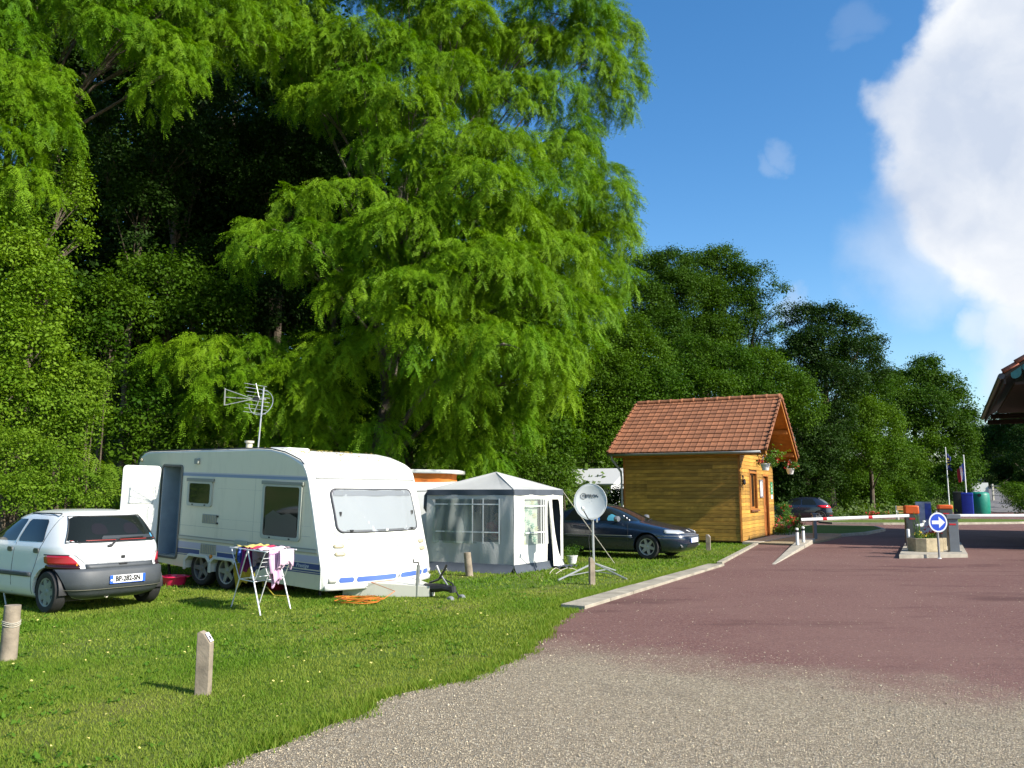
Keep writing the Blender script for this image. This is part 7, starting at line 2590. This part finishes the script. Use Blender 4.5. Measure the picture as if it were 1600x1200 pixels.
def pitch_post(px, py, h, w, d, label, yaw, plate=True):
    q_ = gp(px, py)
    t_ = thing('marker_post', label, 'wooden post', tuple(q_), R(yaw), group='square marker posts with slanted tops')
    # pentagon: back edge high, slope falling toward the front side
    prof = [(-w * .5, -.08), (w * .5, -.08), (w * .5, h * .80), (w * .0, h * .965), (-w * .28, h), (-w * .5, h * .97)]
    MB().prism(prof, -d / 2, d / 2, frame_M((0, 0, 0), (1, 0, 0), (0, 0, 1))).build('post', post_wood, t_, smooth=0, bevel=.006)
    if plate:
        s0, s1 = Vector((w * .48, 0, h * .807)), Vector((w * .0, 0, h * .968))
        u = (s1 - s0)
        Mp = frame_M(s0 + u * .5 + Vector((.004, 0, .006)), (0, 1, 0), u)
        pl_ = MB().prism([(-d * .40, -u.length * .42), (d * .40, -u.length * .42), (d * .40, u.length * .42), (-d * .40, u.length * .42)], 0, .004, Mp).build('plate', tagw, t_, smooth=0)
        MB().prism(rrect(-.012, .012, -.02, .008, .003, 2), .0041, .0052, Mp).build('digit', black_plastic, pl_, smooth=0)
    return t_


pitch_post(317, 1085, .50, .115, .075, 'near square wooden marker post with slanted top and small white plate', -4)
pitch_post(925, 914, .49, .10, .08, 'weathered square post standing directly before the dish mast', 20, False)
pitch_post(1107, 860, .46, .13, .10, 'square marker post on the lawn before the cabin wall', -20)


def round_post(px, py, h, r_, label, lean=0.0, wire=False):
    q_ = gp(px, py)
    t_ = thing('round_post', label, 'wooden post', tuple(q_), group='round wooden posts')
    pts_ = [(lean * k / 5 * h, 0, -.06 + (h + .06) * k / 5) for k in range(6)]
    MB().tube(pts_, [r_ * 1.04, r_ * 1.03, r_, r_ * .99, r_ * .97, r_ * .96], 14).build('post', post_wood, t_, smooth=40)
    if wire:
        for z in (.33, .35, .365):
            MB().tube([(lean * z + (r_ + .004) * math.cos(a), (r_ + .004) * math.sin(a), z + .012 * math.sin(a * 2)) for a in [2 * math.pi * k / 16 for k in range(17)]], .004, 5, caps=False).build('wire', rope_m, t_)
    return t_


round_post(12, 1031, .52, .078, 'thick round wooden post with wire wound round it at the left edge', .02, True)
round_post(734, 900, .46, .075, 'leaning round wooden stump post before the tent wall', -.12)
# guy line tied near the left post
q_ = gp(10, 947)
tag(MB().tube([tuple(q_), tuple(q_ + np.array([-.35, .25, .75]))], .012, 6).build('guy_line', galv), 'thin grey metal leg slanting behind the left round post', 'pole')

# ------------------------------------------------------------------ clothes airer
p = (gp(362, 948) + gp(454, 950)) / 2
ar = thing('clothes_airer', 'white folding clothes airer hung with washing in front of the caravan', 'clothes airer', (p[0], p[1], 0))
fA, fB, fC, fD = [Vector(gp(*q)) - Vector((p[0], p[1], 0)) for q in ((361, 949), (407, 962), (405, 943), (454, 952))]
air_white = mat('airer_white', (.68, .69, .72), .35)
ap1, ap2 = (fA + fB) / 2 + Vector((0, 0, .84)), (fC + fD) / 2 + Vector((0, 0, .84))
for f, a in ((fA, ap1), (fB, ap1), (fC, ap2), (fD, ap2)):
    MB().tube([f, a], .010, 6).build('leg', air_white, ar)
jA, jB, jC, jD = fA.lerp(ap1, .5), fB.lerp(ap1, .5), fC.lerp(ap2, .5), fD.lerp(ap2, .5)
for a, b_ in ((jA, jB), (jC, jD), (jA, jC), (jB, jD)):
    MB().tube([a, b_], .007, 6).build('cross_bar', air_white, ar)
ab = (fB - fA).normalized()
rod_dir = (ap2 - ap1)
o1L, o2L = ap1 - ab * .62, ap2 - ab * .62
o1R, o2R = ap1 + ab * .62, ap2 + ab * .62
for a, b_ in ((jA, o1L), (jC, o2L), (jB, o1R), (jD, o2R)):
    MB().tube([a, b_], .007, 6).build('wing_strut', air_white, ar)
for a, b_ in ((o1L, o1R), (o2L, o2R)):
    MB().tube([a + (a - b_).normalized() * .05, b_ + (b_ - a).normalized() * .05], .009, 6).build('top_rail', air_white, ar)
for k in range(11):
    t = k / 10
    MB().tube([o1L.lerp(o1R, t), o2L.lerp(o2R, t)], .004, 5).build('rod', air_white, ar)
for f in (.55, .72, .86):
    for a, a2, b_, b2_ in ((jA, o1L, jC, o2L), (jB, o1R, jD, o2R)):
        MB().tube([a.lerp(a2, f * .9), b_.lerp(b2_, f * .9)], .004, 5).build('rod', air_white, ar)


def garment(name, t, r0, r1, drop0, drop1, m, label, seed, shift=0.0):
    """cloth hung over the rod at t; r0..r1 along the rod; drops on either side"""
    a, b_ = o1L.lerp(o1R, t), o2L.lerp(o2R, t)
    r_ = random.Random(seed)
    ph = r_.uniform(0, 6)
    tot = drop0 + drop1
    def fn(u, v):
        along = r0 + (r1 - r0) * u
        base = a.lerp(b_, along) + Vector((p[0], p[1], 0))
        s = v * tot - drop0
        hem = 1 + .12 * math.sin(u * 5 + ph) + .10 * math.sin(u * 11 + ph * 2)
        fall = abs(s) * hem
        d = .014 + .05 * min(fall, .3) * (1 + .6 * math.sin(u * 13 + ph)) + .012 * math.sin(u * 22 + ph)
        side_ = -1 if s < 0 else 1
        z = -max(fall - .014, 0)
        sw = .03 * math.sin(z * 9 + ph) * min(fall * 3, 1)
        rd = rod_dir.normalized()
        return base + ab * side_ * d * min(fall / .03, 1) + rd * sw + Vector((0, 0, z + .009))
    o = MB().grid(fn, 18, 24).build(name, m, smooth=80, solid=.004)
    return tag(o, label, 'laundry', 'washing on the clothes airer')


def cloth(n_, c):
    return mat(n_, c, .9, var=.12, scale=9, bump=.2, bscale=90)


garment('towel', .13, .05, .75, .52, .10, cloth('cloth_olive', (.30, .25, .02)), 'mustard yellow towel hanging lowest at the left end of the airer', 1)
garment('shirt', .24, -.02, .45, .20, .14, cloth('cloth_blue', (.06, .12, .45)), 'small blue garment hung beside the yellow towel', 2)
garment('shirt', .36, .0, .5, .34, .16, cloth('cloth_purple', (.22, .02, .16)), 'dark purple garment hung left of the airer middle', 3)
garment('shirt', .47, .3, .95, .32, .30, cloth('cloth_navy', (.035, .05, .16)), 'navy garment hung inside at the middle of the airer', 4)
garment('shirt', .56, .1, .8, .26, .18, cloth('cloth_grey', (.24, .20, .28)), 'grey lilac garment hung right of the airer middle', 5)
garment('towel', .92, .22, .60, .46, .40, cloth('cloth_pink', (.55, .34, .50)), 'long pink towel hanging lowest at the right end of the airer', 6)
garment('towel', 1.0, .45, .95, .26, .22, cloth('cloth_rose', (.60, .42, .55)), 'short pale pink cloth at the outer right rod of the airer', 7)


def flat_cloth(name, t0, t1, r0, r1, m, label, seed):
    r_ = random.Random(seed)
    ph = r_.uniform(0, 6)
    def fn(u, v):
        t, s = t0 + (t1 - t0) * u, r0 + (r1 - r0) * v
        q0 = o1L.lerp(o1R, t).lerp(o2L.lerp(o2R, t), s) + Vector((p[0], p[1], 0))
        return q0 + Vector((0, 0, .018 + .012 * math.sin(u * 10 + ph) * math.cos(v * 7) + .01 * math.sin(v * 12 + ph)))
    return tag(MB().grid(fn, 14, 10).build(name, m, smooth=80, solid=.004), label, 'laundry', 'washing on the clothes airer')


flat_cloth('towel', .05, .40, .1, .95, cloth('cloth_yellow', (.62, .52, .14)), 'pale yellow cloth spread flat over the left half of the airer top', 8)
flat_cloth('shirt', .42, .58, .05, .9, cloth('cloth_red', (.45, .03, .08)), 'crimson cloth lying flat across the middle of the airer top', 9)
flat_cloth('towel', .60, .92, .05, .95, cloth('cloth_white_pink', (.66, .52, .60)), 'whitish pink cloth spread flat over the right half of the airer top', 10)

# ------------------------------------------------------------------ tubs and pots
p = gp(272, 915)
tub = thing('wash_tub', 'pink red plastic tub on the grass beside the white car bumper', 'tub', tuple(p))
pinkp = mat('pink_plastic', (.62, .02, .09), .3, coat=.3)
MB().lathe([(.0, .01), (.15, .01), (.155, .0), (.17, .0), (.215, .15), (.25, .155), (.25, .175), (.205, .175), (.165, .03), (.0, .03)], 28).build('bowl', pinkp, tub, smooth=40)
for s_ in (-1, 1):
    MB().tube([(s_ * .235, -.06, .16), (s_ * .28, -.04, .165), (s_ * .28, .04, .165), (s_ * .235, .06, .16)], .012, 6).build('handle', pinkp, tub)
p = cvw(.75, -.75, 0)
tb = thing('basin', 'small dark red basin in the shade under the caravan', 'basin', (p.x, p.y, 0))
MB().lathe([(.0, .01), (.12, .0), (.16, .13), (.18, .135), (.155, .14), (.115, .02), (.0, .02)], 20).build('bowl', mat('dark_red_plastic', (.30, .015, .03), .4), tb)
p = gp(894, 881)
fp = thing('flower_pot', 'small white flower pot with a green plant beside the tent door', 'flower pot', tuple(p))
MB().lathe([(.0, .0), (.09, .0), (.125, .17), (.135, .175), (.135, .195), (.115, .195), (.11, .17), (.0, .17)], 20).build('pot', white_pot, fp)
broadleaf('plant', [(0, 0, .24, .10, .09, .08), (-.1, 0, .28, .08, .08, .08), (.08, .02, .3, .07, .07, .1)], L_GER, fp, per_area=50, leaves=8, size=.045, fine=.7)

# ------------------------------------------------------------------ white holiday cabin far behind
mh0 = at(955, 773, 40)
mh = thing('mobile_home', 'small white holiday cabin with pale grey roof far behind the dish', 'cabin', (mh0[0], 40, 0.0), R(-30))
mw, ml, me_, mr_ = 3.0, 7.0, 2.0, 2.75
siding = mat('white_siding', (.62, .63, .64), .6)
MB().box((-ml / 2, mw / 2, me_ / 2 + .15), (ml, mw, me_)).build('wall', siding, mh, smooth=0)
MB().prism([(0, me_ + .15), (mw, me_ + .15), (mw / 2, mr_ + .02)], -.01, .0, frame_M((0, 0, 0), (0, 1, 0), (0, 0, 1))).build('gable', siding, mh, smooth=0)
m_ = MB()
for s_ in (0, 1):
    y0, y1 = (-.3, mw / 2) if s_ == 0 else (mw + .3, mw / 2)
    m_.add([(-ml - .2, y0, me_ + .05), (.25, y0, me_ + .05), (.25, y1, mr_ + .08), (-ml - .2, y1, mr_ + .08), (-ml - .2, y0, me_ + .12), (.25, y0, me_ + .12), (.25, y1, mr_ + .15), (-ml - .2, y1, mr_ + .15)],
           [(0, 1, 2, 3), (4, 5, 6, 7), (0, 1, 5, 4), (1, 2, 6, 5), (3, 0, 4, 7)])
m_.build('roof', mat('roof_sheet', (.50, .52, .53), .6), mh, smooth=0)
MB().box((-1.6, -.01, 1.4), (1.2, .03, .9)).build('window', glass_dark, mh, smooth=0)
MB().box((.01, mw / 2, 1.5), (.03, .9, .8)).build('window', glass_dark, mh, smooth=0)

# ------------------------------------------------------------------ tiled shelter at the right edge
E0 = Vector(at(1568, 585, 24.3))
sh = thing('shelter', 'large tiled building with dark overhanging eave at the right edge', 'building', (E0.x, E0.y, 0), hut_rot)
EZ2, SLEN, RB, PT = E0.z, 15.0, 5.2, math.tan(R(35))
dark_timber = mat('dark_timber', (.035, .026, .02), .8, var=.3)
m_ = MB()
for a0, a1, s_ in ((0, RB, 1), (2 * RB, RB, -1)):
    m_.add([(a0, 0, EZ2), (a1, 0, EZ2 + RB * PT), (a1, SLEN, EZ2 + RB * PT), (a0, SLEN, EZ2), (a0, 0, EZ2 - .14), (a1, 0, EZ2 + RB * PT - .14), (a1, SLEN, EZ2 + RB * PT - .14), (a0, SLEN, EZ2 - .14)],
           [(0, 1, 2, 3), (4, 7, 6, 5), (0, 4, 5, 1), (3, 2, 6, 7), (0, 3, 7, 4)])
m_.build('roof', dark_timber, sh, smooth=0)
big_tile = mat('barrel_tile', (.33, .10, .055), .75, var=.25, scale=6, rnd=.2)
vt2 = MB()
vt2.grid(lambda u, v: (v * .46, -.13 * math.cos(math.pi * u) * (1.0 - .12 * v), .13 * math.sin(math.pi * u) * (1 - .12 * v)), 9, 3)
VT2 = vt2.mesh('verge_tile', big_tile, 40)
for k in range(15):
    o = link('verge_tile', VT2, sh)
    o.location = (k * .34 + .02, .04, EZ2 + k * .34 * PT + .03 + .012 * (k % 2))
    o.rotation_euler = (0, -R(35) + R(4), 0)
    sm = o.modifiers.new('solid', 'SOLIDIFY')
    sm.thickness = .02
m_ = MB()
for k in range(14):
    m_.tube([(.1 + k * .36, .3, EZ2 + (.1 + k * .36) * PT + .04), (.1 + k * .36, SLEN, EZ2 + (.1 + k * .36) * PT + .04)], .10, 6)
tag(m_.build('tiles', big_tile, sh), kind='stuff')
teal = mat('teal_board', (.012, .12, .13), .6, var=.2)
m_ = MB()
for k in range(17):
    x = .32 + k * .30
    z = EZ2 + x * PT - .16
    pts_ = [(x - .15, z - .15 * PT + .06), (x + .15, z + .15 * PT + .06)] + [(x + .14 * math.cos(R(a)), z - .06 + .14 * math.sin(R(a)) + .14 * math.cos(R(a)) * PT * .4) for a in range(20, -201, -20)]
    MB().prism(pts_, .0, .03, frame_M((0, .0, 0), (1, 0, 0), (0, 0, 1))).build('scallop', teal, sh, smooth=0)
MB().tube([(-.06, -.02, EZ2 - .05), (-.06, SLEN, EZ2 - .05)], .09, 10).build('gutter', mat('gutter_dark', (.05, .05, .06), .4, metal=.4), sh)
MB().box((.02, SLEN / 2, EZ2 - .16), (.05, SLEN, .26)).build('fascia', dark_timber, sh, smooth=0)
MB().box((RB, SLEN / 2 - 2, EZ2 - .22), (2 * RB - .6, SLEN - 5, .08)).build('ceiling', dark_timber, sh, smooth=0)
m_ = MB()
m_.box((RB + .3, 4.7, EZ2 / 2), (2 * RB - 1.6, 8.2, EZ2 - .3))
m_.build('wall', mat('dim_wall', (.20, .17, .14), .85, var=.2), sh, smooth=0)
MB().prism([(.8, EZ2 - .2), (2 * RB - .5, EZ2 - .2), (RB, EZ2 + RB * PT - .5)], .5, .6, frame_M((0, 0, 0), (1, 0, 0), (0, 0, 1)) @ Matrix.Translation((0, 0, -1.1))).build('gable', dark_timber, sh, smooth=0)
for y in (11.5, 14.6):
    MB().box((2.6, y, EZ2 / 2 - .1), (.2, .2, EZ2)).build('post', dark_timber, sh, smooth=0)
    MB().box((1.4, y, EZ2 - .3), (2.6, .12, .2)).build('beam', dark_timber, sh, smooth=0)

# ------------------------------------------------------------------ far right: bins, flags, bench, hedge, fence
def drum(px, py, r_, h, m, label, holes=True, sq=False):
    q_ = gp(px, py)
    t_ = thing('recycling_bin', label, 'bin', tuple(q_), R(-28), group='recycling containers by the lane')
    if sq:
        MB().prism(rrect(-r_, r_, -r_, r_, .06), 0, h).build('body', m, t_, smooth=30, bevel=.04)
        MB().prism(rrect(-r_ * 1.03, r_ * 1.03, -r_ * 1.03, r_ * 1.03, .06), h - .2, h - .02).build('lid', m, t_, smooth=30, bevel=.03)
    else:
        MB().lathe([(r_ * .94, .0), (r_ * 1.0, .2), (r_ * 1.03, h * .5), (r_, h * .88), (r_ * .93, h * .95), (r_ * .6, h), (0, h)], 28).build('body', m, t_, smooth=50)
    if holes:
        MB().lathe([(.14, -.02), (.14, .03), (.10, .035), (0, .03)], 14, frame_M((0, -r_ * 1.0, h * .86), (1, 0, 0), (0, 0, 1))).build('opening', dark_metal, t_)
    return t_


drum(1532, 804.5, .74, 1.82, mat('bin_green', (.005, .19, .13), .45, var=.1), 'big rounded green recycling bin, rightmost by the lane')
drum(1513, 806, .40, 1.75, mat('bin_blue', (.01, .03, .32), .45, var=.1), 'narrow blue bin between dark bin and green bin', False, True)
drum(1499, 804, .38, 1.85, mat('bin_dark', (.02, .022, .016), .6, var=.2), 'dark brown bin, leftmost of the row by the lane', False, True)
for px, py, h, label, m_l in ((1484, 800, 5.95, 'tall white flagpole with a limp dark blue flag', 'eu'), (1512, 803, 4.85, 'shorter white flagpole with a limp blue white red flag', 'fr')):
    q_ = gp(px, py)
    fl = thing('flagpole', label, 'flagpole', tuple(q_), group='flagpoles by the lane')
    MB().tube([(0, 0, 0), (0, 0, h)], [.06, .045], 10).build('pole', white_paint, fl)
    MB().lathe([(0, -.05), (.07, 0), (0, .07)], 10, Matrix.Translation((0, 0, h + .04))).build('finial', white_paint, fl)
    cols = [('flag_navy', (.008, .02, .14))] if m_l == 'eu' else [('flag_blue', (.01, .03, .25)), ('flag_white', (.6, .6, .6)), ('flag_red', (.5, .02, .03))]
    n_ = len(cols)
    fz0, fz1 = (h - .35, h - 1.95) if m_l == 'eu' else (h - .55, h - 2.05)
    fo = None
    for k, (nm, c) in enumerate(cols):
        def fn(u, v, k=k):
            uu = (k + u) / n_
            zz = fz0 + (fz1 - fz0) * (.35 * uu + .65 * v) if False else fz0 + (fz1 - fz0) * v - .55 * uu
            return ((-1 if m_l == 'fr' else .8) * (.05 + .52 * uu) + .03 * math.sin(uu * 16 + v * 4), .10 * math.sin(uu * 14 + v * 2), zz + .35 * uu * v)
        fo = MB().grid(fn, 8, 10).build('flag', mat(nm, c, .8, bump=.2), fl, smooth=80, solid=.006)
    if m_l == 'eu':
        m_ = MB()
        for k in range(8):
            a = 2 * math.pi * k / 8
            m_.lathe([(.04, -.004), (.04, .004)], 5, frame_M((.10 + .09 * math.cos(a), -.12, (fz0 + fz1) / 2 - .1 + .3 * math.sin(a)), (1, 0, 0), (0, 0, 1)))
        m_.build('stars', petal_yellow, fo)
q_ = gp(1411, 812, .11)
be = thing('bench', 'wooden bench with pale end frame on the grass island behind the barriers', 'bench', tuple(q_), R(-10))
for z in (.42, .62, .76):
    MB().box((.25, .1 if z > .5 else -.12, z), (1.1, .05 if z > .5 else .35, .11 if z > .5 else .05)).build('slat', mat('bench_wood', (.45, .24, .08), .7, var=.2), be, smooth=0)
for x in (-.32, .82):
    MB().tube([(x, -.25, 0), (x, -.2, .44), (x, .1, .44), (x, .15, .82)], .04, 6).build('end_frame', white_paint, be)
    MB().tube([(x, .2, 0), (x, .14, .45)], .035, 6).build('leg', white_paint, be)
# hedge and pale fence on the right of the lane
for lab, sp in (('clipped dark hedge along the right of the far lane', [(1592, 775, 24, 16, 74), (1620, 790, 30, 22, 66), (1578, 766, 16, 10, 84), (1660, 800, 40, 26, 60)]),):
    plant('hedge', lab, 'hedge', sp, L_MID, per_area=5, leaves=24, size=.2, tuft_r=.25)
plant('bush', 'dark shrubs closing the far end of the lane', 'bush', [(1520, 752, 30, 22, 110), (1545, 742, 24, 18, 118), (1490, 765, 30, 20, 95), (1508, 776, 18, 12, 92), (1470, 770, 24, 16, 90), (1600, 748, 30, 14, 116)], L_DARK, per_area=3, leaves=26, size=.25)
fo_ = at(1566, 773, 92)
fe = thing('fence', 'pale rail fence and white gate at the right of the far lane', 'fence', (fo_[0], 92, hz(fo_[0], 92)))
pale = mat('pale_wood', (.40, .38, .32), .8, var=.2)
for k in range(5):
    x, y = -1.0 + k * .75, -k * 4.0
    MB().box((x, y, .9 + hz(fo_[0] + x, 92 + y) - hz(fo_[0], 92)), (.16, .16, 1.8)).build('post', pale, fe, smooth=0)
for z in (.6, 1.1, 1.6):
    MB().tube([(-1.0, 0, z), (2.0, -16, z + hz(fo_[0] + 2, 76) - hz(fo_[0], 92))], .05, 5).build('rail', pale, fe)
MB().box((-2.2, .3, 1.0), (1.8, .08, 1.9)).build('panel', mat('gate_panel', (.42, .44, .44), .6), fe, smooth=0)

# ------------------------------------------------------------------ grass, petals, stones
from mathutils import geometry as mg


def inside(poly, x, y):
    poly = np.asarray(poly)
    c = np.zeros(x.shape, bool)
    for (x0, y0), (x1, y1) in zip(poly, np.roll(poly, -1, 0)):
        with np.errstate(divide='ignore', invalid='ignore'):
            c ^= ((y0 > y) != (y1 > y)) & (x < (x1 - x0) * (y - y0) / (y1 - y0) + x0)
    return c


def grass():
    out = []
    for n, y0, y1, hgt, wid in ((175000, 3.9, 8.5, .024, .0042), (135000, 8.5, 14.5, .028, .007), (130000, 14.5, 36, .036, .015)):
        y = y0 + (y1 - y0) * rng.uniform(0, 1, n) ** .85
        zc = y * .99
        x = (rng.uniform(-.66, .30, n)) * zc
        keep = ~inside(road_poly, x, y) & (foot_dist(x, y) < .5)
        # kerbs and step stay bare
        kerb_in = inside([(.69, 12.2), (1.02, 11.98), (4.81, 19.2), (4.43, 19.2)], x, y)
        keep &= ~kerb_in
        # worn thin patches
        w = np.sin(x * 1.9 + .7) * np.cos(y * 1.3 + x * .6) + .5 * np.sin(x * 4.1 - y * 2.7)
        keep &= rng.uniform(-1.6, 1.2, n) < 1.0 - .55 * w
        x, y, w = x[keep], y[keep], w[keep]
        m_ = len(x)
        h_ = hgt * rng.uniform(.45, 1.35, m_) * (1 - .18 * w)
        tuft = rng.random(m_) < .03
        h_ = np.where(tuft, h_ * 1.7, h_)
        a = rng.uniform(0, 6.283, m_)
        lean = rng.uniform(.2, 1.1, m_) * h_
        b_ = rng.uniform(0, 6.283, m_)
        z = H(x, y)
        wv = wid * rng.uniform(.7, 1.4, m_)
        p0 = np.stack([x - wv * np.cos(a), y - wv * np.sin(a), z - .004], 1)
        p1 = np.stack([x + wv * np.cos(a), y + wv * np.sin(a), z - .004], 1)
        tip = np.stack([x + lean * np.cos(b_), y + lean * np.sin(b_), z + h_], 1)
        out.append((np.stack([p0, p1, tip], 1).reshape(-1, 3), np.clip(.45 + .30 * w + .22 * np.sin(x * .8 + 2) * np.cos(y * .55 + 1) + rng.normal(0, .2, m_), 0, 1)))
    V = np.concatenate([o[0] for o in out])
    t = np.concatenate([o[1] for o in out])
    F = np.arange(len(V)).reshape(-1, 3)
    o = np_mesh('grass', V, F, leaf_mat('grass_blade', (.098, .195, .014), (.245, .285, .048), .35, .12), None, t, 3)
    tag(o, 'short mown grass of the camping lawn, worn pale in places', 'grass', kind='stuff')


grass()


def edge_tufts():
    """longer, untidy grass along the road edge and kerb"""
    pts = np.array(edge)
    n = 26000
    i = rng.integers(0, len(pts) - 1, n)
    t = rng.uniform(0, 1, n)[:, None]
    q_ = pts[i] + (pts[i + 1] - pts[i]) * t
    k2 = rng.random(n) < .45
    ka, kb = np.array([(.66, 12.25)]), np.array([(4.40, 19.25)])
    tt = rng.uniform(0, 1, n)[:, None]
    q_ = np.where(k2[:, None], ka + (kb - ka) * tt, q_)
    nz = np.sin(q_[:, 1] * 5.3) + np.sin(q_[:, 1] * 12.1 + 1)
    q_ = q_ + np.stack([rng.normal(-.07, .07, n) + .03 * nz, rng.normal(.02, .06, n)], 1)
    h_ = rng.uniform(.02, .075, n)
    a, b_ = rng.uniform(0, 6.283, n), rng.uniform(0, 6.283, n)
    w = rng.uniform(.003, .006, n)
    z = np.zeros(n) + .004
    p0 = np.stack([q_[:, 0] - w * np.cos(a), q_[:, 1] - w * np.sin(a), z], 1)
    p1 = np.stack([q_[:, 0] + w * np.cos(a), q_[:, 1] + w * np.sin(a), z], 1)
    tip = np.stack([q_[:, 0] + .6 * h_ * np.cos(b_), q_[:, 1] + .6 * h_ * np.sin(b_), z + h_], 1)
    V = np.stack([p0, p1, tip], 1).reshape(-1, 3)
    o = np_mesh('edge_grass', V, np.arange(len(V)).reshape(-1, 3), MATS['grass_blade'], None, rng.uniform(0, .9, n), 3)
    tag(o, 'ragged longer grass along the edge of the gravel and kerb', 'grass', kind='stuff')


edge_tufts()


def scatter_stones():
    base = np.array([(1, 0, 0), (-1, 0, 0), (0, 1, 0), (0, -1, 0), (0, 0, .7), (0, 0, -.5)])
    fc = np.array([(0, 2, 4), (2, 1, 4), (1, 3, 4), (3, 0, 4), (2, 0, 5), (1, 2, 5), (3, 1, 5), (0, 3, 5)])
    n1, n2 = 46000, 1500
    y = np.concatenate([4.3 + 6.0 * rng.random(n1) ** 1.1, 8 + 22 * rng.random(n2) ** 1.3])
    x = np.concatenate([rng.uniform(-.45, .66, n1) * y[:n1], rng.uniform(-.05, .6, n2) * y[n1:]])
    ed = y + .62 * x + rng.normal(0, .75, len(x))
    keep = inside(road_poly, x, y) & ((ed < 9.3) | (np.arange(len(x)) >= n1))
    x, y = x[keep], y[keep]
    far = (np.arange(n1 + n2) >= n1)[keep]
    n = len(x)
    s = np.where(far, rng.uniform(.004, .010, n), rng.uniform(.003, .0075, n) * np.where(rng.random(n) < .02, 2.0, 1))
    th = rng.uniform(0, 6.283, n)
    P = base[None] * s[:, None, None] * rng.uniform(.6, 1.3, (n, 6, 1))
    c, d = np.cos(th)[:, None], np.sin(th)[:, None]
    X = P[..., 0] * c - P[..., 1] * d + x[:, None]
    Y = P[..., 0] * d + P[..., 1] * c + y[:, None]
    Z = P[..., 2] + .008 + s[:, None] * .3
    V = np.stack([X, Y, Z], -1).reshape(-1, 3)
    F = (fc[None] + (np.arange(n) * 6)[:, None, None]).reshape(-1, 3)
    tint = np.repeat(np.where(far, rng.uniform(.3, .95, n), rng.random(n)), 8)
    m = bpy.data.materials.new('loose_stone')
    m.use_nodes = True
    nt = m.node_tree
    a_ = nt.nodes.new('ShaderNodeAttribute')
    a_.attribute_name = 'tint'
    r_ = nt.nodes.new('ShaderNodeValToRGB')
    r_.color_ramp.elements[0].color = (.26, .21, .145, 1)
    r_.color_ramp.elements[1].color = (.60, .52, .38, 1)
    e_ = r_.color_ramp.elements.new(.55)
    e_.color = (.40, .335, .23, 1)
    nt.links.new(a_.outputs['Fac'], r_.inputs[0])
    b_ = nt.nodes['Principled BSDF']
    nt.links.new(r_.outputs[0], b_.inputs['Base Color'])
    b_.inputs['Roughness'].default_value = .85
    o = np_mesh('gravel', V, F, m, None, tint, 3)
    tag(o, 'loose grey and cream gravel in front, thinning out over the red asphalt', 'gravel', kind='stuff')


scatter_stones()
m_ = MB()
for _ in range(330):
    y = random.uniform(5, 19)
    x = random.uniform(-.6, .1) * y
    if inside(road_poly, np.array([x]), np.array([y]))[0] or foot_dist(np.array([x]), np.array([y]))[0] > 0:
        continue
    s_ = random.uniform(.005, .011) * (1 + .03 * y)
    a = random.uniform(0, 6)
    z = .035
    m_.add([(x + s_ * math.cos(a + k) * (1.6 if i % 2 else 1), y + s_ * math.sin(a + k), z + random.uniform(0, .015)) for i, k in enumerate((0, 1.6, 3.1, 4.7))], [(0, 1, 2, 3)])
tag(m_.build('fallen_petals', mat('petal_pale', (.62, .55, .16), .8), smooth=0), 'small yellow fallen leaves scattered over the lawn', 'fallen leaves', kind='stuff')

# clover and plantain rosettes in the lawn
n_ = 900
wy = 4.6 + 14 * rng.random(n_) ** 1.2
wx = rng.uniform(-.62, .06, n_) * wy
kp = ~inside(road_poly, wx, wy) & (foot_dist(wx, wy) < 0) & (np.sin(wx * 1.3 + 1) * np.cos(wy * .9) > rng.uniform(-.6, .5, n_))
wx, wy = wx[kp], wy[kp]
k_ = 9
ti = np.repeat(np.arange(len(wx)), k_)
az = rng.uniform(0, 6.283, len(ti))
Aw = unit(np.stack([np.cos(az), np.sin(az), rng.uniform(.15, .8, len(ti))], 1))
Sw = unit(np.cross(Aw, np.array([0, 0, 1.0])))
Bw = np.stack([wx[ti] + rng.normal(0, .035, len(ti)), wy[ti] + rng.normal(0, .035, len(ti)), np.full(len(ti), .012)], 1)
Lw = rng.uniform(.025, .06, len(ti))
tag(leaf_quads('weeds', Bw, Aw, Sw, Lw, Lw * .6, np.clip(rng.normal(.5, .2, len(ti)), 0, 1), leaf_mat('weed_leaf', (.05, .13, .008), (.11, .22, .02), .3, .2)), 'low clover and plantain growing in the lawn', 'weeds', kind='stuff')
